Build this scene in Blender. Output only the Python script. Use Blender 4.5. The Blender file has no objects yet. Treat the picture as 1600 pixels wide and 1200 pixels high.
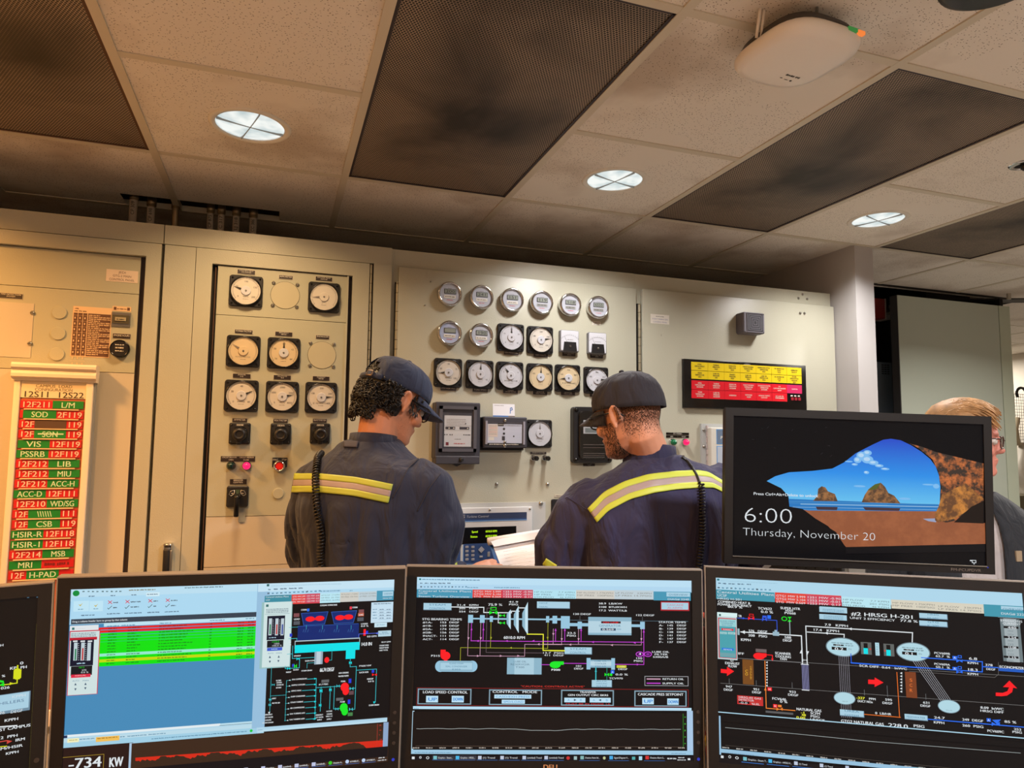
import bpy, bmesh, math, random
from mathutils import Vector, Matrix, noise
from mathutils.bvhtree import BVHTree
random.seed(7)
C = bpy.context.scene
COL = C.collection
PI = math.pi

# ------------------------------------------------------------------ camera
FPX = 1071.5                       # focal length in pixels of the 1600 px frame
CAMH = 1.50
YAW, PITCH, ROLL = [math.radians(a) for a in (18.932, 5.0547, .588)]
_f = Vector((math.sin(YAW)*math.cos(PITCH), math.cos(YAW)*math.cos(PITCH), math.sin(PITCH)))
_r = Vector((math.cos(YAW), -math.sin(YAW), 0)); _u = _r.cross(_f)
CR = _r*math.cos(ROLL)+_u*math.sin(ROLL); CU = -_r*math.sin(ROLL)+_u*math.cos(ROLL); CF = _f
CO = Vector((0, 0, CAMH))
cam = bpy.data.cameras.new('camera'); camo = bpy.data.objects.new('camera', cam); COL.objects.link(camo)
cam.sensor_width = 36; cam.lens = FPX*36/1600; cam.clip_start = .05
camo.matrix_world = Matrix(((CR.x, CU.x, -CF.x, 0), (CR.y, CU.y, -CF.y, 0), (CR.z, CU.z, -CF.z, CAMH), (0, 0, 0, 1)))
C.camera = camo
# ------------------------------------------------------------------ world, exposure
w = bpy.data.worlds.new('world'); C.world = w; w.use_nodes = True
w.node_tree.nodes['Background'].inputs[0].default_value = (.5, .5, .55, 1)
w.node_tree.nodes['Background'].inputs[1].default_value = .05
C.view_settings.view_transform = 'Standard'; C.view_settings.look = 'None'
C.view_settings.gamma = 1; C.view_settings.exposure = 0.0; C.view_settings.use_curve_mapping = False
# ------------------------------------------------------------------ lamps (listed ones have ceiling fixtures further down; most unseen ones are added fill)
ZC = 2.445
COOL = (1.0, .97, .96); WARM = (1.0, .46, .12); NEUT = (1, .95, .88)
LAMPS = [  # x, y, power, colour, in view
    (-.107, 2.133, 8, (1, .66, .34), True), (1.112, 2.133, 9, COOL, True), (2.33, 2.133, 10, COOL, True),
    (-1.33, 1.95, 35, WARM, False), (-.80, .30, 64, WARM, False), (1.05, .20, 48, COOL, False), (2.33, .30, 24, COOL, False),  # unseen; middle ones read off highlights, outer ones added as fill
    (-.107, -1.2, 24, NEUT, False), (2.33, -1.2, 20, NEUT, False), (3.55, 1.75, 30, NEUT, False)]  # unseen fill lamps added to brighten the room and partition
for x, y, p, c, vis in LAMPS:
    l = bpy.data.lights.new('downlight_lamp', 'AREA'); l.shape = 'DISK'; l.size = .17; l.energy = p; l.color = c; l.spread = math.radians(136 if vis else 150)
    lo = bpy.data.objects.new('downlight_lamp', l); COL.objects.link(lo); lo.location = (x, y, ZC-(.012 if vis else .03))
for x, y, p in ((4.6, 4.6, 34), (6.3, 5.0, 22)):
    l = bpy.data.lights.new('far_room_lamp', 'AREA'); l.size = .6; l.energy = p; l.color = (1, .93, .82)
    lo = bpy.data.objects.new('far_room_lamp', l); COL.objects.link(lo); lo.location = (x, y, ZC-.05)

# ------------------------------------------------------------------ helpers
def s2l(c):
    return tuple(((v/255)/12.92 if v/255 <= .04045 else ((v/255+.055)/1.055)**2.4) for v in c)
MATS = {}
def mat(name, rgb, rough=.5, metal=0, bump=None, emit=0, spec=.5, vary=None):
    """procedural material: colour, optional noise bump (scale, strength), optional colour variation (scale, amount)"""
    if name in MATS: return MATS[name]
    m = bpy.data.materials.new(name); m.use_nodes = True; nt = m.node_tree; b = nt.nodes['Principled BSDF']
    col = s2l(rgb)+(1,)
    b.inputs['Base Color'].default_value = col; b.inputs['Roughness'].default_value = rough; b.inputs['Metallic'].default_value = metal
    b.inputs['Specular IOR Level'].default_value = spec
    if emit:
        b.inputs['Emission Color'].default_value = col; b.inputs['Emission Strength'].default_value = emit
        b.inputs['Base Color'].default_value = (0.003, 0.003, 0.003, 1)
    if bump or vary:
        tc = nt.nodes.new('ShaderNodeTexCoord')
    if bump:
        n = nt.nodes.new('ShaderNodeTexNoise'); n.inputs['Scale'].default_value = bump[0]; n.inputs['Detail'].default_value = 3
        bp = nt.nodes.new('ShaderNodeBump'); bp.inputs['Strength'].default_value = bump[1]; bp.inputs['Distance'].default_value = .002
        src = tc.outputs['Object']
        if len(bump) > 2:
            mp = nt.nodes.new('ShaderNodeMapping'); mp.inputs['Scale'].default_value = bump[2]; nt.links.new(src, mp.inputs[0]); src = mp.outputs[0]
        nt.links.new(src, n.inputs['Vector']); nt.links.new(n.outputs[0], bp.inputs['Height']); nt.links.new(bp.outputs[0], b.inputs['Normal'])
    if vary:
        n = nt.nodes.new('ShaderNodeTexNoise'); n.inputs['Scale'].default_value = vary[0]; n.inputs['Detail'].default_value = 4
        nt.links.new(tc.outputs['Object'], n.inputs['Vector'])
        r = nt.nodes.new('ShaderNodeValToRGB'); k = vary[1]
        r.color_ramp.elements[0].position = .3; r.color_ramp.elements[1].position = .7
        r.color_ramp.elements[0].color = tuple(v*(1-k) for v in col[:3])+(1,); r.color_ramp.elements[1].color = tuple(min(1, v*(1+k)) for v in col[:3])+(1,)
        nt.links.new(n.outputs[0], r.inputs[0]); nt.links.new(r.outputs[0], b.inputs['Base Color'])
    MATS[name] = m; return m
def em(rgb, k=1.0):
    """a lit screen colour"""
    return mat('lit_%d_%d_%d_%d' % (*rgb, int(k*100)), rgb, .3, emit=k, spec=.12)
def flat(rgb, rough=.6): return mat('paint_%d_%d_%d' % rgb, rgb, rough)

def ray(px, py): return (CF*FPX+CR*(px-800)-CU*(py-600))
def at(px, py, Y):
    d = ray(px, py); return CO+d*(Y/d.y)
def atz(px, py, z):
    d = ray(px, py); return CO+d*((z-CAMH)/d.z)

# glyphs of the built-in font, flattened once
GL = {}
def _curve(txt, off=0):
    c = bpy.data.curves.new('g', 'FONT'); c.body = txt; c.size = 1; c.resolution_u = 3; c.offset = off
    o = bpy.data.objects.new('g', c); COL.objects.link(o)
    dg = bpy.context.evaluated_depsgraph_get(); e = o.evaluated_get(dg); me = e.to_mesh()
    vs = [(v.co.x, v.co.y) for v in me.vertices]; fs = [tuple(p.vertices) for p in me.polygons]
    e.to_mesh_clear(); bpy.data.objects.remove(o); bpy.data.curves.remove(c); return vs, fs
_bw = max(v[0] for v in _curve('||')[0])
def glyph(ch, thin=False):
    if thin:
        if (ch, 1) not in GL: g = glyph(ch); GL[(ch, 1)] = (*_curve(ch, -.02), g[2]) if ch != ' ' else g
        return GL[(ch, 1)]
    if ch not in GL:
        if ch == ' ': GL[ch] = ([], [], max(v[0] for v in _curve('| |')[0])-_bw)
        else:
            vs, fs = _curve(ch); GL[ch] = (vs, fs, max(v[0] for v in _curve('|'+ch+'|')[0])-_bw)
    return GL[ch]

class MB:
    """collects shapes in one local frame and links them as one mesh object"""
    def __init__(s): s.v = []; s.f = []; s.mi = []; s.mats = []; s.sm = []; s.T = None
    def add(s, vs, fs, m, smooth=False):
        o = len(s.v)
        if s.T is not None: vs = [s.T @ Vector(v) for v in vs]
        s.v += [tuple(v) for v in vs]
        if m not in s.mats: s.mats.append(m)
        k = s.mats.index(m)
        for f in fs: s.f.append([i+o for i in f]); s.mi.append(k); s.sm.append(smooth)
        return s
    def box(s, x0, y0, z0, x1, y1, z1, m, bev=0):
        x0, x1 = sorted((x0, x1)); y0, y1 = sorted((y0, y1)); z0, z1 = sorted((z0, z1))
        if not bev:
            vs = [(x, y, z) for z in (z0, z1) for y in (y0, y1) for x in (x0, x1)]
            return s.add(vs, [(0, 2, 3, 1), (4, 5, 7, 6), (0, 1, 5, 4), (2, 6, 7, 3), (0, 4, 6, 2), (1, 3, 7, 5)], m)
        bm = bmesh.new(); bmesh.ops.create_cube(bm, size=1)
        for v in bm.verts: v.co = Vector(((x0+x1)/2+v.co.x*(x1-x0), (y0+y1)/2+v.co.y*(y1-y0), (z0+z1)/2+v.co.z*(z1-z0)))
        bmesh.ops.bevel(bm, geom=bm.edges[:], offset=bev, segments=3, affect='EDGES', profile=.5, clamp_overlap=True)
        bm.verts.index_update(); s.add([v.co[:] for v in bm.verts], [[v.index for v in f.verts] for f in bm.faces], m, True); bm.free(); return s
    def rect(s, x0, y0, x1, y1, z, m): return s.add([(x0, y0, z), (x1, y0, z), (x1, y1, z), (x0, y1, z)], [(0, 1, 2, 3)] if (x1-x0)*(y1-y0) > 0 else [(3, 2, 1, 0)], m)
    def poly(s, pts, z, m): return s.add([(p[0], p[1], z) for p in pts], [list(range(len(pts)))], m)
    def disc(s, cx, cy, r, z, m, n=24, ry=None):
        ry = ry or r
        return s.add([(cx+r*math.cos(2*PI*i/n), cy+ry*math.sin(2*PI*i/n), z) for i in range(n)], [list(range(n))], m)
    def lathe(s, prof, m, cx=0, cy=0, n=32, caps=True, smooth=True):
        vs = []; fs = []
        for r, z in prof:
            for i in range(n): vs.append((cx+r*math.cos(2*PI*i/n), cy+r*math.sin(2*PI*i/n), z))
        for k in range(len(prof)-1):
            for i in range(n):
                j = (i+1) % n; fs.append((k*n+i, k*n+j, (k+1)*n+j, (k+1)*n+i))
        s.add(vs, fs, m, smooth)
        if caps: s.add(vs, [list(range(n))[::-1], [(len(prof)-1)*n+i for i in range(n)]], m)
        return s
    def rsq(s, cx, cy, w, h, rad, z0, z1, m, ch=.0015):
        """rounded rectangular plate with a chamfered front"""
        def ring(k, z):
            o = []
            for qx, qy, a0 in ((1, 1, 0), (-1, 1, 90), (-1, -1, 180), (1, -1, 270)):
                for i in range(5):
                    a = math.radians(a0+i*22.5); r = max(rad-k, .0001)
                    o.append((cx+qx*(w/2-rad)+r*math.cos(a), cy+qy*(h/2-rad)+r*math.sin(a), z))
            return o
        R = [ring(0, z0), ring(0, z1-ch), ring(ch, z1)]; n = 20; fs = []
        for k in range(2):
            for i in range(n): j = (i+1) % n; fs.append((k*n+i, k*n+j, (k+1)*n+j, (k+1)*n+i))
        fs += [list(range(n))[::-1], [2*n+i for i in range(n)]]
        return s.add(R[0]+R[1]+R[2], fs, m)
    def line(s, pts, wd, z, m):
        for a, b in zip(pts, pts[1:]):
            d = Vector((b[0]-a[0], b[1]-a[1])); L = d.length
            if L < 1e-7: continue
            d /= L; n = Vector((-d.y, d.x))*wd/2; e = d*wd/2
            s.add([(a[0]-e.x-n.x, a[1]-e.y-n.y, z), (b[0]+e.x-n.x, b[1]+e.y-n.y, z), (b[0]+e.x+n.x, b[1]+e.y+n.y, z), (a[0]-e.x+n.x, a[1]-e.y+n.y, z)], [(0, 1, 2, 3)], m)
        return s
    def text(s, txt, x, y, h, z, m, al='c', w=None, slant=0, rot=0, bold=0, thin=False):
        """cap height h, baseline y; w fits the width"""
        if not txt.strip(): return s
        adv = 0; items = []
        for ch in txt:
            g = glyph(ch, thin); items.append((g, adv)); adv += g[2]
        k = h/.70; kx = (w/adv if w else k)
        off = {'l': 0, 'c': -adv*kx/2, 'r': -adv*kx}[al]; c, sn = math.cos(rot), math.sin(rot)
        for dx in ((0, bold) if bold else (0,)):
            for (vs, fs, a), o in items:
                if not vs: continue
                P = []
                for vx, vy in vs:
                    X = (vx+o)*kx+off+vy*k*slant+dx; Y = vy*k
                    P.append((x+X*c-Y*sn, y+X*sn+Y*c, z+(4e-5 if dx else 0)))
                s.add(P, fs, m)
        return s
    def scribble(s, x0, x1, y, h, z, m, seed=0):
        """a line of print too small to read: word-length marks"""
        r = random.Random(seed+int(x0*9e4)); x = x0
        while x < x1:
            L = h*r.uniform(1.2, 3.6); xe = min(x+L, x1); q = x
            while q < xe:
                g = h*r.uniform(.35, .7); s.rect(q, y+h*r.uniform(0, .25), min(q+g, xe), y+h*r.uniform(.75, 1), z, m); q += g+h*.12
            x = xe+h*.5
        return s
    def tube(s, pts, r, m, n=10, caps=True):
        pts = [Vector(p) for p in pts]; rr = r if isinstance(r, (list, tuple)) else [r]*len(pts)
        rings = []; up = None
        for i, p in enumerate(pts):
            t = (pts[min(i+1, len(pts)-1)]-pts[max(i-1, 0)]).normalized()
            if up is None: up = Vector((0, 0, 1)) if abs(t.z) < .9 else Vector((1, 0, 0))
            a = (up-t*up.dot(t)).normalized(); b = t.cross(a); up = a
            rings.append([p+(a*math.cos(2*PI*k/n)+b*math.sin(2*PI*k/n))*rr[i] for k in range(n)])
        return s.loft(rings, m, caps)
    def loft(s, rings, m, caps=True, smooth=True):
        n = len(rings[0]); vs = [v for q in rings for v in q]; fs = []
        for k in range(len(rings)-1):
            for i in range(n): j = (i+1) % n; fs.append((k*n+i, k*n+j, (k+1)*n+j, (k+1)*n+i))
        if caps: fs += [list(range(n))[::-1], [(len(rings)-1)*n+i for i in range(n)]]
        return s.add(vs, fs, m, smooth)
    def grid(s, rows, m, smooth=True):
        n = len(rows[0]); vs = [v for q in rows for v in q]
        return s.add(vs, [(k*n+i, k*n+i+1, (k+1)*n+i+1, (k+1)*n+i) for k in range(len(rows)-1) for i in range(n-1)], m, smooth)
    def mesh(s, name='m'):
        me = bpy.data.meshes.new(name); me.from_pydata(s.v, [], s.f)
        for m in s.mats: me.materials.append(m)
        me.polygons.foreach_set('material_index', s.mi); me.polygons.foreach_set('use_smooth', s.sm); me.update(); return me
    def build(s, name, parent=None, label=None):
        o = bpy.data.objects.new(name, s.mesh(name)); COL.objects.link(o)
        if parent: o.parent = parent
        if label: o['label'] = label
        return o
def pobj(name, me, parent, label=None):
    o = bpy.data.objects.new(name, me); COL.objects.link(o); o.parent = parent
    if label: o['label'] = label
    return o
def tag(o, label=None, cat=None, group=None, kind=None):
    if label: o['label'] = label
    if cat: o['category'] = cat
    if group: o['group'] = group
    if kind: o['kind'] = kind
    return o
def thing(name, label, cat, M=None, group=None):
    o = bpy.data.objects.new(name, None); COL.objects.link(o); o.empty_display_size = .05
    if M is not None: o.matrix_world = M
    return tag(o, label, cat, group)
def struct(mb, name, label=None): return tag(mb.build(name), label, None, None, 'structure')
def frame(o, u, v):
    u = Vector(u).normalized(); v = Vector(v).normalized(); n = u.cross(v)
    return Matrix(((u.x, v.x, n.x, o[0]), (u.y, v.y, n.y, o[1]), (u.z, v.z, n.z, o[2]), (0, 0, 0, 1)))
D = 2.57                                   # distance of the panel faces
def wf(px, py, Y=D): return frame(at(px, py, Y), (1, 0, 0), (0, 0, 1))

# ------------------------------------------------------------------ materials
def ceiling_tile_mat():
    m = bpy.data.materials.new('ceiling_tile'); m.use_nodes = True; nt = m.node_tree; b = nt.nodes['Principled BSDF']; b.inputs['Roughness'].default_value = .95
    L = nt.links.new; tc = nt.nodes.new('ShaderNodeTexCoord')
    wp = nt.nodes.new('ShaderNodeTexNoise'); wp.inputs['Scale'].default_value = 60
    mp = nt.nodes.new('ShaderNodeMapping'); mp.inputs['Scale'].default_value = (120, 185, 1); L(tc.outputs['Object'], mp.inputs[0])
    v = nt.nodes.new('ShaderNodeTexVoronoi'); v.inputs['Scale'].default_value = 1; v.inputs['Randomness'].default_value = 1; L(mp.outputs[0], v.inputs['Vector'])
    lt = nt.nodes.new('ShaderNodeMath'); lt.operation = 'LESS_THAN'; lt.inputs[1].default_value = .2; L(v.outputs['Distance'], lt.inputs[0])
    n1 = nt.nodes.new('ShaderNodeTexNoise'); n1.inputs['Scale'].default_value = 3.2; L(tc.outputs['Object'], n1.inputs['Vector'])
    g = nt.nodes.new('ShaderNodeMath'); g.operation = 'GREATER_THAN'; g.inputs[1].default_value = .42; L(n1.outputs[0], g.inputs[0])
    mu = nt.nodes.new('ShaderNodeMath'); mu.operation = 'MULTIPLY'; L(lt.outputs[0], mu.inputs[0]); L(g.outputs[0], mu.inputs[1])
    n2 = nt.nodes.new('ShaderNodeTexNoise'); n2.inputs['Scale'].default_value = 2.3; n2.inputs['Detail'].default_value = 5; L(tc.outputs['Object'], n2.inputs['Vector'])
    r = nt.nodes.new('ShaderNodeValToRGB'); r.color_ramp.elements[0].position = .33; r.color_ramp.elements[1].position = .5
    r.color_ramp.elements[0].color = s2l((192, 178, 162))+(1,); r.color_ramp.elements[1].color = s2l((230, 222, 210))+(1,); L(n2.outputs[0], r.inputs[0])
    mx = nt.nodes.new('ShaderNodeMix'); mx.data_type = 'RGBA'; L(mu.outputs[0], mx.inputs[0]); L(r.outputs[0], mx.inputs[6]); mx.inputs[7].default_value = s2l((120, 104, 90))+(1,)
    L(mx.outputs[2], b.inputs['Base Color']); return m
def perforated_mat():
    m = bpy.data.materials.new('perforated_grille_metal'); m.use_nodes = True; nt = m.node_tree; b = nt.nodes['Principled BSDF']; b.inputs['Roughness'].default_value = .6
    L = nt.links.new; tc = nt.nodes.new('ShaderNodeTexCoord'); sx = nt.nodes.new('ShaderNodeSeparateXYZ'); L(tc.outputs['Object'], sx.inputs[0])
    def M(op, a, bb=None):
        n = nt.nodes.new('ShaderNodeMath'); n.operation = op
        for i, q in enumerate((a, bb)):
            if q is None: continue
            if isinstance(q, (int, float)): n.inputs[i].default_value = q
            else: L(q, n.inputs[i])
        return n.outputs[0]
    P = .0078; Q = P*.866*2
    def dots(ox, oy):
        fx = M('SUBTRACT', M('FRACT', M('ADD', M('DIVIDE', sx.outputs[0], P), 100+ox)), .5); fy = M('SUBTRACT', M('FRACT', M('ADD', M('DIVIDE', sx.outputs[1], Q), 100+oy)), .5)
        fx = M('MULTIPLY', fx, P); fy = M('MULTIPLY', fy, Q)
        return M('LESS_THAN', M('ADD', M('MULTIPLY', fx, fx), M('MULTIPLY', fy, fy)), (.0031)**2)
    hole = M('MAXIMUM', dots(0, 0), dots(.5, .5))
    n2 = nt.nodes.new('ShaderNodeTexNoise'); n2.inputs['Scale'].default_value = 2.6; n2.inputs['Detail'].default_value = 5; n2.inputs['Distortion'].default_value = .5; L(tc.outputs['Object'], n2.inputs['Vector'])
    gy = M('ADD', sx.outputs[1], .08); rad = M('SQRT', M('ADD', M('MULTIPLY', M('MULTIPLY', sx.outputs[0], sx.outputs[0]), 4.2), M('MULTIPLY', gy, gy))); soot = M('ADD', M('MULTIPLY', M('MINIMUM', rad, .62), .52), M('SUBTRACT', n2.outputs[0], .12))
    r = nt.nodes.new('ShaderNodeValToRGB'); r.color_ramp.elements[0].position = .38; r.color_ramp.elements[1].position = .68
    r.color_ramp.elements[0].color = s2l((48, 37, 31))+(1,); r.color_ramp.elements[1].color = s2l((168, 148, 128))+(1,); L(soot, r.inputs[0])
    mx = nt.nodes.new('ShaderNodeMix'); mx.data_type = 'RGBA'; L(hole, mx.inputs[0]); L(r.outputs[0], mx.inputs[6]); mx.inputs[7].default_value = s2l((26, 20, 16))+(1,)
    L(mx.outputs[2], b.inputs['Base Color']); return m
TILE = ceiling_tile_mat(); PERF = perforated_mat()
PAINT = mat('beige_cabinet_enamel', (184, 181, 162), .27, bump=(260, .3))
PAINT2 = mat('beige_insert_enamel', (180, 178, 156), .36, bump=(260, .15))
PAINT3 = mat('pale_lower_enamel', (196, 186, 168), .42, bump=(420, .15))
DARKGAP = mat('dark_gap', (22, 18, 16), .9)
BROWN = mat('brown_felt_strip', (92, 66, 50), .9, bump=(300, .4))
PLUM = mat('dark_strip', (48, 38, 44), .6)
BLK = mat('black_phenolic', (24, 22, 24), .42, bump=(500, .08))
BLKG = mat('black_gloss', (14, 13, 14), .2)
GREYP = mat('charcoal_plastic', (58, 56, 64), .5)
CHROME = mat('chrome', (205, 205, 205), .14, 1)
STEEL = mat('brushed_steel', (168, 166, 160), .32, 1)
DIAL = mat('cream_dial', (214, 206, 194), .5); DIALY = mat('yellowed_dial', (216, 194, 156), .5); DIALW = mat('white_dial', (206, 206, 212), .5)
INK = mat('ink', (30, 26, 26), .6); INKR = mat('red_ink', (190, 50, 50), .6); INKG = mat('grey_ink', (120, 112, 108), .6)
PLATE = mat('engraved_black_plate', (40, 28, 26), .45); PWHITE = mat('engraving_white', (222, 214, 200), .6)
WHITE = mat('white_plastic', (226, 220, 208), .5)
def glass_mat():
    m = bpy.data.materials.new('clear_glass'); m.use_nodes = True; nt = m.node_tree; nt.nodes.clear(); L = nt.links.new
    o = nt.nodes.new('ShaderNodeOutputMaterial'); t = nt.nodes.new('ShaderNodeBsdfTransparent'); g = nt.nodes.new('ShaderNodeBsdfGlossy'); g.inputs['Roughness'].default_value = .03
    mx = nt.nodes.new('ShaderNodeMixShader'); lw = nt.nodes.new('ShaderNodeLayerWeight'); pw = nt.nodes.new('ShaderNodeMath'); pw.operation = 'POWER'; pw.inputs[1].default_value = 4; L(lw.outputs['Facing'], pw.inputs[0]); f = nt.nodes.new('ShaderNodeMath'); f.operation = 'MULTIPLY_ADD'; f.inputs[1].default_value = .6; f.inputs[2].default_value = .045; L(pw.outputs[0], f.inputs[0])
    L(f.outputs[0], mx.inputs[0]); L(t.outputs[0], mx.inputs[1]); L(g.outputs[0], mx.inputs[2]); L(mx.outputs[0], o.inputs[0]); return m
GLASS = glass_mat()
# ------------------------------------------------------------------ room shell
FLOOR = mat('grey_vinyl_floor', (156, 148, 140), .5, vary=(3, .08))
WALLM = mat('off_white_wall', (214, 206, 194), .85); PILM = mat('pale_grey_wall', (182, 178, 176), .75, vary=(2, .04)); PILD = mat('grey_wall_base', (158, 158, 156), .75)
GRIDM = mat('ceiling_grid_metal', (206, 196, 176), .5)
XL, XR, YB, YF = -2.6, 6.9, -2.6, 6.2
b = MB(); b.box(XL, YB, -.1, XR, YF, 0, FLOOR); struct(b, 'floor')
b = MB(); b.box(XL-.1, YB, 0, XL, YF, 2.9, WALLM); struct(b, 'wall_left')
b = MB(); b.box(XL, YB-.1, 0, XR, YB, 2.9, WALLM); struct(b, 'wall_back')
b = MB(); b.box(XR, YB, 0, XR+.1, YF, 2.9, WALLM); struct(b, 'wall_right')
b = MB(); b.box(XL, YF, 0, XR, YF+.1, 2.9, mat('white_far_wall', (214, 205, 190), .8)); struct(b, 'wall_far')
T = .6096; GX = [.198+T*k for k in range(-5, 12)]; GY = [2.438+T*k for k in range(-8, 8)]
PX0, PX1, PY0 = 2.515, 2.625, 2.44        # pillar / wall return
GRILLES = [(-3, 0), (-1, 0), (1, 0), (3, 0)]      # column index in tiles from x=.198, two rows long (below 2.438)
cells = {}
b = MB(); HOLES = {}
for x, y, p, c, vis in LAMPS:
    if vis: HOLES[(math.floor((x-.198)/T), math.floor((y-2.438)/T))] = (x, y)
for i in range(-5, 11):
    for j in range(-8, 6):
        x0, x1, y0, y1 = .198+T*i, .198+T*(i+1), 2.438+T*j, 2.438+T*(j+1)
        if (i in (-2, 0, 2, 4)) and j in (-1, -2): continue      # air grilles
        if i < 4 and i >= -5 and j >= 2: continue
        if i >= 4 and j >= 1 and j < 2 and i < 7: continue
        if (i, j) in HOLES:
            cx, cy = HOLES[(i, j)]; R = .098; n = 32; vs = []; fs = []
            for k in range(n):
                a = 2*PI*k/n+PI/4; c, s_ = math.cos(a), math.sin(a); q = 1/max(abs(c), abs(s_))
                ex = cx+c*q*T/2; ey = cy+s_*q*T/2
                ex = min(max(ex, x0), x1); ey = min(max(ey, y0), y1)
                vs += [(cx+R*c, cy+R*s_, ZC), (ex, ey, ZC)]
            for k in range(n): m_ = (k+1) % n; fs.append((2*k, 2*k+1, 2*m_+1, 2*m_))
            b.add(vs, fs, TILE); continue
        if j == 0 and i in (-2, -1):       # tiles cut back for the conduits
            hx0, hx1, hy0 = -.60, -.02, 2.91
            xa, xb = max(x0, hx0), min(x1, hx1)
            if xa < xb:
                b.rect(x0, y0, x1, hy0, ZC, TILE)
                if x0 < xa: b.rect(x0, hy0, xa, y1, ZC, TILE)
                if xb < x1: b.rect(xb, hy0, x1, y1, ZC, TILE)
                continue
        b.rect(x0, y0, x1, y1, ZC, TILE)
b.box(XL, YB, 2.88, XR, YF, 2.9, DARKGAP)
struct(b, 'ceiling')
b = MB()
for x in GX:
    b.box(x-.012, YB, ZC-.004, x+.012, 3.05 if x < 2.7 else 2.98, ZC+.02, GRIDM)
    if x > 4: b.box(x-.012, 3.7, ZC-.004, x+.012, YF, ZC+.02, GRIDM)
for y in GY:
    if abs(y-(2.438-T)) < .01:
        for i in range(-5, 11):
            if i not in (-2, 0, 2, 4): b.box(.198+T*i, y-.012, ZC-.0035, .198+T*(i+1), y+.012, ZC+.02, GRIDM)
    elif y < 3.02: b.box(XL, y-.012, ZC-.0035, XR, y+.012, ZC+.02, GRIDM)
    elif y < 3.1:
        b.box(XL, y-.012, ZC-.0035, 2.6, y+.012, ZC+.02, GRIDM)
    elif y > 3.6: b.box(3.9, y-.012, ZC-.0035, XR, y+.012, ZC+.02, GRIDM)
struct(b, 'trim_1', 'painted metal grid between the ceiling tiles')
gl = ['brown stained perforated ceiling grille at the left edge, above the tallest beige cabinet', 'large perforated ceiling grille with dark round soot stain, the middle one',
      'perforated ceiling grille beside the white access point, sooty in its middle', 'perforated ceiling grille in the right corner, grey and evenly clean']
for k, i in enumerate((-2, 0, 2, 4)):
    x0, x1, y0, y1 = .198+T*i+.012, .198+T*(i+1)-.012, 2.438-2*T+.012, 2.438-.012
    t = thing('ceiling_grille', gl[k], 'grille', Matrix.Translation(((x0+x1)/2, (y0+y1)/2, ZC)), 'perforated air grilles in the ceiling')
    b = MB(); w2, h2 = (x1-x0)/2, (y1-y0)/2; b.box(-w2, -h2, .001, w2, h2, .003, PERF); b.build('perforated_face', t)
    b = MB()
    for a in ((-w2, -h2, -w2+.008, h2), (w2-.008, -h2, w2, h2), (-w2, -h2, w2, -h2+.008), (-w2, h2-.008, w2, h2)): b.box(a[0], a[1], -.002, a[2], a[3], .0, PLUM if k else BROWN)
    b.build('rim', t)
# pillar and the wall return behind it
b = MB(); b.box(PX0, PY0, 1.56, PX1, 3.6, ZC+.3, PILM); b.box(PX0-.003, PY0-.003, 0, PX1+.003, 3.6, 1.56, PILD); struct(b, 'wall_return')
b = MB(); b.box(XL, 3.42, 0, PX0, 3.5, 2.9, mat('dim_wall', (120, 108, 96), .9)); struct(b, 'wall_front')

# ceiling downlights
def lens_mat():
    m = mat('frosted_lamp_lens', (224, 234, 230), .4, emit=1.0); nt = m.node_tree; b = nt.nodes['Principled BSDF']; tc = nt.nodes.new('ShaderNodeTexCoord')
    n = nt.nodes.new('ShaderNodeTexNoise'); n.inputs['Scale'].default_value = 14; r = nt.nodes.new('ShaderNodeValToRGB'); r.color_ramp.elements[0].position = .35; r.color_ramp.elements[1].position = .6
    r.color_ramp.elements[0].color = s2l((190, 206, 208))+(1,); r.color_ramp.elements[1].color = s2l((244, 248, 244))+(1,)
    nt.links.new(tc.outputs['Object'], n.inputs['Vector']); nt.links.new(n.outputs[0], r.inputs[0]); nt.links.new(r.outputs[0], b.inputs['Emission Color']); return m
lab = ['recessed downlight in the tile above the left cabinets, nearest the left edge', 'recessed downlight between the two sooty grilles', 'recessed downlight at right with a bluish glint, beside the right corner grille']
LOUV = mat('specular_louver', (235, 238, 240), .16, 1); BULB = lens_mat()
kk = 0
for x, y, p, c, vis in LAMPS:
    if vis:
        t = thing('downlight', lab[kk], 'ceiling light', Matrix.Translation((x, y, ZC)), 'round recessed downlights'); kk += 1
        b = MB(); b.lathe([(.098, .004), (.098, -.003), (.112, -.005), (.117, -.001), (.117, .001)], WHITE, n=48, caps=False); b.build('trim_ring', t)
        b = MB(); b.lathe([(.098, .0), (.092, .04), (.078, .085), (.06, .12)], LOUV, n=48, caps=False); b.build('reflector', t)
        b = MB(); b.lathe([(.0975, .003), (.08, -.0005), (.04, -.003), (.0001, -.004)], BULB, n=40); b.build('lamp_lens', t)
        b = MB(); b.T = Matrix.Rotation(.35, 4, 'Z')
        for q in range(2):
            b.T = Matrix.Rotation(.3+q*PI/2, 4, 'Z'); b.box(-.097, -.001, -.006, .097, .001, .002, mat('lens_seam', (150, 150, 146), .5))
        b.build('cross_baffle', t)
for x, y, p, c, vis in LAMPS:
    if not vis:  # fixtures put round the unseen lamps, most of them added fill
        t = thing('downlight', 'unseen recessed downlight in the room ceiling, most of these added as fill', 'ceiling light', Matrix.Translation((x, y, ZC)), 'downlights behind the front row')
        b = MB(); b.lathe([(.094, .004), (.094, -.006), (.112, -.008), (.117, -.004), (.117, .001)], WHITE, n=32, caps=False); b.build('trim_ring', t)
        b = MB(); b.lathe([(.094, -.004), (.04, -.007), (.0001, -.008)], BULB, n=32); b.build('lamp_lens', t)
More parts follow.
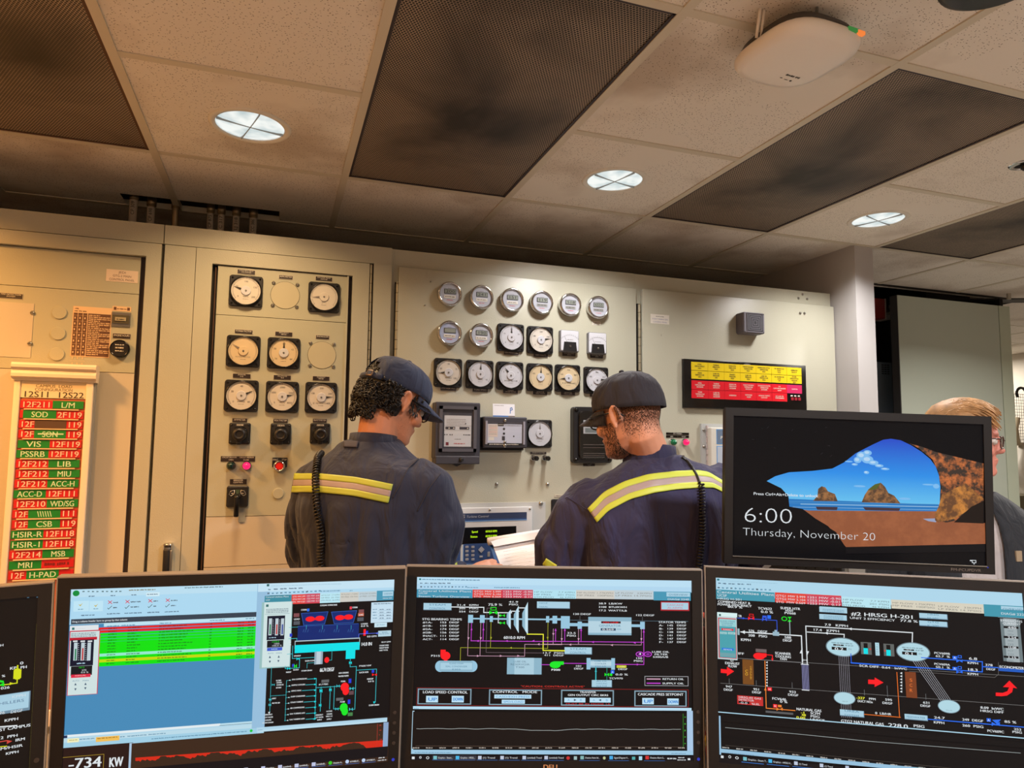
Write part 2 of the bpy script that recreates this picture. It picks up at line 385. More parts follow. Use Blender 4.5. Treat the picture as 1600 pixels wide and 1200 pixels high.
# small unlit ceiling fitting at the right edge
q = atz(1601, 257, ZC)
t = thing('recessed_sprinkler', 'small chrome ringed dark fitting in the ceiling at the right edge', 'sprinkler', Matrix.Translation((q.x, q.y, ZC)))
b = MB(); b.lathe([(.030, 0), (.03, -.006), (.043, -.004), (.046, 0)], CHROME, caps=False); b.build('escutcheon', t)
b = MB(); b.disc(0, 0, .031, -.001, DARKGAP); b.lathe([(.012, -.001), (.012, -.014), (.006, -.02)], BLKG); b.build('head', t)

# wireless access point hanging under the ceiling
AP = Matrix.Translation((1.071, 1.184, 2.378)) @ Matrix.Rotation(math.radians(4), 4, 'Z')
t = thing('wireless_access_point', 'white rounded square wireless access point hanging below the ceiling', 'access point', AP)
APW = mat('access_point_white', (238, 230, 220), .4)
def sq_ring(a, z, e=3.2, n=48):
    o = []
    for k in range(n):
        th = 2*PI*k/n; c, s_ = math.cos(th), math.sin(th); r = (abs(c)**e+abs(s_)**e)**(-1/e)*a; o.append(Vector((r*c, r*s_, z)))
    return o
b = MB(); b.loft([sq_ring(.05, -.021), sq_ring(.09, -.0195), sq_ring(.11, -.012), sq_ring(.1155, -.002), sq_ring(.1155, .004), sq_ring(.111, .01)][::-1], APW); b.build('shell', t)
b = MB(); b.loft([sq_ring(.100, .03), sq_ring(.105, .0105)][::-1], mat('grey_backplate', (70, 64, 60), .6)); b.build('backplate', t)
b = MB(); b.T = Matrix.Rotation(PI, 4, 'X')
b.scribble(.014, .054, -.046, .007, .0215, INK, 3); b.disc(.044, -.060, .003, .0212, INK); b.disc(.014, -.058, .004, .0212, INK, ry=.0015); b.disc(.030, -.060, .006, .0212, INK, ry=.0012)
b.build('printed_mark', t)
b = MB(); b.box(.03, -.1175, .000, .055, -.112, .008, em((70, 150, 70), .6)); b.build('green_light', t, 'green status light')
b = MB(); b.box(.06, -.1165, .000, .078, -.108, .008, em((240, 130, 60), 1)); b.build('orange_light', t, 'orange status light')
b = MB(); b.tube([(-.01, -.07, .03), (-.01, -.072, .066)], .003, STEEL); b.box(-.022, -.076, .02, .002, -.072, .046, mat('zinc_bracket', (150, 120, 96), .4, .6)); b.disc(-.02, -.04, .006, .05, INK); b.build('hanger', t)
b = MB(); b.tube([(-.112, .0, .012), (-.118, -.02, .066)], .0035, APW); b.tube([(-.10, .0, .012), (-.108, -.02, .066)], .003, APW); b.build('data_cable', t)

# dark round thing at the top right corner of the ceiling
q = atz(1560, -34, ZC-.05)
t = thing('dome_speaker', 'black round fixture under the ceiling, cut by the top right corner', 'speaker', Matrix.Translation((q.x, q.y, ZC)))
b = MB(); b.lathe([(.10, 0), (.10, -.05), (.085, -.058), (.0, -.06)], BLK, n=40); b.build('housing', t)

# ------------------------------------------------------------------ conduits above the cabinets
cm = mat('galvanised_conduit', (150, 132, 104), .4, .7); lm = mat('conduit_label', (196, 184, 168), .6)
for px, lb, r in ((208, 'CP 309', .0145), (236, 'CP 698', .0145), (274, None, .013), (329, 'CP 875', .012), (346, 'C 317', .0125), (369.5, 'LJ 318', .0135), (396, 'CC 386', .0145)):
    p = at(px, 335, 2.985)
    t = thing('conduit', ('steel conduit with white label %s rising from the cabinet top' % lb) if lb else 'bare steel conduit without label between the labelled ones', 'pipe', Matrix.Translation((p.x, p.y, 2.24)), 'conduits through the ceiling opening')
    b = MB(); b.tube([(0, 0, 0), (0, 0, .4)], r, cm, 16); b.build('pipe', t)
    b = MB(); b.tube([(0, 0, .192 if lb != 'CP 309' else .21), (0, 0, .225)], r+.003, cm, 16); b.build('coupling', t)
    if lb:
        b = MB(); w_ = r*1.15; top = .186 if lb not in ('CP 309',) else .207
        rows = [[Vector((math.sin(a)*(r+.0008), -math.cos(a)*(r+.0008), z)) for a in [(-1+.25*k)*1.2 for k in range(9)]] for z in (0, top)]
        b.grid(rows, lm); b.T = frame((0, -r-.0018, 0), (0, 0, 1), (-1, 0, 0)); b.text(lb, .152 if top < .2 else .172, -.0055, .0125, 0, INK, w=.054); b.T = None; b.build('label_sleeve', t)
# ------------------------------------------------------------------ control cabinets
def X(px, py): return at(px, py, D).x
def Z(px, py): return at(px, py, D).z
TOP = 2.243
def fbox(b, x0, x1, z0, z1, y0, y1, m, bev=0): b.box(x0, y0, z0, x1, y1, z1, m, bev)
xA0 = -1.75; xAB = X(255.5, 395); xBC = X(612, 470); xCD = X(995.5, 500); xDE = PX0-.004
YFR = D+.010; YBK = 3.30
def cabinet(name, label, x0, x1, group='beige control cabinets along the wall'):
    t = thing(name, label, 'cabinet', Matrix.Translation(((x0+x1)/2, D, 0)), group); t['ox'] = 0
    return t
def part(b, name, t, label=None):
    o = b.build(name, t, label); o.matrix_parent_inverse = Matrix.Identity(4); M = t.matrix_world.inverted()
    o.data.transform(M); return o
Z1 = Z(430, 398.5)           # top of the doors
def frame_box(b, x0, x1, ix0, ix1, iz0, iz1, y0, y1, z0, z1, m):
    fbox(b, x0, ix0, z0, z1, y0, y1, m); fbox(b, ix1, x1, z0, z1, y0, y1, m); fbox(b, ix0, ix1, iz1, z1, y0, y1, m); fbox(b, ix0, ix1, z0, iz0, y0, y1, m)
# cabinet A, at the left
t = cabinet('control_cabinet', 'tall beige cabinet at the left edge, behind the white load board, lit orange', xA0, xAB); tA = t
b = MB(); fbox(b, xA0, xAB-.003, 0, TOP, YFR+.03, YBK, PAINT); fbox(b, xA0, xAB-.003, Z1+.004, TOP, D+.004, YFR+.03, PAINT); fbox(b, xA0, xAB-.003, 0, .12, D+.004, YFR+.03, PAINT); part(b, 'body', t)
xr = X(219, 405); zr = Z(200, 399)
b = MB(); frame_box(b, xA0, xAB-.006, xA0+.1, X(228.5, 405), .2, Z(225, 400), D-.004, D+.016, .13, Z1, PAINT); part(b, 'door_frame', t)
b = MB(); fbox(b, xA0+.1, xr, Z(100, 578.5)+.001, Z(150, 454)-.001, D+.014, D+.03, PAINT2); fbox(b, xA0+.1, xr, Z(150, 454)+.001, zr, D+.014, D+.03, PAINT2); part(b, 'instrument_panel', t)
b = MB(); fbox(b, xA0+.1, xr, .2, Z(100, 578.5)-.001, D+.014, D+.03, PAINT3); part(b, 'lower_panel', t)
b = MB(); fbox(b, xr, X(228.5, 405), .2, Z(225, 400), D+.02, D+.03, PLUM); part(b, 'dark_strip', t)
# the thin dark lines
# cabinet B
xB0 = X(306.5, 400); xH = X(576.5, 450)
t = cabinet('control_cabinet', 'beige cabinet with nine switchboard meter positions and a recessed panel, left of the taller man', xAB, xBC); tB = t
b = MB(); fbox(b, xAB, xBC-.002, 0, TOP, YFR+.03, YBK, PAINT); fbox(b, xAB, xBC-.002, Z1+.004, TOP, D+.004, YFR+.03, PAINT); fbox(b, xAB+.004, xB0-.001, 0, Z1, D-.002, YFR+.03, PAINT); fbox(b, xH+.016, xBC-.003, 0, Z1+.004, D-.001, YFR+.03, PAINT); part(b, 'body', t)
ix0, ix1 = X(332, 412), X(551, 431); iz1 = Z(440, 421.5)
b = MB(); frame_box(b, xB0+.001, xH, ix0, ix1, .3, iz1, D-.004, D+.016, .1, Z1, PAINT); part(b, 'door', t)
jx0, jx1 = X(341, 417), X(543, 433)
zs = [Z(440, 497.5), Z(390, 806.5), Z(360, 885.5)]
b = MB(); fbox(b, jx0, jx1, zs[0]+.001, iz1-.004, D+.004, D+.03, PAINT2); fbox(b, jx0, jx1, zs[1]+.001, zs[0]-.001, D+.004, D+.03, PAINT2); part(b, 'instrument_panel', t)
b = MB(); fbox(b, jx0, jx1, zs[2]+.001, zs[1]-.001, D+.004, D+.03, PAINT3); fbox(b, jx0, jx1, .3, zs[2]-.001, D+.004, D+.03, PAINT3); part(b, 'lower_panel', t)
b = MB(); fbox(b, ix0, jx0-.004, .3, iz1, D+.022, D+.03, DARKGAP); fbox(b, ix0+.01, jx0-.006, .3, iz1-.01, D+.008, D+.024, BROWN); part(b, 'brown_strip', t)
b = MB(); fbox(b, jx1, ix1, .3, iz1, D+.02, D+.03, PLUM); fbox(b, jx1, jx1+.005, .3, iz1, D+.0, D+.03, PAINT); part(b, 'dark_strip', t)
HING = mat('hinge_metal', (176, 166, 140), .4, .5)
def hinge(t, x, z0, z1, y=D-.004, r=.0065):
    b = MB(); z = z0; k = 0
    while z < z1:
        b.lathe([(r, z), (r, min(z+.034, z1))], HING, x, y, 10); z += .036; k += 1
    b2 = MB(); b2.box(x-.009, y+.002, z0, x+.009, y+.02, z1, DARKGAP); part(b, 'hinge', t); part(b2, 'hinge_gap', t)
hinge(t, xH+.007, .12, Z1, D+.004, .0045)
# cabinet C and D : flush doors on a set-back body
zc = Z(810, 434)
t = cabinet('control_cabinet', 'pale cabinet door full of round digital meters and gauges, between the two men', xBC, xCD); tC = t
b = MB(); fbox(b, xBC, xCD-.0025, 0, TOP, YFR+.008, YBK, PAINT); part(b, 'body', t)
b = MB(); fbox(b, X(623, 450), xCD-.004, .08, zc, D, YFR+.007, PAINT, .002); part(b, 'door', t)
hinge(t, xBC+.022, .2, Z(617, 440), D+.006)
zd = Z(1150, 465)
t = cabinet('control_cabinet', 'pale cabinet at right carrying the red and yellow alarm window panel', xCD, xDE); tD = t
b = MB(); fbox(b, xCD, xDE, 0, TOP, YFR+.012, YBK, PAINT); part(b, 'body', t)
b = MB(); fbox(b, X(1004, 500), xDE, .08, zd, D, YFR+.011, PAINT, .002); part(b, 'door', t)
hinge(t, X(1000, 500), .2, Z(1000, 474), D+.006)
for t_, nm_, L_ in ((t, 'header_screw', ((1254, 460, YFR+.012), (1247.5, 466, YFR+.012), (1261, 467, YFR+.012))), (t, 'door_screw', ((1250, 489.5, D), (1256.6, 489.5, D))), (tC, 'door_screw', ((776, 756.6, D), (855.3, 756.6, D), (664, 477, D), (673, 440, D)))):
    for px, py, Y_ in L_:
        p = at(px, py, Y_); r = .0065 if px > 1000 else (.0075 if py > 700 else .003); b = MB(); b.T = frame((p.x, p.y, p.z), (1, 0, 0), (0, 0, 1)); b.lathe([(r, 0), (r*.9, .004), (r*.4, .006)], STEEL, n=14); part(b, nm_, t_)

def screw(t, x, y, z, r=.0045, m=None, name='screw', sl=True):
    b = MB(); b.lathe([(r, z), (r*.9, z+r*.5), (r*.5, z+r*.75)], m or STEEL, x, y, 14)
    if sl: b.box(x-r*.7, y-.0006, z+r*.74, x+r*.7, y+.0006, z+r*.8, INK)
    return b.build(name, t)
def nameplate(t, x, y, w_, h_, lines, z=.0, seed=0, name='nameplate', border=True, fg=None, bgm=None):
    b = MB(); bgm = bgm or PLATE; fg = fg or PWHITE
    if border: b.box(x-w_/2-.0015, y-h_/2-.0015, z, x+w_/2+.0015, y+h_/2+.0015, z+.0012, PAINT3)
    b.box(x-w_/2, y-h_/2, z, x+w_/2, y+h_/2, z+.002, bgm); n = len(lines); lh = h_/(n+.5)
    for i, s_ in enumerate(lines):
        yy = y+h_/2-lh*(i+1.12)+lh*.25; cw = min(w_*.9, len(s_)*lh*.62) if s_ else 0
        if s_: b.text(s_, x, yy, lh*.68, z+.0024, fg, w=cw)
    return b.build(name, t)

def square_meter(px, py, label, dial, angle, nums, unit, plate=None, plate_pos=1, S=.111, group='square black switchboard meters', a0=-130, a1=130, faint=False, pw=.058, grille=False):
    """angle: needle in degrees clockwise from straight up"""
    t = thing('panel_meter', label, 'meter', wf(px, py, D+(.004 if px < 600 else 0)), group)
    b = MB(); b.rsq(0, 0, S, S, .010, 0, .010, BLK, .002); b.lathe([(.0535, .009), (.0535, .016), (.051, .0195), (.0495, .0195), (.0485, .0165)], BLKG, n=48, caps=False); b.build('case', t)
    ink = INKG if faint else INK
    b = MB(); b.disc(0, 0, .050, .0155, dial, 48)
    P = lambda a, r: (r*math.sin(math.radians(a)), r*math.cos(math.radians(a)))
    N = 40
    b.line([P(a0+(a1-a0)*i/N, .0425) for i in range(N+1)], .0006, .0158, ink)
    for i in range(N+1):
        a = a0+(a1-a0)*i/N; L = .0055 if i % 10 == 0 else (.0035 if i % 5 == 0 else .002)
        b.line([P(a, .0425), P(a, .0425+(.0045 if i % 10 == 0 else .003))], .0011 if i % 10 == 0 else .0006, .0158, ink)
    for i, s_ in enumerate(nums):
        a = a0+(a1-a0)*i/(len(nums)-1); x_, y_ = P(a, .033); b.text(s_, x_, y_-.003, .0062, .0158, ink)
    b.text(unit, 0, -.0235, .0045, .0158, ink); b.scribble(-.009, .009, -.031, .0022, .0158, INKG, int(px)); b.build('dial', t)
    b = MB(); p1, p2, p3 = P(angle, .040), P(angle-12, .017), P(angle+12, .017); b.poly([p1, p3, p2], .0178, ink if faint else INK); b.line([P(angle, .039), P(angle, .017)], .0018, .0179, ink if faint else INK); b.build('needle', t)
    b = MB(); b.lathe([(.0165, .0157), (.0165, .0182), (.0155, .0188)], DIALW if not faint else dial, n=28); b.lathe([(.0035, .0188), (.003, .0205)], mat('dull_zinc', (130, 128, 126), .4, .8), n=12); b.build('hub', t)
    b = MB(); b.disc(0, 0, .0497, .0205, GLASS, 40); b.build('glass', t)
    for sx in (-1, 1):
        for sy in (-1, 1): screw(t, sx*S*.41, sy*S*.41, .009, .0042, BLKG, sl=False)
    if plate:
        y_ = S/2+.0145 if plate_pos == 1 else -S/2-.0065
        nameplate(t, -.002 if plate_pos == 1 else .004, y_, pw, .0145 if len(plate) > 1 else .0125, plate, z=0 if plate_pos == 1 else .001)
    return t
def blank_hole(px, py, label, plate, S=.1):
    t = thing('blank_cover', label, 'cover plate', wf(px, py, D+.004), 'blanked meter openings with four screws')
    b = MB(); b.lathe([(.0505, -.001), (.0505, .0006)], DARKGAP, n=48); b.build('shadow_gap', t)
    b = MB(); b.lathe([(.0495, -.001), (.0495, .0012), (.049, .0016)], mat('blank_disc_enamel', (188, 180, 152), .45), n=48, smooth=False); b.build('disc', t)
    for sx in (-1, 1):
        for sy in (-1, 1): screw(t, sx*.041, sy*.041+.001, 0, .0068, STEEL)
    nameplate(t, .0, .066, .046, .0125, plate); return t
MG = 'square meters on the recessed panel'
square_meter(384.5, 455.6, 'meter at the upper left corner of the recessed panel, needle pointing left', DIAL, -72, ['0', '50', '100', '150', '200'], 'VOLTS', ['SYNCHRO FIELD', 'VOLTMETER'], group=MG)
blank_hole(445.6, 461.5, 'round blank cover between the two top meters of the recessed panel', ['RPM METER'])
square_meter(506, 465.4, 'faded meter at the upper right corner of the recessed panel', DIAL, -95, ['', '', '', '', ''], 'AMPS', ['EXCITER FIELD', 'AMMETER'], group=MG, faint=True)
square_meter(380.4, 549.2, 'yellowed power factor meter, needle up left, at left of the second row', DIALY, -58, ['', '', '', '', ''], 'POWER FACTOR', ['POWER FACTOR'], group=MG, faint=True)
square_meter(443.2, 552.3, 'yellowed frequency meter with its needle straight up', DIALY, 0, ['56', '58', '60', '62', '64'], 'HERTZ', ['FREQUENCY', 'METER'], group=MG)
blank_hole(503, 555, 'round blank cover at the right end of the second row', ['SYNCHROSCOPE'])
square_meter(377.3, 618.6, 'meter above the left selector knob, needle pointing right of up', DIAL, 65, ['0', '20', '40', '60', '80'], 'AMPERES', ['AMMETER', 'A-B'], group=MG)
square_meter(440.8, 620.3, 'voltmeter above the middle selector knob, needle just above level right', DIAL, 78, ['0', '1000', '2000', '3000', '4000'], 'VOLTS', ['VOLTMETER', 'A-B'], group=MG)
square_meter(501.5, 621.4, 'watt meter at the lower right of the recessed panel, beside the man with curly hair', DIAL, 86, ['0', '100', '200', '300', '400'], 'KILOWATTS', ['KILOWATT', 'METER'], group=MG)
CG = 'square meters on the pale cabinet door'
def cm_(px, py, lab_, dial, ang, nums, unit, plate, **k): return square_meter(px, py, lab_, dial, ang, nums, unit, plate, -1, group=CG, pw=.062, **k)
cm_(797.3, 528, 'meter with its needle straight up, third in the second row under the digital meters', DIALW, 0, ['0', '10', '20', '30', '40'], 'kVAR', ['GEN MEGAVARS'])
cm_(843.2, 531.9, 'meter with its needle pointing right, left of the two small white meters', DIAL, 80, ['0', '100', '200', '300', '400'], 'VOLTS', ['GEN VOLTS'])
cm_(699.4, 582.7, 'leftmost meter of the bottom row, needle level left, above the grey relay window', DIAL, -93, ['', '25', '50', '75', '100'], 'PERCENT', ['STM HDR PRES'])
cm_(748.9, 585.2, 'second meter of the bottom row, needle straight up', DIALW, 2, ['', '10', '', '', '40'], 'HERTZ', ['TURB SPEED'])
cm_(796.2, 587.4, 'third meter of the bottom row, needle pointing up left', DIALW, -40, ['0', '2', '4', '6', '8'], 'POWER FACTOR', ['TURBINE', 'POWER FACTOR'])
cm_(842.5, 590, 'fourth meter of the bottom row, cream dial and needle straight up', DIALY, 3, ['', '100', '', '200', ''], 'VOLTS', ['GENERATOR', 'FIELD VOLTS'])
cm_(885.9, 591.3, 'fifth meter of the bottom row, yellowed dial, needle low left', DIALY, -98, ['0', '100', '200', '300', '400'], 'DC AMPERES', ['GENERATOR', 'FIELD AMPS'])
cm_(930.3, 594.6, 'last meter of the bottom row, partly behind the dark cap', DIALW, 82, ['0', '100', '200', '300', '400'], 'AMPS', ['GEN AMPS'])
square_meter(841.3, 677.6, 'synchroscope dial with slow and fast marks beside the flat relay box', DIALW, 0, ['', '', '', '', ''], 'SYNCHRO', None, group=CG, faint=True, a0=-60, a1=60)
# round digital meters
def digital(px, py, label, txt, plate_dark=False, tint=(178, 180, 190), glare=False):
    t = thing('digital_meter', label, 'meter', wf(px, py), 'round chrome rimmed digital meters')
    b = MB(); b.lathe([(.0475, 0), (.0485, .006), (.0485, .020), (.0465, .025), (.0425, .0265), (.0395, .024), (.039, .019)], CHROME, n=48, caps=False); b.build('bezel', t)
    b = MB(); b.disc(0, 0, .0395, .0195, mat('meter_face_%d' % tint[0], tint, .4), 40); b.scribble(-.012, .012, -.026, .003, .0198, INKR, int(px)); b.scribble(-.008, .008, .021, .002, .0198, INKG, 1); b.build('face', t)
    b = MB(); b.rsq(.001, .0095, .048, .020, .002, .0195, .0215, mat('lcd_frame', (66, 66, 72), .5)); b.rect(-.0205, .002, .0225, .017, .0218, mat('lcd_glass', (140, 146, 138) if not plate_dark else (96, 100, 98), .25)); b.text(txt, .001, .0045, .0105, .022, INK, w=.036); b.build('display', t)
    b = MB(); b.box(-.0225, -.017, .0195, .0225, -.006, .021, mat('id_label_dark', (150, 150, 146), .5) if plate_dark else WHITE); b.scribble(-.019, .019, -.0135, .004, .0213, INK, int(py)); b.build('id_label', t)
    return t
dl = ['first', 'second', 'third', 'fourth', 'fifth']; dv = ['200', '241', '151', '119', '518', '6555']
for k, (px, py) in enumerate(((701.2, 460.8), (750.7, 465.7), (798, 470), (844.3, 474), (888.4, 477.6), (931.8, 481.5))):
    t = digital(px, py, ('%s digital meter from the left in the top row' % dl[k]) if k < 5 else 'rightmost digital meter of the top row, with a small white tag under it', dv[k], k > 2)
    if k == 5:
        b = MB(); b.box(-.02, -.072, 0, .02, -.056, .001, WHITE); b.scribble(-.016, .016, -.063, .004, .0012, INKG, 3); b.scribble(-.012, .012, -.070, .004, .0012, INKG, 4); b.build('tag', t)
digital(700.8, 521.5, 'digital meter with a blank washed out display, at left of the second row', '', False, (170, 178, 204))
digital(750, 525.1, 'digital meter reading 190, second in the second row', '190')
# white rectangular meters
for k, (px, py, l_) in enumerate(((887.5, 533.9, 'small white moving needle meter, left one of the pair'), (930.7, 537.3, 'small white moving needle meter, right one of the pair, above the dark cap'))):
    t = thing('needle_meter', l_, 'meter', wf(px, py), 'small white needle meters')
    b = MB(); b.rsq(0, 0, .084, .090, .006, 0, .018, mat('meter_cover_rim', (120, 120, 124), .3), .003); b.rsq(0, .001, .078, .083, .005, .017, .0195, DIALW, .001); b.build('case', t)
    b = MB(); P = lambda a, r: (r*math.sin(math.radians(a)), -.028+r*math.cos(math.radians(a)))
    b.line([P(-45+6*i, .052) for i in range(16)], .0006, .0198, INK)
    for i in range(11): b.line([P(-45+9*i, .052), P(-45+9*i, .057)], .0006, .0198, INK)
    b.scribble(-.012, .014, .004, .003, .0198, INKG, k); b.build('scale', t)
    b = MB(); b.line([P(-28, .05), P(-28, .022)], .001, .0202, INK); b.build('needle', t)
    b = MB(); b.add([(-.030, -.041, .0196), (.030, -.041, .0196), (.026, -.004, .0196), (-.026, -.004, .0196), (-.030, -.041, .024), (.030, -.041, .024), (.026, -.004, .024), (-.026, -.004, .024)], [(4, 5, 6, 7), (0, 1, 5, 4), (1, 2, 6, 5), (2, 3, 7, 6), (3, 0, 4, 7)], BLK); b.build('lower_cover', t)
    screw(t, 0, -.022, .024, .005, STEEL)
    nameplate(t, .004, -.0525, .058, .0145, ['EXCITER FIELD', 'VOLTS' if k == 0 else 'AMPS'], border=False)
# relay with large glass window
def scl(px, py):    # metres per pixel on the panel, x and y
    return abs((at(px+1, py, D)-at(px, py, D)).x), abs((at(px, py+1, D)-at(px, py, D)).z)
def box_on(px0, py0, px1, py1):
    a, c = at(px0, py0, D), at(px1, py1, D); return wf((px0+px1)/2, (py0+py1)/2), abs(c.x-a.x), abs(c.z-a.z)
M_, w_, h_ = box_on(676, 629, 744, 722)
t = thing('protective_relay', 'tall charcoal relay box with a white paper card behind its window', 'relay', M_)
b = MB(); b.rsq(0, .006, w_, h_-.012, .006, 0, .052, GREYP, .004); b.build('case', t)
b = MB(); W2, H2 = w_*.82, h_*.76
frame_box_ = [(-W2/2, -H2/2+.012, -W2/2+.012, H2/2+.012), (W2/2-.012, -H2/2+.012, W2/2, H2/2+.012), (-W2/2, H2/2, W2/2, H2/2+.012), (-W2/2, -H2/2+.012, W2/2, -H2/2+.024)]
for q in frame_box_: b.box(q[0], q[1], .05, q[2], q[3], .058, mat('charcoal_edge', (84, 82, 90), .45))
b.build('window_frame', t)
b = MB(); cw, ch = .105, .117; b.rect(-cw/2, -ch/2+.004, cw/2, ch/2+.004, .0525, mat('relay_card', (206, 208, 212), .5))
for k in range(5): b.scribble(-cw*.42, cw*.3-(.02 if k == 4 else 0), ch/2-.012-.006*k, .0022, .0528, INKG, k)
b.rect(-cw*.46, .010, -cw*.1, .020, .0529, GREYP); b.rect(.006, .010, cw*.42, .020, .0529, GREYP); b.line([(-cw/2, .024), (cw/2, .024)], .0006, .0528, INKG); b.line([(-cw/2, .006), (cw/2, .006)], .0006, .0528, INKG)
for sx in (-.038, -.02, .034): b.poly([(sx, .013), (sx+.008, .013), (sx+.004, .018)], .0531, WHITE)
for sx in (-.05, -.042, -.03, -.022, .024, .032, .04, .046): b.rect(sx-.002, -.012, sx+.002, -.008, .0529, INK)
b.rect(-.046, -.05, -.035, -.038, .0529, mat('maroon_mark', (120, 40, 50), .5)); b.scribble(-.015, .03, -.045, .004, .0529, INKR, 8); b.scribble(-.012, .012, -.028, .003, .0529, INKG, 9); b.rect(.028, .03, .032, .034, .0529, INK); b.build('card', t)
b = MB(); b.rect(-cw/2-.004, -ch/2, cw/2+.008, ch/2+.014, .0565, GLASS); b.build('glass', t)
b = MB(); b.rsq(0, -h_/2+.008, w_*.97, .030, .003, 0, .06, GREYP, .003); b.add([(-.016, -h_/2-.007, .05), (.016, -h_/2-.007, .05), (0, -h_/2-.016, .05), (-.016, -h_/2-.007, .02), (.016, -h_/2-.007, .02), (0, -h_/2-.016, .02)], [(0, 2, 1), (3, 4, 5), (0, 3, 5, 2), (2, 5, 4, 1)], BLK); b.build('latch_bar', t)
b = MB(); b.lathe([(.009, .058), (.008, .07), (.004, .073)], BLK, .012, -h_/2+.01, 18); b.build('latch_knob', t)
M_, w_, h_ = box_on(748, 651, 817, 703)
t = thing('protective_relay', 'wide charcoal relay box with a business card tucked on top', 'relay', M_)
b = MB(); b.rsq(-.003, -.003, w_, h_, .004, 0, .02, BLK); b.rsq(.003, .003, w_*.97, h_*.94, .006, .018, .05, GREYP, .004); b.build('case', t)
b = MB(); b.rect(-w_*.38, -h_*.30, w_*.38, h_*.27, .0515, mat('relay_face', (196, 200, 216), .4)); b.rect(-w_*.37, -h_*.12, -w_*.16, h_*.26, .0518, mat('relay_sticker', (220, 206, 196), .5))
for k in range(5): b.scribble(-w_*.35, -w_*.18, h_*(.2-.06*k), .002, .052, INKR if k % 2 else INKG, k)
b.rect(-w_*.36, -h_*.22, -w_*.24, -h_*.13, .0518, WHITE); b.rect(-w_*.16, h_*.21, -.005, h_*.30, .052, INK); b.scribble(-w_*.15, -.007, h_*.24, .003, .0522, WHITE, 3); b.scribble(0, w_*.36, h_*.22, .003, .052, INKG, 4)
for x_, y_ in ((-.004, .016), (-.004, -.002), (.036, -.012)): b.disc(x_, y_, .0045 if x_ < 0 else .003, .0522, INK)
b.rect(-.012, -.028, 0, -.012, .0521, mat('dark_slot', (60, 56, 60), .5)); b.rect(-w_*.38, -h_*.37, w_*.38, -h_*.3, .0512, INK); b.scribble(-w_*.34, w_*.3, -h_*.355, .004, .0515, WHITE, 5); b.build('face', t)
b = MB(); b.rect(-w_*.40, -h_*.39, w_*.42, h_*.33, .0545, GLASS); b.build('glass', t)
for x_ in (-w_*.41, w_*.42):
    b = MB(); b.box(x_-.004, -h_*.34, .05, x_+.004, h_*.36, .057, mat('clear_bar', (150, 148, 160), .25)); b.build('clamp_bar', t)
for y_ in (h_*.38, -h_*.27, -h_*.38): screw(t, 0, y_, .052, .0065, CHROME, 'thumb_screw', False)
M_, w2_, h2_ = box_on(766, 632, 801, 652)
t = thing('business_card', 'white business card with a blue mark standing on the wide relay box', 'card', M_ @ Matrix.Translation((0, 0, .03)) @ Matrix.Rotation(-.09, 4, 'X'))
b = MB(); b.box(-.045, -.025, 0, .045, .026, .0006, mat('card_white', (232, 232, 238), .5)); b.rect(-.045, -.025, .018, -.020, .0008, mat('card_blue', (70, 120, 190), .5)); b.rect(.018, -.025, .045, -.020, .0008, INKG); b.scribble(-.038, .0, .018, .0025, .0008, INKG, 2)
BL = mat('card_blue', (70, 120, 190)); b.line([(.026, -.010), (.027, .010), (.033, .012), (.035, .004), (.028, .001)], .003, .0009, BL); b.build('card', t)
# the black meter box half behind the cap
M_, w_, h_ = box_on(891.4, 636, 952, 723.5)
t = thing('electric_meter', 'black cased meter box with a small grey display, half hidden by the capped man', 'meter', M_)
b = MB(); b.rsq(0, 0, w_, h_, .014, 0, .03, BLK, .003); b.rsq(.0, .0, w_*.76, h_*.86, .02, .03, .042, BLKG, .004); b.build('case', t)
b = MB(); b.box(-w_*.28, h_*.02, .042, w_*.24, h_*.26, .044, mat('meter_grey_face', (176, 178, 182), .5)); b.rect(-w_*.24, h_*.04, w_*.2, h_*.12, .0444, mat('meter_lcd', (110, 118, 118), .3)); b.scribble(-w_*.22, w_*.18, h_*.15, .006, .0444, INK, 1); b.text('A', -w_*.15, h_*.2, .006, .0444, INK); b.build('display', t)
b = MB()
for k, y_ in enumerate((-.04, -.052, -.075, -.083, -.09)): b.box(-w_*.28, y_, .042, w_*.26, y_+.0012, .0425, mat('rating_plate', (110, 96, 92), .4) if k % 2 else INKG)
b.build('rating_plate', t)
for sx in (-1, 1):
    for sy in (-1, 1): screw(t, sx*(w_/2-.013), sy*(h_/2-.013), .03, .009, BLKG, 'corner_knob', False)
b = MB(); b.rect(-w_*.38, -h_*.42, w_*.38, h_*.42, .047, GLASS); b.build('glass', t)
nameplate(t, -.004, -h_/2-.008, .052, .011, ['WATTHOUR', 'METER'], border=False)
# test jacks with one plate
t = thing('nameplate', 'narrow black label strip above the two small black test knobs', 'label', wf(841, 708)); nameplate(t, 0, 0, .068, .0095, ['GENERATOR SYNC'], border=False, name='plate')
for k, px in enumerate((832.5, 850.3)):
    t = thing('test_knob', ('left' if k == 0 else 'right')+' one of the two black knobs in chrome rings under the synchroscope', 'knob', wf(px, 716), 'chrome ringed black knobs')
    b = MB(); b.lathe([(.0125, 0), (.0125, .008), (.010, .012)], CHROME, n=24); b.build('ring', t)
    b = MB(); b.lathe([(.008, .01), (.0085, .03), (.0095, .032), (.0095, .045), (.007, .048)], BLKG, n=20); b.build('knob', t)
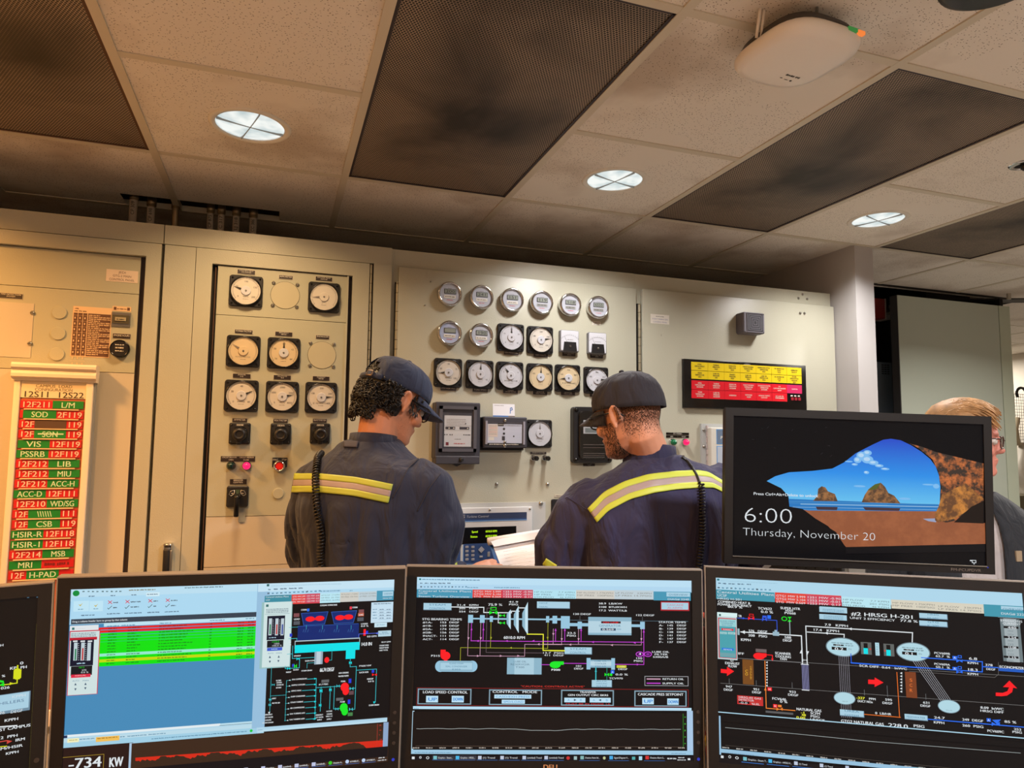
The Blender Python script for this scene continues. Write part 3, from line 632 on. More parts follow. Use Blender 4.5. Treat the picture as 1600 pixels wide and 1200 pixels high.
# turbine governor panel
p0, p1 = at(700, 789, D), at(851.5, 784, D); wG = .62; hG = .50
M_ = frame((p1.x-wG/2, D, p1.z-hG/2), (1, 0, 0), (0, 0, 1)); pr = M_.inverted()
def g(px, py): v = pr @ at(px, py, D-.02); return v.x, v.y
t = thing('turbine_controller', 'grey turbine control unit with blue keypad and green text display behind the notepad', 'control unit', M_)
GP = mat('pale_grey_plate', (186, 188, 186), .45); BLU = mat('keypad_blue', (44, 74, 128), .5); NAV = mat('header_navy', (48, 62, 96), .4); LBL = mat('light_blue_edge', (110, 160, 220), .5); KEY = mat('key_grey', (168, 172, 182), .5)
b = MB(); b.box(-wG/2, -hG/2, 0, wG/2, hG/2, .006, GP); b.build('mounting_plate', t)
x1_, y1_ = g(832, 791.5); b = MB(); b.box(-x1_, -hG/2+.03, .006, x1_, y1_, .02, mat('bezel_grey', (196, 198, 200), .4), .003); b.build('bezel', t)
x0_ = g(690, 800)[0]; xs, ys = g(823, 800); xe, ye = g(823, 811.5)
b = MB(); b.box(-xs, ye, .02, xs, ys, .0208, NAV); b.box(-xs, ye-.003, .02, xs, ye, .021, LBL); b.box(-xs, ye, .0208, xs, ye+.006, .021, BLU)
x5, y5 = g(726, 811); b.text('505', x5, y5+.003, .013, .0214, WHITE, 'r', w=.052, slant=.25, bold=.0012); b.text('Turbine Control', x5+.006, y5+.0045, .0085, .0214, mat('pale_text', (180, 186, 200), .5), 'l', w=.088, slant=.2); b.build('header', t)
xa, ya = g(721, 824.5); xb, yb = g(806.5, 847.5)
b = MB(); b.box(xa, yb, .02, xb, ya, .0205, mat('display_black', (10, 10, 8), .2)); GR = em((190, 240, 30), 1.1)
b.text('Speed', xa+.052, ya-.0205, .008, .021, GR, 'c', w=.024, bold=.0006); b.text('6010.0 RPM', xa+.118, ya-.0205, .008, .021, GR, 'c', w=.046, bold=.0006)
b.text('Status', xa+.049, ya-.0385, .008, .021, GR, 'c', w=.028, bold=.0006); b.text('6010.0 RPM', xa+.118, ya-.0385, .008, .021, GR, 'c', w=.046, bold=.0006); b.build('display', t)
xa, ya = g(724.5, 850); xb, yb = g(812, 877)
b = MB(); b.box(xa-.0025, yb-.0025, .02, xb, ya+.0025, .0204, LBL); b.box(xa, yb, .02, xb, ya, .0208, BLU); b.box(xa-.07, yb, .02, xa-.012, ya, .0206, BLU)
for r_ in range(4):
    for c_ in range(2):
        kx, ky = g(729.5+c_*9.3, 854.5+r_*6.4); b.box(kx-.0055, ky-.004, .0208, kx+.0055, ky+.004, .023, KEY); b.rect(kx-.003, ky-.001, kx+.003, ky+.001, .0232, INKG)
kx, ky = g(751.8, 858.5); s_ = .0125; b.add([(kx-s_, ky, .0235), (kx, ky-s_, .0235), (kx+s_, ky, .0235), (kx, ky+s_, .0235)], [(0, 1, 2, 3)], KEY)
for q in ((-.7, 0), (.7, 0), (0, .7), (0, -.7)): b.disc(kx+q[0]*s_*.8, ky+q[1]*s_*.8, .001, .0237, INK, 6)
kx, ky = g(751.5, 869.5); b.box(kx-.006, ky-.003, .0208, kx+.006, ky+.003, .023, KEY)
kx, ky = g(763.5, 865.7); b.box(kx-.0045, ky-.009, .0208, kx+.0045, ky+.009, .023, KEY)
for q in range(4): b.rect(kx-.0025, ky-.0075+q*.0042, kx+.0025, ky-.005+q*.0042, .0232, INKG)
for q in range(2):
    kx, ky = g(774+q*6, 871.5); b.box(kx-.005, ky-.0035, .0208, kx+.003, ky+.0035, .023, KEY)
    kx, ky = g(774, 865); b.box(kx-.005, ky-.0035, .0208, kx+.003, ky+.0035, .023, KEY)
b.build('keypad', t)
for px, py in ((847, 787), ): x_, y_ = g(px, py); screw(t, x_, y_, .006, .009, STEEL, 'mounting_screw', False); screw(t, -x_, y_, .006, .009, STEEL, 'mounting_screw', False)
for px, py in ((765.3, 796.5), (828, 795)): x_, y_ = g(px, py); screw(t, x_, y_, .02, .0045, STEEL, 'bezel_screw')
# small rotary selector to its right
M_, w_, h_ = box_on(861, 780, 892, 806)
t = thing('selector_switch', 'black rotary selector with white lettering, just left of the capped man sleeve', 'switch', M_)
b = MB(); b.rsq(0, 0, w_, h_, .006, 0, .006, BLK); b.text('OFF', -.02, .012, .005, .0065, WHITE); b.text('AUTO', -.024, .0, .005, .0065, WHITE); b.text('MAN', -.02, -.02, .005, .0065, WHITE); b.text('SELECT', .004, .021, .005, .0065, WHITE); b.build('face_plate', t)
b = MB(); b.lathe([(.016, .006), (.015, .022), (.013, .024)], BLKG, .008, 0, 24); b.box(.0065, -.015, .024, .0095, .015, .0255, WHITE); b.build('knob', t)
nameplate(t, .0, h_/2+.012, .055, .008, ['EMERGENCY MODE'], fg=INK, bgm=PAINT3, name='nameplate')
# selector switches of cabinet B
for k, (px, py, l_, n_) in enumerate(((374.7, 677.4, 'black selector knob under the left meter of the lowest row', ['AMMETER']), (438.4, 678, 'black selector knob under the middle meter of the lowest row', ['VOLTMETER']), (499.8, 677.4, 'black selector knob partly behind the shoulder with the coiled cord', ['WATTMETER']))):
    t = thing('selector_switch', l_, 'switch', wf(px, py, D+.004), 'black selector switches on the recessed panel')
    b = MB(); b.rsq(0, 0, .069, .074, .006, 0, .014, BLK, .004); b.rect(-.012, .027, .012, .032, .0143, PWHITE); b.scribble(-.022, .022, .0275, .004, .0146, INK, k); b.build('base', t)
    b = MB(); b.lathe([(.027, .014), (.026, .02), (.0235, .022)], BLKG, n=32); b.build('collar', t)
    b = MB(); b.lathe([(.021, .02), (.0225, .03), (.0225, .048), (.019, .054), (.011, .056), (.010, .053)], BLK, 0, -.004, 28); b.box(-.008, -.038, .024, .008, -.018, .042, BLK, .003); b.build('knob', t)
    for sx in (-1, 1):
        for sy in (-1, 1): screw(t, sx*.028, sy*.029, .013, .0036, BLKG, sl=False)
    nameplate(t, -.002, .046, .048, .013, n_, border=False)
# lamps, stop button
def lamp(t, x, y, m, r=.0135, ch=True, z=0):
    b = MB(); b.lathe([(r*1.12, z), (r*1.12, z+.008), (r*.98, z+.012)], CHROME if ch else BLKG, x, y, 24); b.build('ring', t)
    b = MB(); b.lathe([(r*.95, z+.008), (r*.98, z+.018), (r*.8, z+.026), (r*.45, z+.031), (r*.05, z+.033)], m, x, y, 24); b.build('lens', t)
PINK = mat('pink_lit_lens', (255, 30, 110), .2, emit=1.0); GRL = mat('dark_green_lens', (16, 44, 38), .15); GRL2 = mat('green_lens', (20, 110, 70), .15)
t = thing('nameplate', 'wide black label for circuit breaker open and close lamps', 'label', wf(372, 716.3, D+.004)); x_ = .111
b = MB(); b.box(-x_/2, -.0105, 0, x_/2, .0075, .002, PLATE); b.text('CIRCUIT BREAKER', -.028, .0015, .0045, .0024, PWHITE, w=.047); b.text('CIRCUIT BREAKER', .028, .0015, .0045, .0024, PWHITE, w=.047); b.text('OPEN', -.022, -.007, .0045, .0024, PWHITE, w=.016); b.text('CLOSE', .026, -.007, .0045, .0024, PWHITE, w=.018); b.build('plate', t)
t = thing('indicator_lamp', 'dark green unlit lamp under the circuit breaker label', 'lamp', wf(361.2, 727.6, D+.004)); lamp(t, 0, 0, GRL, ch=False)
t = thing('indicator_lamp', 'glowing pink lamp under the circuit breaker label', 'lamp', wf(385.5, 727.6, D+.004)); lamp(t, 0, 0, PINK, ch=False)
t = thing('indicator_lamp', 'green lamp between the capped man and the hidden device box', 'lamp', wf(1049.5, 691)); lamp(t, 0, 0, GRL2)
t = thing('indicator_lamp', 'glowing pink lamp right of the green lamp on the right cabinet', 'lamp', wf(1069, 691)); lamp(t, 0, 0, PINK)
t = thing('nameplate', 'two line black label above the green and pink lamps at right', 'label', wf(1058.5, 679.8))
b = MB(); b.box(-.056, .001, 0, .056, .0105, .002, BLKG); b.box(-.056, -.0115, 0, -.001, -.0015, .002, BLKG); b.box(.001, -.0115, 0, .056, -.0015, .002, BLKG); b.text('52-4200A', 0, .0035, .005, .0024, PWHITE, w=.044); b.text('OPEN', -.03, -.009, .004, .0024, PWHITE); b.text('CLOSED', .03, -.009, .004, .0024, PWHITE); b.build('plate', t)
t = thing('stop_button', 'red fast stop push button in a chrome ring with black plate', 'button', wf(436.3, 728, D+.004))
b = MB(); b.add([(-.024, -.004, .002), (.026, -.004, .002), (.025, .029, .002), (-.023, .029, .002)], [(0, 1, 2, 3)], BLKG); b.box(-.024, -.004, 0, .026, .029, .0019, BLKG); b.text('FAST', -.013, .019, .006, .0024, PWHITE, w=.018); b.text('STOP', .016, .019, .006, .0024, PWHITE, w=.016); b.build('plate', t)
b = MB(); b.lathe([(.020, .002), (.020, .012), (.017, .022), (.0145, .022), (.0135, .018)], CHROME, n=32, caps=False); b.build('ring', t)
b = MB(); b.lathe([(.0132, .004), (.0132, .019), (.0115, .0205)], mat('red_button', (225, 30, 24), .35), n=28); b.build('button', t)
# breaker control switch
t = thing('breaker_switch', 'black pistol grip breaker control switch with a grey tag hanging from it', 'switch', wf(371.3, 775.5, D+.004))
b = MB(); b.rsq(0, 0, .07, .073, .007, 0, .016, BLK, .004); b.build('base', t)
b = MB(); TG = mat('target_green', (60, 80, 60), .5)
for s_ in (-1, 1):
    pts = [Vector((s_*(.010+.022*math.sin(a)), .012+.012*math.cos(a)-.004*abs(math.sin(a)), .0)) for a in [k*PI/8 for k in range(9)]]
    b.tube([Vector((s_*.010, .022, .0175)), Vector((s_*.022, .019, .0175)), Vector((s_*.027, .008, .0175)), Vector((s_*.020, .003, .0175)), Vector((s_*.010, .010, .0175)), Vector((s_*.010, .022, .0175))], .0012, STEEL, 6); b.scribble(min(s_*.012, s_*.02), max(s_*.012, s_*.02), .010, .003, .0172, PWHITE, 3)
b.add([(-.007, .024, .0172), (-.004, .010, .0172), (.004, .010, .0172), (.007, .024, .0172)], [(0, 1, 2, 3)], TG); b.build('target_window', t)
b = MB(); b.lathe([(.011, .016), (.010, .045), (.008, .055)], BLKG, .001, 0, 20); b.box(-.008, -.066, .038, .008, .006, .058, BLKG, .005); b.build('grip', t)
b = MB(); b.box(.006, -.088, .002, .027, -.028, .0035, mat('grey_tag', (150, 152, 142), .5), .0); b.build('tag', t)
nameplate(t, .0, .050, .054, .018, ['BREAKER', 'CONTROL'], border=False)
t = thing('blank_plug', 'round beige blank plug beside the breaker control switch', 'plug', wf(434.6, 771, D+.004)); b = MB(); b.lathe([(.0185, -.001), (.0185, .003), (.0175, .004)], PAINT2, n=32, smooth=False); b.build('disc', t)
# ---- cabinet A items
YA = D+.014
for k, (px, py) in enumerate(((93, 488.5), (91, 521), (89, 553.5))):
    t = thing('blank_plug', ['top round beige blank plug of three beside the printed table', 'middle round beige blank plug of three beside the printed table', 'lowest round beige blank plug, just above the white board'][k], 'plug', wf(px, py, YA), 'round blank plugs on the left cabinet')
    b = MB(); b.lathe([(.0215, -.001), (.0215, .003), (.0205, .004)], PAINT2, n=32, smooth=False); b.build('disc', t)
t = thing('nameplate', 'white paper label at the top of the left cabinet, JEDI main control panel', 'label', wf(191, 431.5, YA)); sx_, sy_ = scl(191, 431)
b = MB(); b.box(-.0475, -.0205, 0, .0475, .0205, .001, mat('label_paper', (226, 206, 186), .6))
for k, s_ in enumerate(('JEDI', 'GTG-2 MAIN', 'CONTROL PANEL')): b.text(s_, 0, .0085-.0125*k, .0075, .0014, mat('brown_ink', (110, 86, 70), .6), w=(.022, .056, .076)[k])
b.build('paper', t)
t = thing('nameplate', 'small black engraved plate near the left edge above a blank opening', 'label', wf(17.5, 462.5, YA)); nameplate(t, 0, 0, .062, .016, ['FIRE DETECTION', 'SYSTEM'], name='plate')
t = thing('window_cover', 'flat beige blank opening cover at the left edge with two screws', 'cover plate', wf(12, 513, YA)); b = MB(); b.box(-.12, -.092, 0, .068, .085, .0015, PAINT3); b.build('plate', t)
M2 = t.matrix_world.inverted()
for px, py in ((51, 489), (47, 537)): v = M2 @ at(px, py, YA); screw(t, v.x, v.y, 0, .0075, STEEL)
M_, w_, h_ = box_on(113, 477, 169.5, 559)
t = thing('instruction_table', 'brown printed table with cream columns of text on the left cabinet', 'sign', M_ @ Matrix.Translation((0, 0, -.014)))
b = MB(); PB = mat('table_brown', (98, 64, 46), .5); PC = mat('table_cream', (226, 192, 150), .5); b.box(-w_/2, -h_/2, 0, w_/2, h_/2, .001, PC); b.rect(-w_/2+.003, -h_/2+.003, -w_*.13, h_/2-.022, .0013, PB); b.rect(-w_*.11, -h_/2+.003, w_/2-.003, h_/2-.022, .0013, PB)
b.scribble(-w_*.45, -w_*.36, h_/2-.010, .004, .0014, PB, 1)
for k in range(3): b.scribble(-w_*.46+k*w_*.11, -w_*.38+k*w_*.11, h_/2-.018, .004, .0014, PB, k)
for k in (1, 2): b.line([(-w_*.49+k*w_*.125, -h_/2), (-w_*.49+k*w_*.125, h_/2-.02)], .0015, .0016, PC)
for k in range(9): b.line([(-w_/2, h_/2-.03-k*.019), (-w_*.12, h_/2-.03-k*.019)], .0006, .0016, PC)
for k in range(26):
    y_ = h_/2-.030-k*.0062
    if y_ > -h_/2+.006: b.scribble(-w_*.09, w_*(.47 if k % 3 else .2), y_, .0042, .0016, PC, k); 
for k in range(9):
    for c_ in range(3): b.rect(-w_*.45+c_*w_*.125, h_/2-.042-k*.019, -w_*.42+c_*w_*.125, h_/2-.036-k*.019, .0016, PC)
b.build('plate', t)
t = thing('toggle_breaker', 'small framed switch under a cream label at the right of the printed table', 'switch', wf(189.5, 499.5, YA))
b = MB(); b.box(-.028, -.024, 0, .028, .024, .004, STEEL); b.box(-.025, -.014, .004, .025, .014, .010, mat('olive_dark', (82, 76, 58), .4)); b.box(-.016, -.006, .01, .016, .006, .013, mat('pale_slot', (170, 160, 130), .4)); b.scribble(-.012, .012, -.003, .004, .0134, INK, 2); b.build('switch_body', t)
b = MB(); b.box(-.028, .028, 0, .028, .045, .0012, PC); b.rect(-.024, .032, -.016, .042, .0015, PB); b.rect(.016, .032, .024, .042, .0015, PB); b.scribble(-.014, .014, .034, .004, .0015, PB, 2); b.build('label_plate', t)
t = thing('round_meter', 'round black hour meter at the right edge of the left cabinet panel', 'meter', wf(188, 545.5, YA))
b = MB(); b.lathe([(.030, 0), (.030, .012), (.028, .017), (.0255, .015)], BLKG, n=36, caps=False); b.disc(0, 0, .026, .0145, BLK, 32); b.scribble(-.013, .013, .011, .0035, .0149, PWHITE, 1); b.rect(-.013, -.001, .013, .006, .0149, mat('counter_grey', (96, 84, 66), .4)); b.scribble(-.012, .012, .0005, .0045, .0151, PWHITE, 2); b.scribble(-.012, .012, -.010, .004, .0149, PWHITE, 3); b.build('case', t)
nameplate(t, .002, .044, .052, .0155, ['ENGINE HOURS'])
# latch handle between A and B
t = thing('door_handle', 'chrome and black lever handle low on the strip left of the recessed panel', 'handle', wf(263, 858, D-.002))
b = MB(); b.box(-.013, -.002, 0, .013, .022, .030, CHROME, .004); b.build('pivot', t)
b = MB(); b.box(-.011, -.12, .016, .009, .004, .034, BLK, .004); b.box(.008, -.12, .014, .016, .0, .030, STEEL, .002); b.build('lever', t)
# ---- cabinet D items
M_, w_, h_ = box_on(1149.5, 490, 1184, 525)
t = thing('alarm_horn', 'grey square horn with concentric slotted grille on the right cabinet', 'horn', M_); HG = mat('horn_grey', (112, 108, 116), .5); HD = mat('horn_dark', (50, 48, 54), .6)
b = MB(); b.rsq(0, 0, w_*.98, h_, .009, 0, .052, HG, .004); b.build('housing', t)
b = MB(); b.rsq(.004, .001, w_*.74, h_*.80, .003, .051, .054, HD)
for k in range(5):
    a_ = w_*.36*(1-k*.2)
    for q in ((-a_, -a_, a_, -a_), (a_, -a_, a_, a_), (a_, a_, -a_, a_), (-a_, a_, -a_, -a_)): b.line([(q[0]+.004, q[1]+.001), (q[2]+.004, q[3]+.001)], .0028, .0545, HG)
b.build('grille', t)
for sx, sy in ((1, 1), (1, -1), (-1, -1)): screw(t, sx*(w_*.42)+.001, sy*(h_*.44), .051, .003, HD, sl=False)
t = thing('nameplate', 'small white label, steam turbine control panel, at the upper left of the right door', 'label', wf(1031, 498.5))
b = MB(); b.box(-.046, -.0215, 0, .046, .0195, .001, WHITE)
for k, s_ in enumerate(('-', 'STEAM TURBINE GEN', 'CONTROL PANEL')): b.text(s_, 0, .0085-.0125*k, .006, .0014, mat('faded_blue_ink', (130, 130, 160), .6), w=(.03, .078, .07)[k]) if k else b.scribble(-.02, .02, .0085, .004, .0014, INKG, 1)
b.build('paper', t)
t = thing('marking', 'tiny pencilled figure 2 on the door under the white label', 'marking', wf(1033, 525)); b = MB(); b.text('2', 0, 0, .007, .0006, INK); b.build('figure', t)
# annunciator, laid out from its corners
A0, A1 = at(1065.5, 562, D), at(1257, 638, D); AW = A1.x-A0.x; AH = .1735
zc_ = (at(1065.5, 561, D).z+at(1065.5, 637, D).z)/2
AH = at(1065.5, 561, D).z-at(1065.5, 637, D).z
t = thing('annunciator_panel', 'black framed alarm window panel with two yellow rows over two red rows', 'alarm panel', frame(((A0.x+A1.x)/2, D, zc_), (1, 0, 0), (0, 0, 1)))
b = MB(); b.box(-AW/2-.002, -AH/2-.002, 0, AW/2+.002, AH/2+.002, .002, STEEL); b.box(-AW/2, -AH/2, 0, AW/2, AH/2, .016, BLKG, .002); b.build('frame', t)
b = MB(); b.disc(.0, AH/2-.012, .019, .0164, mat('logo_silver', (190, 190, 190), .3, .6), 24, ry=.005); b.scribble(-.014, .014, AH/2-.0145, .004, .0167, INK, 1); b.build('maker_badge', t)
YEL = mat('alarm_yellow', (236, 206, 24), .35); RED = mat('alarm_red', (222, 22, 40), .35)
gx0 = -AW/2+.035; gw = (AW-.062)/7; r_y = [(AH/2-.030, .036), (AH/2-.068, .036), (AH/2-.112, .039), (AH/2-.152, .038)]
WT = [[('AXIAL', 'DISPLACEMENT', 'HIGH'), ('TURBINE', 'VIBRATION', 'HIGH'), ('GENERATOR', 'VIBRATION', 'HIGH'), ('THRUST BEARING', 'TEMPERATURE', 'HIGH'), ('GENERATOR STATOR', 'TEMPERATURE', 'HIGH'), ('OIL RESERVOIR', 'LEVEL', 'HIGH'), ('GENERATOR', 'PROBLEM')],
      [('STEAM', 'TEMPERATURE', 'HIGH'), ('LUBE OIL', 'PRESSURE', 'LOW'), ('EXHAUST', 'PRESSURE', 'HIGH'), ('LUBE OIL', 'PRESSURE', 'HIGH'), ('LUBE OIL', 'TEMPERATURE', 'HIGH'), ('OIL RESERVOIR', 'LEVEL', 'LOW'), ('FILTER', 'DIFFERENTIAL', 'PRESSURE', 'HIGH')],
      [('AXIAL', 'DISPLACEMENT', 'SHUTDOWN'), ('TURBINE', 'VIBRATION', 'SHUTDOWN'), ('GENERATOR', 'VIBRATION', 'SHUTDOWN'), ('THRUST BEARING', 'TEMPERATURE', 'SHUTDOWN'), ('GENERATOR STATOR', 'TEMPERATURE', 'SHUTDOWN'), ('STG', 'CUSTOMER BREAKER', 'ALARM'), ('POWER ON',)],
      [('STEAM', 'TEMPERATURE', 'SHUTDOWN'), ('LUBE OIL', 'PRESSURE', 'SHUTDOWN'), ('OVERSPEED',), ('WATCH DOG', 'ALARM'), ('BREAKER TRIPPED', 'LOCK OUT'), ('AC LUBE OIL', 'PUMP RUNNING'), None]]
for r_ in range(4):
    for c_ in range(7):
        if r_ == 3 and c_ == 6: continue
        xc = gx0+gw*(c_+.5); yc, hh = r_y[r_]; m_ = YEL if r_ < 2 else RED
        if r_ == 2 and c_ == 6: m_ = mat('alarm_pink_lit', (255, 40, 110), .4, emit=.85)
        b = MB(); b.box(xc-gw/2+.0006, yc-hh/2, .014, xc+gw/2-.0006, yc+hh/2, .0175, m_)
        ls = WT[r_][c_]; n_ = len(ls); lh = .0088
        for k, s_ in enumerate(ls):
            b.text(s_, xc, yc+lh*(n_/2-k-1)+lh*.16, lh*.66, .0179, INK if r_ < 2 else PWHITE, w=min(gw*.84, len(s_)*.0042), bold=.0003)
        b.build('alarm_window', t)
b = MB(); xc = gx0+gw*6.5; yc = r_y[3][0]
for k in range(3): b.box(xc-.022+k*.02, yc-.012, .014, xc-.008+k*.02, yc+.002, .02, mat('red_key', (150, 20, 40), .4)); b.rect(xc-.022+k*.02, yc+.006, xc-.010+k*.02, yc+.012, .0165, PWHITE)
b.build('push_buttons', t)
# device box behind the top monitor
p0 = at(1093.5, 662, D); wP, hP = .36, .40
t = thing('overspeed_unit', 'pale device box with blue panels, mostly behind the top monitor', 'control unit', frame((p0.x+wP/2, D, p0.z-hP/2), (1, 0, 0), (0, 0, 1)))
b = MB(); b.box(-wP/2, -hP/2, 0, wP/2, hP/2, .012, GP); b.build('flange', t)
b = MB(); b.box(-wP/2+.024, -hP/2+.02, .012, wP/2-.024, hP/2-.016, .045, mat('warm_plate', (206, 200, 188), .45), .006); b.build('door', t)
b = MB(); z_ = .046; b.box(-wP/2+.052, hP/2-.088, .04, wP/2-.05, hP/2-.024, z_, mat('badge_blue', (90, 150, 210), .5)); b.box(-wP/2+.055, hP/2-.085, .04, wP/2-.053, hP/2-.027, z_+.0005, mat('badge_grey', (104, 122, 146), .5)); b.text('ProTech', -wP/2+.07, hP/2-.066, .013, z_+.001, WHITE, 'l', w=.075, slant=.15, bold=.001)
b.box(-wP/2+.052, -hP/2+.05, .04, wP/2-.05, hP/2-.096, z_, mat('badge_blue', (90, 150, 210))); b.box(-wP/2+.055, -hP/2+.053, .04, wP/2-.053, hP/2-.099, z_+.0005, mat('plate_grey2', (180, 188, 200), .5)); b.build('front_label', t)
b = MB(); b.box(-wP/2+.082, hP/2-.20, .045, .03, hP/2-.118, .0475, mat('screen_frame', (90, 92, 96), .5)); b.rect(-wP/2+.086, hP/2-.196, .026, hP/2-.122, .048, mat('screen_grey', (120, 130, 136), .4)); b.rect(-wP/2+.088, hP/2-.17, -wP/2+.11, hP/2-.155, .0484, em((40, 130, 220), .8)); b.rect(-wP/2+.088, hP/2-.150, -wP/2+.11, hP/2-.145, .0484, WHITE); b.build('screen', t)
for y_ in (hP/2-.028, hP/2-.10, -hP/2+.1): screw(t, -wP/2+.011, y_, .012, .007, STEEL, 'flange_screw', False)
b = MB()
for k in range(14): b.box(-wP/2+.022, hP/2-.03-k*.026, .012, -wP/2+.030, hP/2-.008-k*.026, .022, mat('hinge_pink', (196, 182, 178), .4))
b.build('piano_hinge', t)
t = thing('nameplate', 'small black label peeking over the shoulder with the straight cord', 'label', wf(1062, 713)); nameplate(t, 0, 0, .045, .009, ['CONTROL'], border=False, name='plate')

# ---- campus load board in front of the left cabinet
YBo = D-.035
q0, q1 = at(20.5, 566, YBo), at(152.5, 571, YBo); bw = q1.x-q0.x; bz1 = q0.z; bz0 = .62
t = thing('load_board', 'white framed campus load configuration board full of red and green strips', 'board', frame(((q0.x+q1.x)/2, YBo, bz1), (1, 0, 0), (0, 0, 1)))
pr2 = t.matrix_world.inverted()
def gb(px, py): v = pr2 @ at(px, py, YBo); return v.x, v.y
BW = mat('board_frame_white', (232, 214, 192), .5); BF = mat('board_field', (176, 92, 62), .7)
hB = bz1-bz0; ins = [gb(32.4, 597.5), gb(135, 598.5)]; ix0, ix1, iy = ins[0][0], ins[1][0], ins[0][1]
b = MB(); b.box(-bw/2+.006, -hB, -.031, ix0, -.05, 0, BW, .003); b.box(ix1, -hB, -.031, bw/2-.008, -.05, 0, BW, .003); b.box(-bw/2+.006, -hB, -.031, bw/2-.008, -hB+.05, 0, BW, .003)
b.box(bw/2-.010, -hB, -.03, bw/2-.004, -.05, -.006, mat('grey_edge_strip', (150, 150, 148), .5)); b.build('frame', t)
b = MB(); prof = [(-.034, 0), (.014, 0), (.018, -.007), (.018, -.015), (.010, -.023), (.014, -.034), (.014, -.044), (.004, -.050), (.004, -.056), (-.03, -.057)]
b.loft([[Vector((x_, y_, z_)) for z_, y_ in prof] for x_ in (-bw/2, bw/2)], BW, smooth=False); b.build('crown', t)
ty = gb(80, 623)[1]
b = MB(); b.box(ix0, -hB+.05, -.03, ix1, ty, -.006, BF); b.build('backing', t)
b = MB(); b.box(ix0, ty+.002, -.03, ix1, iy+.006, -.004, mat('header_card', (232, 212, 178), .6)); xm = (ix0+ix1)/2
y_a = gb(80, 605.5)[1]; y_b = gb(80, 611)[1]; y_c = gb(80, 621)[1]; TI = mat('thin_brown_ink', (120, 110, 80), .6)
CW = ix1-ix0; b.text('CAMPUS  LOAD', xm, y_a, .009, -.0036, TI, w=CW*.56, bold=.0003); b.text('CONFIGURATION', xm, y_b, .009, -.0036, TI, w=CW*.58, bold=.0003); b.text('12S11  12S22', xm, y_c, .0185, -.0036, mat('dark_olive_ink', (60, 56, 40), .6), w=CW*.94, bold=.0006); b.build('header_card', t)
RD = mat('strip_red', (196, 24, 32), .45); GN = mat('strip_green', (14, 128, 44), .45); TX = mat('strip_text', (244, 200, 186), .5); TG2 = mat('strip_text_green', (196, 226, 190), .5); CR_ = mat('cream_rail', (226, 196, 150), .5)
rows = [('r', '12F211', 'g', 'L/M', .0), ('x', '1', 'SOD', '2F119', 0), ('x', '12F', None, '119', 0), ('x', '12F', '-SON-', '119', 0), ('g', 'VIS', 'r', '12F119', 0), ('g', 'PSSRB', 'r', '12F119', 0), ('r', '12F212', 'g', 'LIB', 0), ('r', '12F212', 'g', 'MIU', 0), ('r', '12F212', 'g', 'ACC-H', 0), ('g', 'ACC-D', 'r', '12F111', 0), ('r', '12F210', 'g', 'WD/SG', 0), ('x', '12F', '\\\\\\\\\\\\', '111', 0), ('x', '12F', 'CSB', '119', 0), ('g', 'HSIR-R', 'r', '12F118', 0), ('g', 'HSIR-1', 'r', '12F118', 0), ('r', '12F214', 'g', 'MSB', 0), ('g', 'MRI', 'r', '*', 0), ('x', '12F', 'H-PAD', ' ', 0), ('r', '12F211', 'g', 'LAB', 0)]
W_ = ix1-ix0-.004; y_t = gb(80, 626.5)[1]; pit = (gb(60, 892)[1]-gb(80, 626.5)[1])/-17.0
rng = random.Random(3)
for k, rw in enumerate(rows):
    if k == 18: break
    y_ = y_t-pit*k; hh = pit*.78; xa = ix0+.002+rng.uniform(-.001, .002); z_ = -.0035; xb = xa+W_*.985
    b = MB(); zt = z_+.0012
    def tx(s_, x_, ww, m_): b.text(s_, x_, y_-hh*.86, hh*.72, zt, m_, w=ww, bold=.0007)
    if rw[0] in 'rg':
        xm_ = xa+W_*(.5 if rw[0] == 'r' else .49)
        ma, mb_ = (RD, GN) if rw[0] == 'r' else (GN, RD)
        b.box(xa, y_-hh, -.006, xm_, y_, z_, ma); b.box(xm_, y_-hh+.001, -.006, xb, y_+.001, z_+.0004, mb_)
        wl = {3: .5, 5: .86, 6: .92}; s1, s2 = rw[1], rw[3]
        tx(s1, (xa+xm_)/2, (xm_-xa)*min(.94, .155*len(s1)), TX if ma is RD else TG2)
        if s2 == '*': b.scribble(xm_+.008, xb-.012, y_-hh*.7, hh*.4, zt, mat('dark_red_scrawl', (120, 12, 20), .6), 4)
        else: tx(s2, (xm_+xb)/2, (xb-xm_)*min(.94, .155*len(s2)), TX if mb_ is RD else TG2)
    else:
        b.box(xa, y_-hh, -.006, xb, y_, z_, RD); g0, g1 = xa+W_*.24, xa+W_*.73
        if k == 1: g0, g1 = xa+W_*.05, xa+W_*.56
        if k == 17: g0, g1 = xa+W_*.27, xa+W_*.76
        b.box(g0, y_-hh, z_, g1, y_+.001, z_+.0012, GN if rw[2] else mat('bare_brown', (84, 60, 46), .7)); zt = z_+.0016
        if rw[2]:
            s_ = rw[2].strip('-'); b.text(s_, (g0+g1)/2, y_-hh*.86, hh*.72, zt, TG2, w=(g1-g0)*min(.94, .17*len(s_)) if '\\' not in s_ else .04, bold=.0007)
            if rw[2][0] == '-': b.rect(g0+.010, y_-hh*.55, g1-.006, y_-hh*.38, zt+.0003, TG2)
        zt = z_+.0012
        if k > 1: tx(rw[1], xa+W_*.125, W_*.22, TX)
        if rw[3].strip(): tx(rw[3], (g1+xb)/2, (xb-g1)*.92, TX)
    b.build('name_strip', t)
    b = MB(); b.box(xa+.012, y_-hh-.0045, -.004, xb-.012, y_-hh-.001, .0, CR_); b.build('card_rail', t)
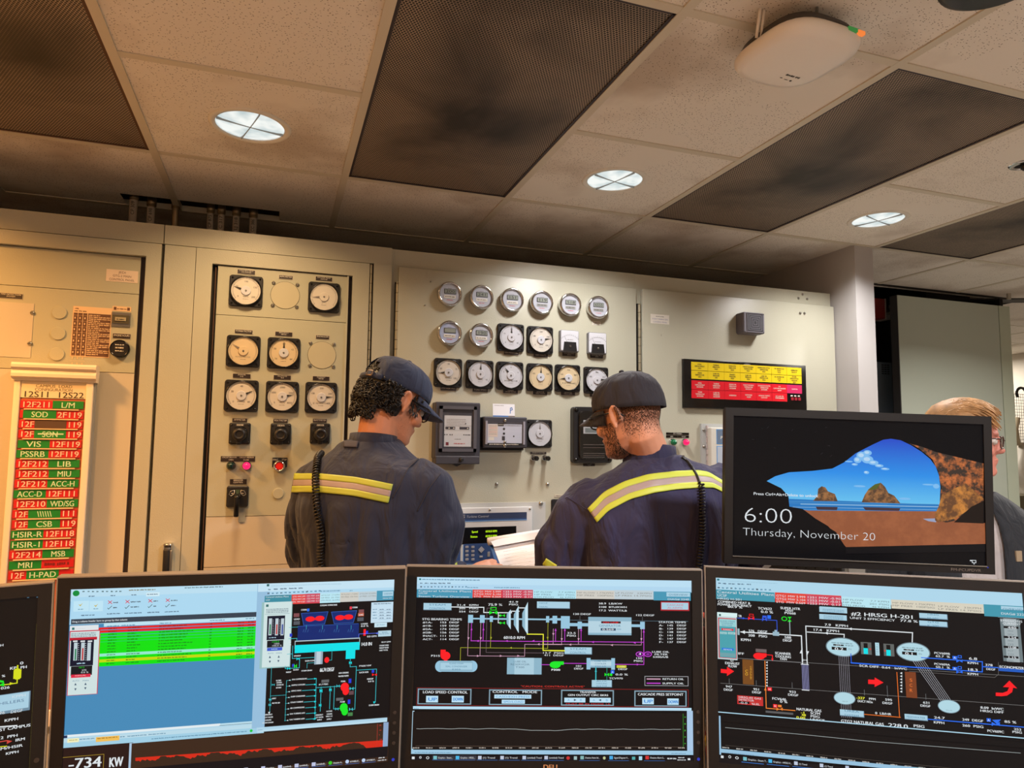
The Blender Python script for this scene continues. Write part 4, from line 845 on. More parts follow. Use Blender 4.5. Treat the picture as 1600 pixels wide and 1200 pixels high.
# ------------------------------------------------------------------ right hand background
YP = 2.95
pa, pb_ = at(1402, 461, YP), at(1577, 487, YP); zt = pa.z
t = thing('partition_panel', 'tall grey green steel partition panel behind the fair-haired man', 'partition', Matrix.Translation(((pa.x+pb_.x)/2, YP, 0)))
GGP = mat('grey_green_enamel', (176, 184, 172), .45, bump=(200, .1)); hw = (pb_.x-pa.x)/2; e1 = at(1564, 560, YP).x-(pa.x+pb_.x)/2
b = MB(); b.box(-hw, 0, 0, e1-.003, .04, zt, GGP); b.build('panel', t)
b = MB(); b.box(e1+.001, -.002, 0, hw, .05, zt, mat('grey_green_trim', (178, 186, 168), .5)); b.build('edge_post', t)
b = MB(); b.box(-hw-.004, .002, 0, -hw, .05, zt, mat('dark_edge', (62, 60, 60), .6)); b.build('edge_channel', t)
# dark plenum opening over the partition, beams
DKB = mat('dark_beam', (44, 38, 34), .7)
b = MB(); b.box(PX1, 2.985, ZC-.001, 5.4, 3.02, 2.88, DKB); struct(b, 'trim_2', 'dark edge of the ceiling over the partition')
b = MB(); b.box(2.6, 3.9, 0, 4.28, 3.95, 2.9, mat('recess_shade_black', (20, 18, 18), .9)); b.box(4.25, 3.01, 0, 4.28, 3.9, 2.9, mat('recess_shade_black', (20, 18, 18), .9)); struct(b, 'wall_recess')  # walls coloured black to stand in for the darkness of the slot
c0 = at(1480, 456, 3.05)
t = thing('overhead_beam', 'dark steel beam under the ceiling above the partition at right', 'beam', frame(at(1512, 466, 3.1), (1, -.42, -.0), (0, 0, 1)))
b = MB(); b.box(-.25, -.0, -.05, 1.5, .115, .0, DKB); b.build('web', t)
b = MB(); b.box(-.3, -.012, -.09, 1.5, -.0, .02, DKB); b.build('flange', t)
b = MB(); b.tube([(.0, -.0, .03), (1.4, .03, .03)], .008, mat('pale_conduit', (150, 140, 122), .5), 8); b.build('conduit_run', t)
q = at(1576, 460, 2.9); t = thing('sprinkler_pipe', 'short pale pipe stub hanging from the dark beam', 'pipe', Matrix.Translation(q))
b = MB(); b.tube([(0, 0, -.03), (0, 0, .1)], .012, mat('pale_conduit', (150, 140, 122))); b.lathe([(.018, .02), (.018, .04)], STEEL); b.build('pipe', t)
# things in the slot between pillar and partition
q = at(1377, 482, 3.15); t = thing('red_box', 'dark red box high in the slot between the pillar and the partition', 'box', Matrix.Translation(q))
b = MB(); b.box(-.065, 0, -.06, .028, .08, .06, mat('fire_red', (150, 34, 30), .5)); b.build('case', t)
b = MB(); b.box(.029, -.004, -.062, .035, .08, .062, mat('pale_edge', (190, 170, 160), .5)); b.box(.035, -.02, -.02, .045, .01, .02, BLK); b.build('edge_strip', t)
q = at(1381, 566, 3.15); t = thing('server_box', 'blue grey equipment box with small vents in the slot beside the pillar', 'equipment', Matrix.Translation((q.x, q.y, 0)))
SB = mat('blue_grey_case', (112, 124, 136), .5)
b = MB(); b.box(-.07, 0, 0, .06, .14, q.z, SB); b.build('case', t)
b = MB()
for k in range(5):
    for c_ in range(3): b.box(-.02+c_*.022, -.001, q.z-.02-k*.013, -.004+c_*.022, 0.001, q.z-.014-k*.013, INK)
b.build('vents', t)
# far room : wire mesh screen, hanging bag, shelf
q = at(1592, 650, 4.4); t = thing('mesh_screen', 'black wire mesh screen in the bright room beyond the partition', 'screen', Matrix.Translation((q.x, q.y, q.z)))
b = MB(); WM = mat('black_wire', (26, 26, 26), .5)
for k in range(26): b.box(-.3+k*.028, -.001, -.6, -.297+k*.028, .001, .2, WM)
for k in range(30): b.box(-.3, -.0015, -.6+k*.0275, .4, .0015, -.597+k*.0275, WM)
b.build('wire_grid', t)
b = MB(); b.tube([(-.3, 0, -q.z), (-.3, 0, .2), (.4, 0, .2), (.4, 0, -q.z)], .012, WM, 8); b.build('frame', t)
q = at(1596, 615, 4.2); t = thing('black_hose', 'black curved hose hanging in front of the wire mesh', 'hose', Matrix.Translation(q))
b = MB(); b.tube([Vector((.06*math.cos(a), 0, .05*math.sin(a))) for a in [k*PI/10-.3 for k in range(14)]], .012, BLKG); b.build('hose', t)
q = at(1600, 735, 3.9); t = thing('white_bag', 'crumpled white plastic bag at the right edge, in front of the wire mesh', 'bag', Matrix.Translation(q))
rings = []
for k in range(9):
    z = .22-.055*k; r = .045+.07*math.sin(min(k, 7)/7*PI*.75)
    rings.append([Vector(((r*(1+.12*math.sin(a*3+k)))*math.cos(a)+.02, r*.7*(1+.15*math.sin(a*4+k*.7))*math.sin(a), z)) for a in [2*PI*i/20 for i in range(20)]])
b = MB(); b.loft(rings, mat('bag_white', (216, 208, 194), .45)); b.build('bag', t)
b = MB(); b.tube([(-.05, 0, .2), (-.07, 0, .33), (-.04, 0, .42)], .02, mat('cream_cloth', (206, 190, 160), .7)); b.build('strap', t)
q = at(1600, 800, 3.7); t = thing('storage_shelf', 'brown shelf of stacked goods at the right edge behind the fair-haired man', 'shelf', Matrix.Translation((q.x, q.y, 0)))
b = MB(); b.box(-.12, 0, 0, .5, .4, .9, mat('brown_crate', (120, 96, 70), .7)); b.build('lower_case', t)
b = MB(); b.box(-.1, .02, .9, .5, .38, q.z+.12, mat('olive_stack', (104, 96, 74), .8)); b.build('stack', t)
# ------------------------------------------------------------------ people
SKIN = mat('skin_tan', (206, 140, 108), .5, bump=(160, .15), vary=(18, .08)); SKIN2 = mat('skin_light', (214, 152, 124), .5, bump=(160, .15), vary=(18, .08)); SKIN3 = mat('skin_rosy', (206, 132, 116), .5, vary=(18, .1))
HAIRB = mat('black_hair', (16, 12, 11), .5); HAIRF = mat('short_dark_hair', (32, 26, 24), .6); HAIRY = mat('fair_hair', (178, 132, 84), .6, vary=(40, .25))
def cloth(name, rgb, rough=.85):
    m = mat(name, rgb, rough, vary=(9, .14)); nt = m.node_tree; b = nt.nodes['Principled BSDF']; b.inputs['Sheen Weight'].default_value = .08
    tc = nt.nodes.new('ShaderNodeTexCoord'); mp = nt.nodes.new('ShaderNodeMapping'); mp.inputs['Scale'].default_value = (1, 1, .35); n = nt.nodes.new('ShaderNodeTexNoise'); n.inputs['Scale'].default_value = 16; n.inputs['Detail'].default_value = 3; n.inputs['Distortion'].default_value = .8
    n2 = nt.nodes.new('ShaderNodeTexNoise'); n2.inputs['Scale'].default_value = 900
    b1 = nt.nodes.new('ShaderNodeBump'); b1.inputs['Distance'].default_value = .022; b1.inputs['Strength'].default_value = .9; b2 = nt.nodes.new('ShaderNodeBump'); b2.inputs['Distance'].default_value = .0008; b2.inputs['Strength'].default_value = .5
    L = nt.links.new; L(tc.outputs['Object'], mp.inputs[0]); L(mp.outputs[0], n.inputs['Vector']); L(tc.outputs['Object'], n2.inputs['Vector']); L(n.outputs[0], b1.inputs['Height']); L(n2.outputs[0], b2.inputs['Height']); L(b1.outputs[0], b2.inputs['Normal']); L(b2.outputs[0], b.inputs['Normal']); return m
NAVY1 = cloth('slate_navy_cotton', (30, 36, 60)); NAVY2 = cloth('purple_navy_cotton', (35, 34, 68)); CAPM1 = cloth('slate_cap_cotton', (46, 56, 84)); CAPM2 = cloth('dark_cap_cotton', (44, 42, 52))
LIME = mat('lime_reflective_tape', (178, 192, 68), .5); LIME1 = mat('yellow_reflective_tape', (160, 172, 66), .5); SILV = mat('grey_reflective_tape', (150, 136, 138), .45)
BOOT = mat('boot_leather', (34, 28, 26), .5)

def union(mb, voxel, iters=3, fac=.6):
    """fuse overlapping closed shapes into one continuous surface"""
    o = bpy.data.objects.new('u', mb.mesh('u')); COL.objects.link(o)
    m = o.modifiers.new('r', 'REMESH'); m.mode = 'VOXEL'; m.voxel_size = voxel; m.use_smooth_shade = True
    s = o.modifiers.new('s', 'SMOOTH'); s.iterations = iters; s.factor = fac
    dg = bpy.context.evaluated_depsgraph_get(); me = bpy.data.meshes.new_from_object(o.evaluated_get(dg))
    bpy.data.objects.remove(o)
    me.materials.clear(); me.materials.append(mb.mats[0])
    for p in me.polygons: p.use_smooth = True; p.material_index = 0
    return me
def ering(c, a, bf, bb, n=28, tilt=0, e=2.0, T=None):
    """horizontal oval: half width a, front depth bf (+y), back depth bb"""
    o = []
    for k in range(n):
        th = 2*PI*k/n; cx_, sy_ = math.cos(th), math.sin(th)
        q = (abs(cx_)**e+abs(sy_)**e)**(-1/e); x = q*cx_*a; y = q*sy_*(bf if sy_ > 0 else bb)
        v = Vector((c[0]+x, c[1]+y, c[2]+y*tilt)); o.append(T @ v if T else v)
    return o
def head_shapes(b, H, m, jaw=1.0):
    S = [(-.121, .052, .014, .012, .02), (-.112, .045, .032, .044, .05), (-.095, .02, .046, .07, .05), (-.07, .0, .056, .089, .055), (-.045, -.005, .063, .092, .078), (-.02, -.005, .067, .094, .090),
         (0, -.005, .070, .090, .096), (.025, -.005, .074, .096, .100), (.055, -.005, .075, .094, .100), (.085, -.008, .066, .078, .088), (.105, -.01, .048, .055, .066), (.118, -.012, .022, .026, .03)]
    b.loft([ering((0, cy, z), a*(jaw if z < -.05 else 1), bf, bb, 32, T=H, e=2.2) for z, cy, a, bf, bb in S], m)
    E = lambda c, r, n=14: b.loft([ering((c[0], c[1], c[2]+r[2]*math.sin(t)), r[0]*math.cos(t)+1e-4, r[1]*math.cos(t)+1e-4, r[1]*math.cos(t)+1e-4, n, T=H) for t in [-PI/2*.98+PI*.98*i/8 for i in range(9)]], m)
    E((0, .094, -.030), (.016, .020, .012)); E((0, .090, -.008), (.009, .014, .026)); E((-.013, .088, -.034), (.008, .01, .007)); E((.013, .088, -.034), (.008, .01, .007))     # nose
    E((0, .082, .022), (.05, .012, .010)); E((0, .086, -.060), (.024, .010, .006)); E((0, .084, -.070), (.022, .010, .007)); E((0, .078, -.098), (.024, .016, .016))                   # brow, lips, chin
    for s in (-1, 1):
        E((s*.045, .062, -.035), (.022, .022, .022))
        pts = [H @ Vector((s*(.078+.010*math.sin(k/9*PI)), -.012-.013*math.cos(k/9*2*PI*.8-.6), -.010+.029*math.sin(k/9*2*PI*.8-.6))) for k in range(10)]
        b.tube(pts, [.0055]*9+[.004], m, 8); E((s*.077, -.010, -.008), (.0065, .013, .022)); E((s*.079, -.004, -.036), (.006, .008, .009))
def limb(b, pts, rr, m, n=16): b.tube(pts, rr, m, n)
def hand(b, W, m, curl=.5, thumb=None):
    """W places the wrist; fingers along +y, palm faces -z, thumb on the +x side"""
    T = lambda x, y, z: W @ Vector((x, y, z))
    rings = []
    for y, a, h in ((-.03, .026, .020), (0, .027, .018), (.03, .037, .0165), (.06, .041, .0145), (.088, .040, .0125), (.098, .034, .009)):
        rings.append([T(a*math.cos(t), y, h*math.sin(t)) for t in [2*PI*i/20 for i in range(20)]])
    b.loft(rings, m)
    for i, (x, L, a) in enumerate(((.030, .068, .09), (.0105, .078, .02), (-.010, .072, -.04), (-.029, .056, -.12))):
        y = .088-(.004 if i in (0, 3) else 0); z = 0; ang = 0; P = [T(x*.9, y-.02, 0), T(x, y, z)]
        for k, f in enumerate((.42, .32, .26)):
            ang += curl*(.75 if k == 0 else .9); y += L*f*math.cos(ang); z -= L*f*math.sin(ang); x += L*f*math.sin(a)*.5; P.append(T(x, y, z))
        b.tube(P, [.009, .0092, .0084, .0076, .0058], m, 10)
    th = thumb or [(.028, .015, -.004), (.045, .038, -.010), (.056, .062, -.014), (.058, .085, -.014)]
    b.tube([T(*p) for p in th], [.014, .0125, .0105, .0085], m, 10)
def wrinkle(me, amp, zy=1.36, seed=0, pleat=.006):
    for v in me.vertices:
        c = v.co; n = v.normal
        p = noise.noise(Vector((c.x*9+seed, c.y*9, c.z*5)))*amp+noise.noise(Vector((c.x*22+seed, c.y*22, c.z*9)))*amp*.45
        r = 1-abs(noise.noise(Vector((c.x*7+c.z*2.5+seed, c.y*7, c.z*2.2+3)))*2); p += max(r-.35, 0)*amp*.9
        if c.z < zy: p += (abs(noise.noise(Vector((c.x*24+seed*2, c.y*24, c.z*1.6))))-.18)*pleat*2.4*min(1, (zy-c.z)/.1)
        v.co = c+n*p
    me.update()

def shear(b, k, z0=1.0):
    """raise one shoulder, lower the other"""
    b.v = [(x, y, z+x*k*min(1, max(0, (z-z0)/.3))) for x, y, z in b.v]
def torso_arms(P, m, S, arms, legs=True, th=1.0):
    b = MB()
    b.loft([ering((cx, cy, z), a, bf, bb, 36, e=2.35) for z, cx, cy, a, bf, bb in S], m)
    for pts, rr in arms: limb(b, pts, rr, m, 20)
    if legs:
        for s in (-1, 1): limb(b, [(s*.085, 0, 1.0), (s*.095, 0, .85), (s*.10, .01, .5), (s*.105, -.01, .12), (s*.105, -.01, .075)], [.10, .105, .08, .072, .074], m, 18)
    return b
def bake(name, me, root, parent):
    return pobj(name, me, parent)
def hitfn(objs):
    """surface point (world) under a picture point on the given objects"""
    trees = []
    bpy.context.view_layer.update()
    for o in objs:
        M = o.matrix_world; vs = [M @ v.co for v in o.data.vertices]; trees.append(BVHTree.FromPolygons(vs, [tuple(p.vertices) for p in o.data.polygons]))
    def f(px, py):
        d = ray(px, py).normalized(); best = None
        for tr in trees:
            h = tr.ray_cast(CO, d)
            if h[0] is not None and (best is None or h[3] < best[3]): best = h
        if best is None: return None
        n = best[1]; n = n if n.dot(d) < 0 else -n
        return best[0], n
    return f
def band(name, parent, hit, top, bot, m, off=.003, N=40, label=None, K=5):
    """a strip lying on the cloth between two traced lines"""
    def lerp(L, u):
        q = u*(len(L)-1); i = min(int(q), len(L)-2); f = q-i; return (L[i][0]*(1-f)+L[i+1][0]*f, L[i][1]*(1-f)+L[i+1][1]*f)
    Mi = parent.matrix_world.inverted(); rows = []
    for k in range(K):
        v = k/(K-1); row = []; last = None
        for i in range(N+1):
            a, c = lerp(top, i/N), lerp(bot, i/N); h = hit(a[0]+(c[0]-a[0])*v, a[1]+(c[1]-a[1])*v)
            if h: last = h[0]+h[1]*off
            row.append(last)
        f = next((q for q in row if q is not None), None)
        if f is None: return None
        row = [q if q is not None else f for q in row]
        for _ in range(2): row = [row[0]]+[(row[i-1]+row[i]*2+row[i+1])/4 for i in range(1, len(row)-1)]+[row[-1]]
        rows.append([Mi @ q for q in row])
    b = MB(); b.grid(rows, m)
    o = b.build(name, parent, label); sm = o.modifiers.new('s', 'SOLIDIFY'); sm.thickness = .002; sm.offset = 0; return o
def cap_dome(b, H, m, back_open=False, zb=.034, tilt=-.10, a=.083, f=.106, bk=.108, h=.100):
    prof = [(0, 1.0), (.12, 1.01), (.3, 1.0), (.48, .955), (.64, .87), (.78, .74), (.89, .55), (.96, .34), (1, .10)]
    rings = [ering((0, -.006, zb+h*u), a*r, f*r, bk*r, 48, tilt=tilt*(1-u)**1.5, T=None) for u, r in prof]
    n = 48; vs = [H @ v for q in rings for v in q]; fs = []
    for k in range(len(rings)-1):
        for i in range(n):
            if back_open:
                ang = abs(((i+.5)/n*360)-270)
                if ang < 34 and prof[k+1][0] < .66*math.sqrt(max(0, 1-(ang/34)**2)) and k >= 1: continue
            j = (i+1) % n; fs.append((k*n+i, k*n+j, (k+1)*n+j, (k+1)*n+i))
    fs.append([(len(rings)-1)*n+i for i in range(n)])
    b.add(vs, fs, m, True); return rings
def brim(b, H, m, zb=.034, tilt=-.10, L=.075, a=.083, f=.106, drop=.018):
    rows = []
    for u in [k/6 for k in range(7)]:
        row = []
        for k in range(17):
            t = math.radians(18+144*k/16); s_ = math.sin(t); x = a*1.0*math.cos(t)*(1-.08*u); y = f*s_-.006+u*L*(max(s_-.3, 0)/.7)**.6
            z = zb+tilt*y-.002-drop*u*1.0-(abs(math.cos(t))**2)*.016*u; row.append(H @ Vector((x, y, z)))
        rows.append(row)
    b.grid(rows, m)
def solid(o, th): s = o.modifiers.new('s', 'SOLIDIFY'); s.thickness = th; s.offset = 1; return o
def glasses(parent, H, m, lens=True):
    b = MB(); T = lambda x, y, z: H @ Vector((x, y, z))
    for s in (-1, 1):
        P = []
        for k in range(21):
            t = 2*PI*k/20; e = 3; c_, s_ = math.cos(t), math.sin(t); q = (abs(c_)**e+abs(s_)**e)**(-1/e); P.append(T(s*.034+q*c_*.027, .108-abs(s*.034+q*c_*.027)*.22, -.004+q*s_*.019))
        b.tube(P, .0021, m, 8)
        b.tube([T(s*.060, .096, .006), T(s*.075, .075, .006), T(s*.081, .0, .004), T(s*.079, -.02, .0), T(s*.076, -.035, -.014)], .0022, m, 8)
    b.tube([T(-.008, .107, .002), T(0, .110, .004), T(.008, .107, .002)], .002, m, 8); b.build('glasses_frame', parent)
    b = MB()
    for s in (-1, 1): b.add([T(s*.034+.026*math.cos(t), .108-abs(s*.034+.026*math.cos(t))*.22, -.004+.018*math.sin(t)) for t in [2*PI*k/20 for k in range(20)]], [list(range(20))], GLASS)
    b.build('lenses', parent)
def eyes(b, H):
    pass
def eyeballs(parent, H):
    W_ = mat('eye_white', (220, 212, 204), .2); IR = mat('iris_dark', (40, 26, 20), .2)
    for s in (-1, 1):
        b = MB(); b.T = H @ Matrix.Translation((s*.031, .0775, -.003)) @ Matrix.Rotation(-PI/2, 4, 'X'); b.lathe([(.0001, -.012), (.008, -.009), (.0118, -.002), (.0118, .002), (.008, .009), (.0045, .0111)], W_, n=16); b.lathe([(.0046, .0109), (.003, .0120), (.0001, .0123)], IR, n=16); b.build('eye', parent)
def collar(parent, c, a, bf, bb, h, m, tilt=0, T=None, name='collar', flare=1.10):
    b = MB(); n = 40
    b.loft([ering((c[0], c[1], c[2]), a*flare, bf*flare, bb*flare, n, tilt), ering((c[0], c[1]-.001, c[2]+h*.5), a*1.03, bf*1.03, bb*1.03, n, tilt), ering((c[0], c[1], c[2]+h), a, bf, bb, n, tilt), ering((c[0], c[1], c[2]+h-.001), a-.005, bf-.005, bb-.005, n, tilt), ering((c[0], c[1], c[2]), a*flare-.008, bf*flare-.008, bb*flare-.008, n, tilt)], m, caps=False)
    return b.build(name, parent)
def boots(parent):
    for s in (-1, 1):
        b = MB(); b.loft([[Vector((s*.108+a*math.cos(t), cy+l*math.sin(t), z)) for t in [2*PI*i/20 for i in range(20)]] for z, a, l, cy in ((0, .05, .145, .045), (.02, .052, .147, .045), (.05, .05, .135, .04), (.08, .045, .09, .0), (.13, .045, .055, -.02), (.17, .05, .055, -.02))], BOOT); b.build('boot', parent)
def inner_body(b, m, neck_pts, neck_r, arms, dz=0):
    b.loft([ering((0, 0, z+dz), a, d, d, 20) for z, a, d in ((.9, .13, .09), (1.1, .13, .09), (1.3, .15, .09), (1.38, .11, .07), (1.42, .05, .05))], m)
    for s in (-1, 1): limb(b, [(s*.08, 0, .95), (s*.095, .005, .5), (s*.105, -.01, .06)], [.085, .055, .04], m)
    limb(b, neck_pts, neck_r, m)
    for pts in arms: limb(b, pts, [.045, .042, .035, .027, .027][:len(pts)], m)
def RZ(a): return Matrix.Rotation(math.radians(a), 4, 'Z')
def RX(a): return Matrix.Rotation(math.radians(a), 4, 'X')
def RY(a): return Matrix.Rotation(math.radians(a), 4, 'Y')
def wristM(p, d, up):
    """frame at p with y along d and z close to up"""
    y = Vector(d).normalized(); z = Vector(up); z = (z-y*z.dot(y)).normalized(); x = y.cross(z)
    return Matrix(((x.x, y.x, z.x, p[0]), (x.y, y.y, z.y, p[1]), (x.z, y.z, z.z, p[2]), (0, 0, 0, 1)))

# ---------- the man with curly hair
Y1 = -40                                      # yaw: turned to the right
R1 = Matrix.Translation((.262, 1.95, 0)) @ RZ(Y1)
t1 = thing('person', 'person in slate coverall and blue cap with curly dark hair, back turned, reading a notepad', 'person', R1)
R1i = R1.inverted(); L1 = lambda x, y, z: R1i @ Vector((x, y, z))
SC = lambda k: Matrix.Scale(k, 4)
H1 = R1i @ Matrix.Translation((.322, 1.975, 1.622)) @ RZ(-68) @ RX(-24) @ Matrix.Diagonal((.93, .97, .93, 1))
S1 = [(.90, 0, 0, .17, .12, .13), (1.0, 0, 0, .175, .125, .13), (1.1, 0, 0, .178, .13, .135), (1.18, 0, 0, .188, .135, .145), (1.26, 0, -.005, .198, .135, .15), (1.33, 0, -.01, .205, .13, .148), (1.39, 0, -.012, .200, .115, .135),
      (1.43, 0, -.015, .178, .10, .115), (1.46, 0, -.012, .140, .085, .095), (1.485, 0, -.005, .100, .07, .08), (1.51, 0, .0, .070, .06, .068)]
eR = L1(.370, 1.86, 1.09); wR = L1(.545, 2.0, 1.10); eL = (-.25, .10, 1.08); wL = (-.12, .30, 1.08)
armR = [(.12, -.01, 1.41), (.178, -.01, 1.37), (.205, .0, 1.29), tuple((Vector((.205, .0, 1.29))+eR)/2), tuple(eR), tuple((eR*.45+wR*.55)), tuple(wR)]
armL = [(-.12, -.01, 1.41), (-.18, -.0, 1.375), (-.215, .02, 1.30), (-.24, .06, 1.18), eL, (-.19, .2, 1.07), wL]
b = torso_arms(None, NAVY1, S1, [(armR, [.07, .076, .073, .068, .062, .060, .052]), (armL, [.07, .074, .072, .068, .064, .06, .05])])
me = union(b, .0085, 8, .5); wrinkle(me, .010, 1.37, 3, .013); cov1 = pobj('coverall', me, t1)
pc = Vector((.70, 2.02, 1.075))
Wr = wristM(wR, L1(.725, 2.02, 1.15)-wR, (R1i.to_3x3() @ Vector((-.15, -.75, .65))))
b = MB(); head_shapes(b, H1, SKIN)
inner_body(b, SKIN, [(0, .0, 1.42), (0, .01, 1.49), tuple(H1 @ Vector((0, -.03, -.05))), tuple(H1 @ Vector((0, -.02, .0)))], [.062, .057, .056, .05], [[armR[0], armR[2], tuple(eR), tuple(wR)], [armL[0], armL[2], eL, wL]])
hand(b, Wr, SKIN, .45, [(.024, .01, .004), (.036, .036, .018), (.030, .064, .026), (.022, .092, .026)])
hand(b, wristM(wL, (.5, .8, 0), (0, 0, 1)), SKIN, .6)
me = union(b, .0042, 2, .5); body1 = pobj('body', me, t1); eyeballs(t1, H1)
o = collar(t1, (0, -.002, 1.482), .066, .060, .066, .040, NAVY1, -.12)
o = collar(t1, (0, -.002, 1.475), .056, .055, .056, .036, mat('peach_undershirt', (206, 150, 120), .8), -.12, name='undershirt_collar')
boots(t1)
b = MB(); cap_dome(b, H1, CAPM1, True, zb=.026, tilt=.06, a=.085, f=.107, bk=.114, h=.102); cap1 = b.build('cap', t1); solid(cap1, .002)
b = MB(); brim(b, H1, CAPM1, zb=.026, tilt=.06, L=.078, a=.085, f=.107); solid(b.build('cap_brim', t1), .003)
b = MB(); b.tube([H1 @ Vector((.087*math.sin(a), -.006-.116*math.cos(a), .030-.006*math.cos(a))) for a in [math.radians(-40+80*k/12) for k in range(13)]], .0085, CAPM1, 8); b.build('cap_strap', t1)
b = MB(); bq = H1 @ Matrix.Translation((.030, -.1225, .027)) @ RZ(17) @ RX(90); b.T = bq; b.box(-.013, -.010, -.002, .013, .010, .004, mat('brass_buckle', (96, 84, 80), .35, .7), .002); b.box(-.008, -.006, .0035, .008, .006, .0045, CAPM1); b.build('cap_buckle', t1)
b = MB(); b.T = H1 @ Matrix.Translation((0, -.006, .134)); b.lathe([(.008, -.002), (.007, .003), (.002, .005)], CAPM1, n=12); b.build('cap_button', t1)
# seams of the cap
b = MB()
for k in range(6):
    a_ = PI/6+k*PI/3
    if abs(math.degrees(a_)-270) < 10: continue
    b.tube([H1 @ Vector((math.cos(a_)*.085*r*1.012, -.006+math.sin(a_)*(.107 if math.sin(a_) > 0 else .114)*r*1.012, .026+.102*u+.06*(1-u)**1.5*math.sin(a_)*.107*r)) for u, r in [(.0, 1.0), (.12, 1.01), (.3, 1.0), (.48, .955), (.64, .87), (.78, .74), (.89, .55), (.96, .34), (1, .1)]], .0010, mat('cap_stitch', (46, 52, 70), .9), 6)
b.build('cap_seams', t1)
# curls
rg = random.Random(11); b = MB()
b.loft([ering((0, -.012, z), a, .02, bb, 28, T=H1) for z, a, bb in ((-.085, .045, .066), (-.07, .052, .080), (-.05, .066, .094), (-.02, .0755, .104), (.015, .079, .107), (.05, .076, .103), (.09, .056, .078), (.110, .02, .03))], HAIRB)
for k in range(1500):
    phi = math.radians(rg.uniform(190, 350)); z = rg.uniform(-.100, .022)
    if k > 1350: phi = math.radians(rg.uniform(244, 296)); z = rg.uniform(.03, .078)
    if z < -.06 and abs(math.degrees(phi)-270) > 46: continue
    if abs(math.degrees(phi)-270) > 70 and z < -.02 and abs(math.degrees(phi)-270) < 84: pass
    if k <= 1350 and abs(math.degrees(phi)-270) < 44 and z > .006: continue
    sh = 1.0 if z > -.05 else .93+(z+.05)*1.5
    if z > .022: sh = .90-(z-.03)*2.2
    c = Vector((math.cos(phi)*.081*sh, -.010+math.sin(phi)*.108*sh, z)); n_ = Vector((math.cos(phi), math.sin(phi), 0)); u1 = n_.cross(Vector((0, 0, 1))); ax = (n_*rg.uniform(.1, 1)+u1*rg.uniform(-1, 1)+Vector((0, 0, rg.uniform(-1, 1)))).normalized()
    e1_ = ax.orthogonal().normalized(); e2_ = ax.cross(e1_); R_ = rg.uniform(.004, .009); a0_ = rg.uniform(0, 6.28)
    b.tube([H1 @ (c+n_*.003+(e1_*math.cos(a0_+q*.75)+e2_*math.sin(a0_+q*.75))*R_+ax*q*.0012) for q in range(8)], [.001]+[.0019]*6+[.0008], HAIRB, 5)
for s in (-1, 1):
    for k in range(60):
        c = Vector((s*.0755, rg.uniform(.014, .046), rg.uniform(-.030, .03))); d_ = Vector((0, rg.uniform(-.3, .4), -1)).normalized(); p_ = H1 @ c; b.tube([H1 @ (c+d_*.006*q+Vector((s*.001, .001*math.sin(q*2+k), 0))) for q in range(3)], [.0014, .0016, .0006], HAIRB, 4)
b.build('curly_hair', t1)
glasses(t1, H1, BLKG)

# ---------- the man with the dark cap
R2 = Matrix.Translation((.985, 1.66, 0)) @ RZ(-14)
t2 = thing('person', 'person in purple navy coverall and dark cap with short faded hair, back turned, looking left', 'person', R2)
R2i = R2.inverted(); L2 = lambda x, y, z: R2i @ Vector((x, y, z))
H2 = R2i @ Matrix.Translation((.905, 1.665, 1.584)) @ RZ(28) @ RX(-12) @ SC(.93)
S2 = [(.90, 0, 0, .20, .14, .15), (1.0, 0, 0, .20, .15, .15), (1.1, 0, 0, .205, .155, .155), (1.18, 0, 0, .215, .155, .165), (1.26, 0, -.005, .228, .15, .168), (1.32, 0, -.01, .236, .14, .162), (1.36, 0, -.012, .230, .125, .15),
      (1.395, 0, -.015, .205, .11, .13), (1.425, 0, -.012, .160, .095, .11), (1.45, 0, -.005, .112, .078, .09), (1.475, 0, .0, .076, .066, .076)]
eL2 = Vector((-.235, .03, 1.09)); wL2 = L2(.80, 1.90, 1.03); eR2 = Vector((.335, .03, 1.08)); wR2 = Vector((.25, .28, 1.05))
aL = [(-.14, -.0, 1.375), (-.205, .0, 1.325), (-.238, .015, 1.25), (-.240, .025, 1.16), tuple(eL2), tuple(eL2*.45+wL2*.55), tuple(wL2)]
aR = [(.14, -.0, 1.375), (.215, .0, 1.335), (.265, .01, 1.25), (.305, .02, 1.16), tuple(eR2), tuple(eR2*.5+wR2*.5), tuple(wR2)]
b = torso_arms(None, NAVY2, S2, [(aL, [.075, .084, .084, .08, .074, .068, .056]), (aR, [.075, .084, .084, .08, .074, .066, .055])])
shear(b, .085); me = union(b, .0085, 8, .5); wrinkle(me, .010, 1.34, 8, .013); cov2 = pobj('coverall', me, t2)
b = MB(); head_shapes(b, H2, SKIN2, 1.06)
inner_body(b, SKIN2, [(0, .0, 1.38), (0, .005, 1.45), tuple(H2 @ Vector((0, -.035, -.06))), tuple(H2 @ Vector((0, -.035, -.03))), tuple(H2 @ Vector((0, -.03, .0)))], [.060, .053, .052, .052, .052], [[aL[0], aL[2], tuple(eL2), tuple(wL2)], [aR[0], aR[2], tuple(eR2), tuple(wR2)]])
hand(b, wristM(wL2, L2(.84, 2.05, .99)-wL2, (0, 0, 1)), SKIN2, .5); hand(b, wristM(wR2, (-.5, .8, 0), (0, 0, 1)), SKIN2, .6)
me = union(b, .0042, 2, .5); body2 = pobj('body', me, t2); eyeballs(t2, H2); boots(t2)
collar(t2, (-.014, .0, 1.446), .070, .062, .070, .048, NAVY2, -.16)
b = MB(); cap_dome(b, H2, CAPM2, False, zb=.014, tilt=.14, h=.110, a=.086, f=.108, bk=.113); solid(b.build('cap', t2), .002)
b = MB(); brim(b, H2, CAPM2, zb=.014, tilt=.14, L=.070, a=.085, f=.107, drop=.030); solid(b.build('cap_brim', t2), .003)
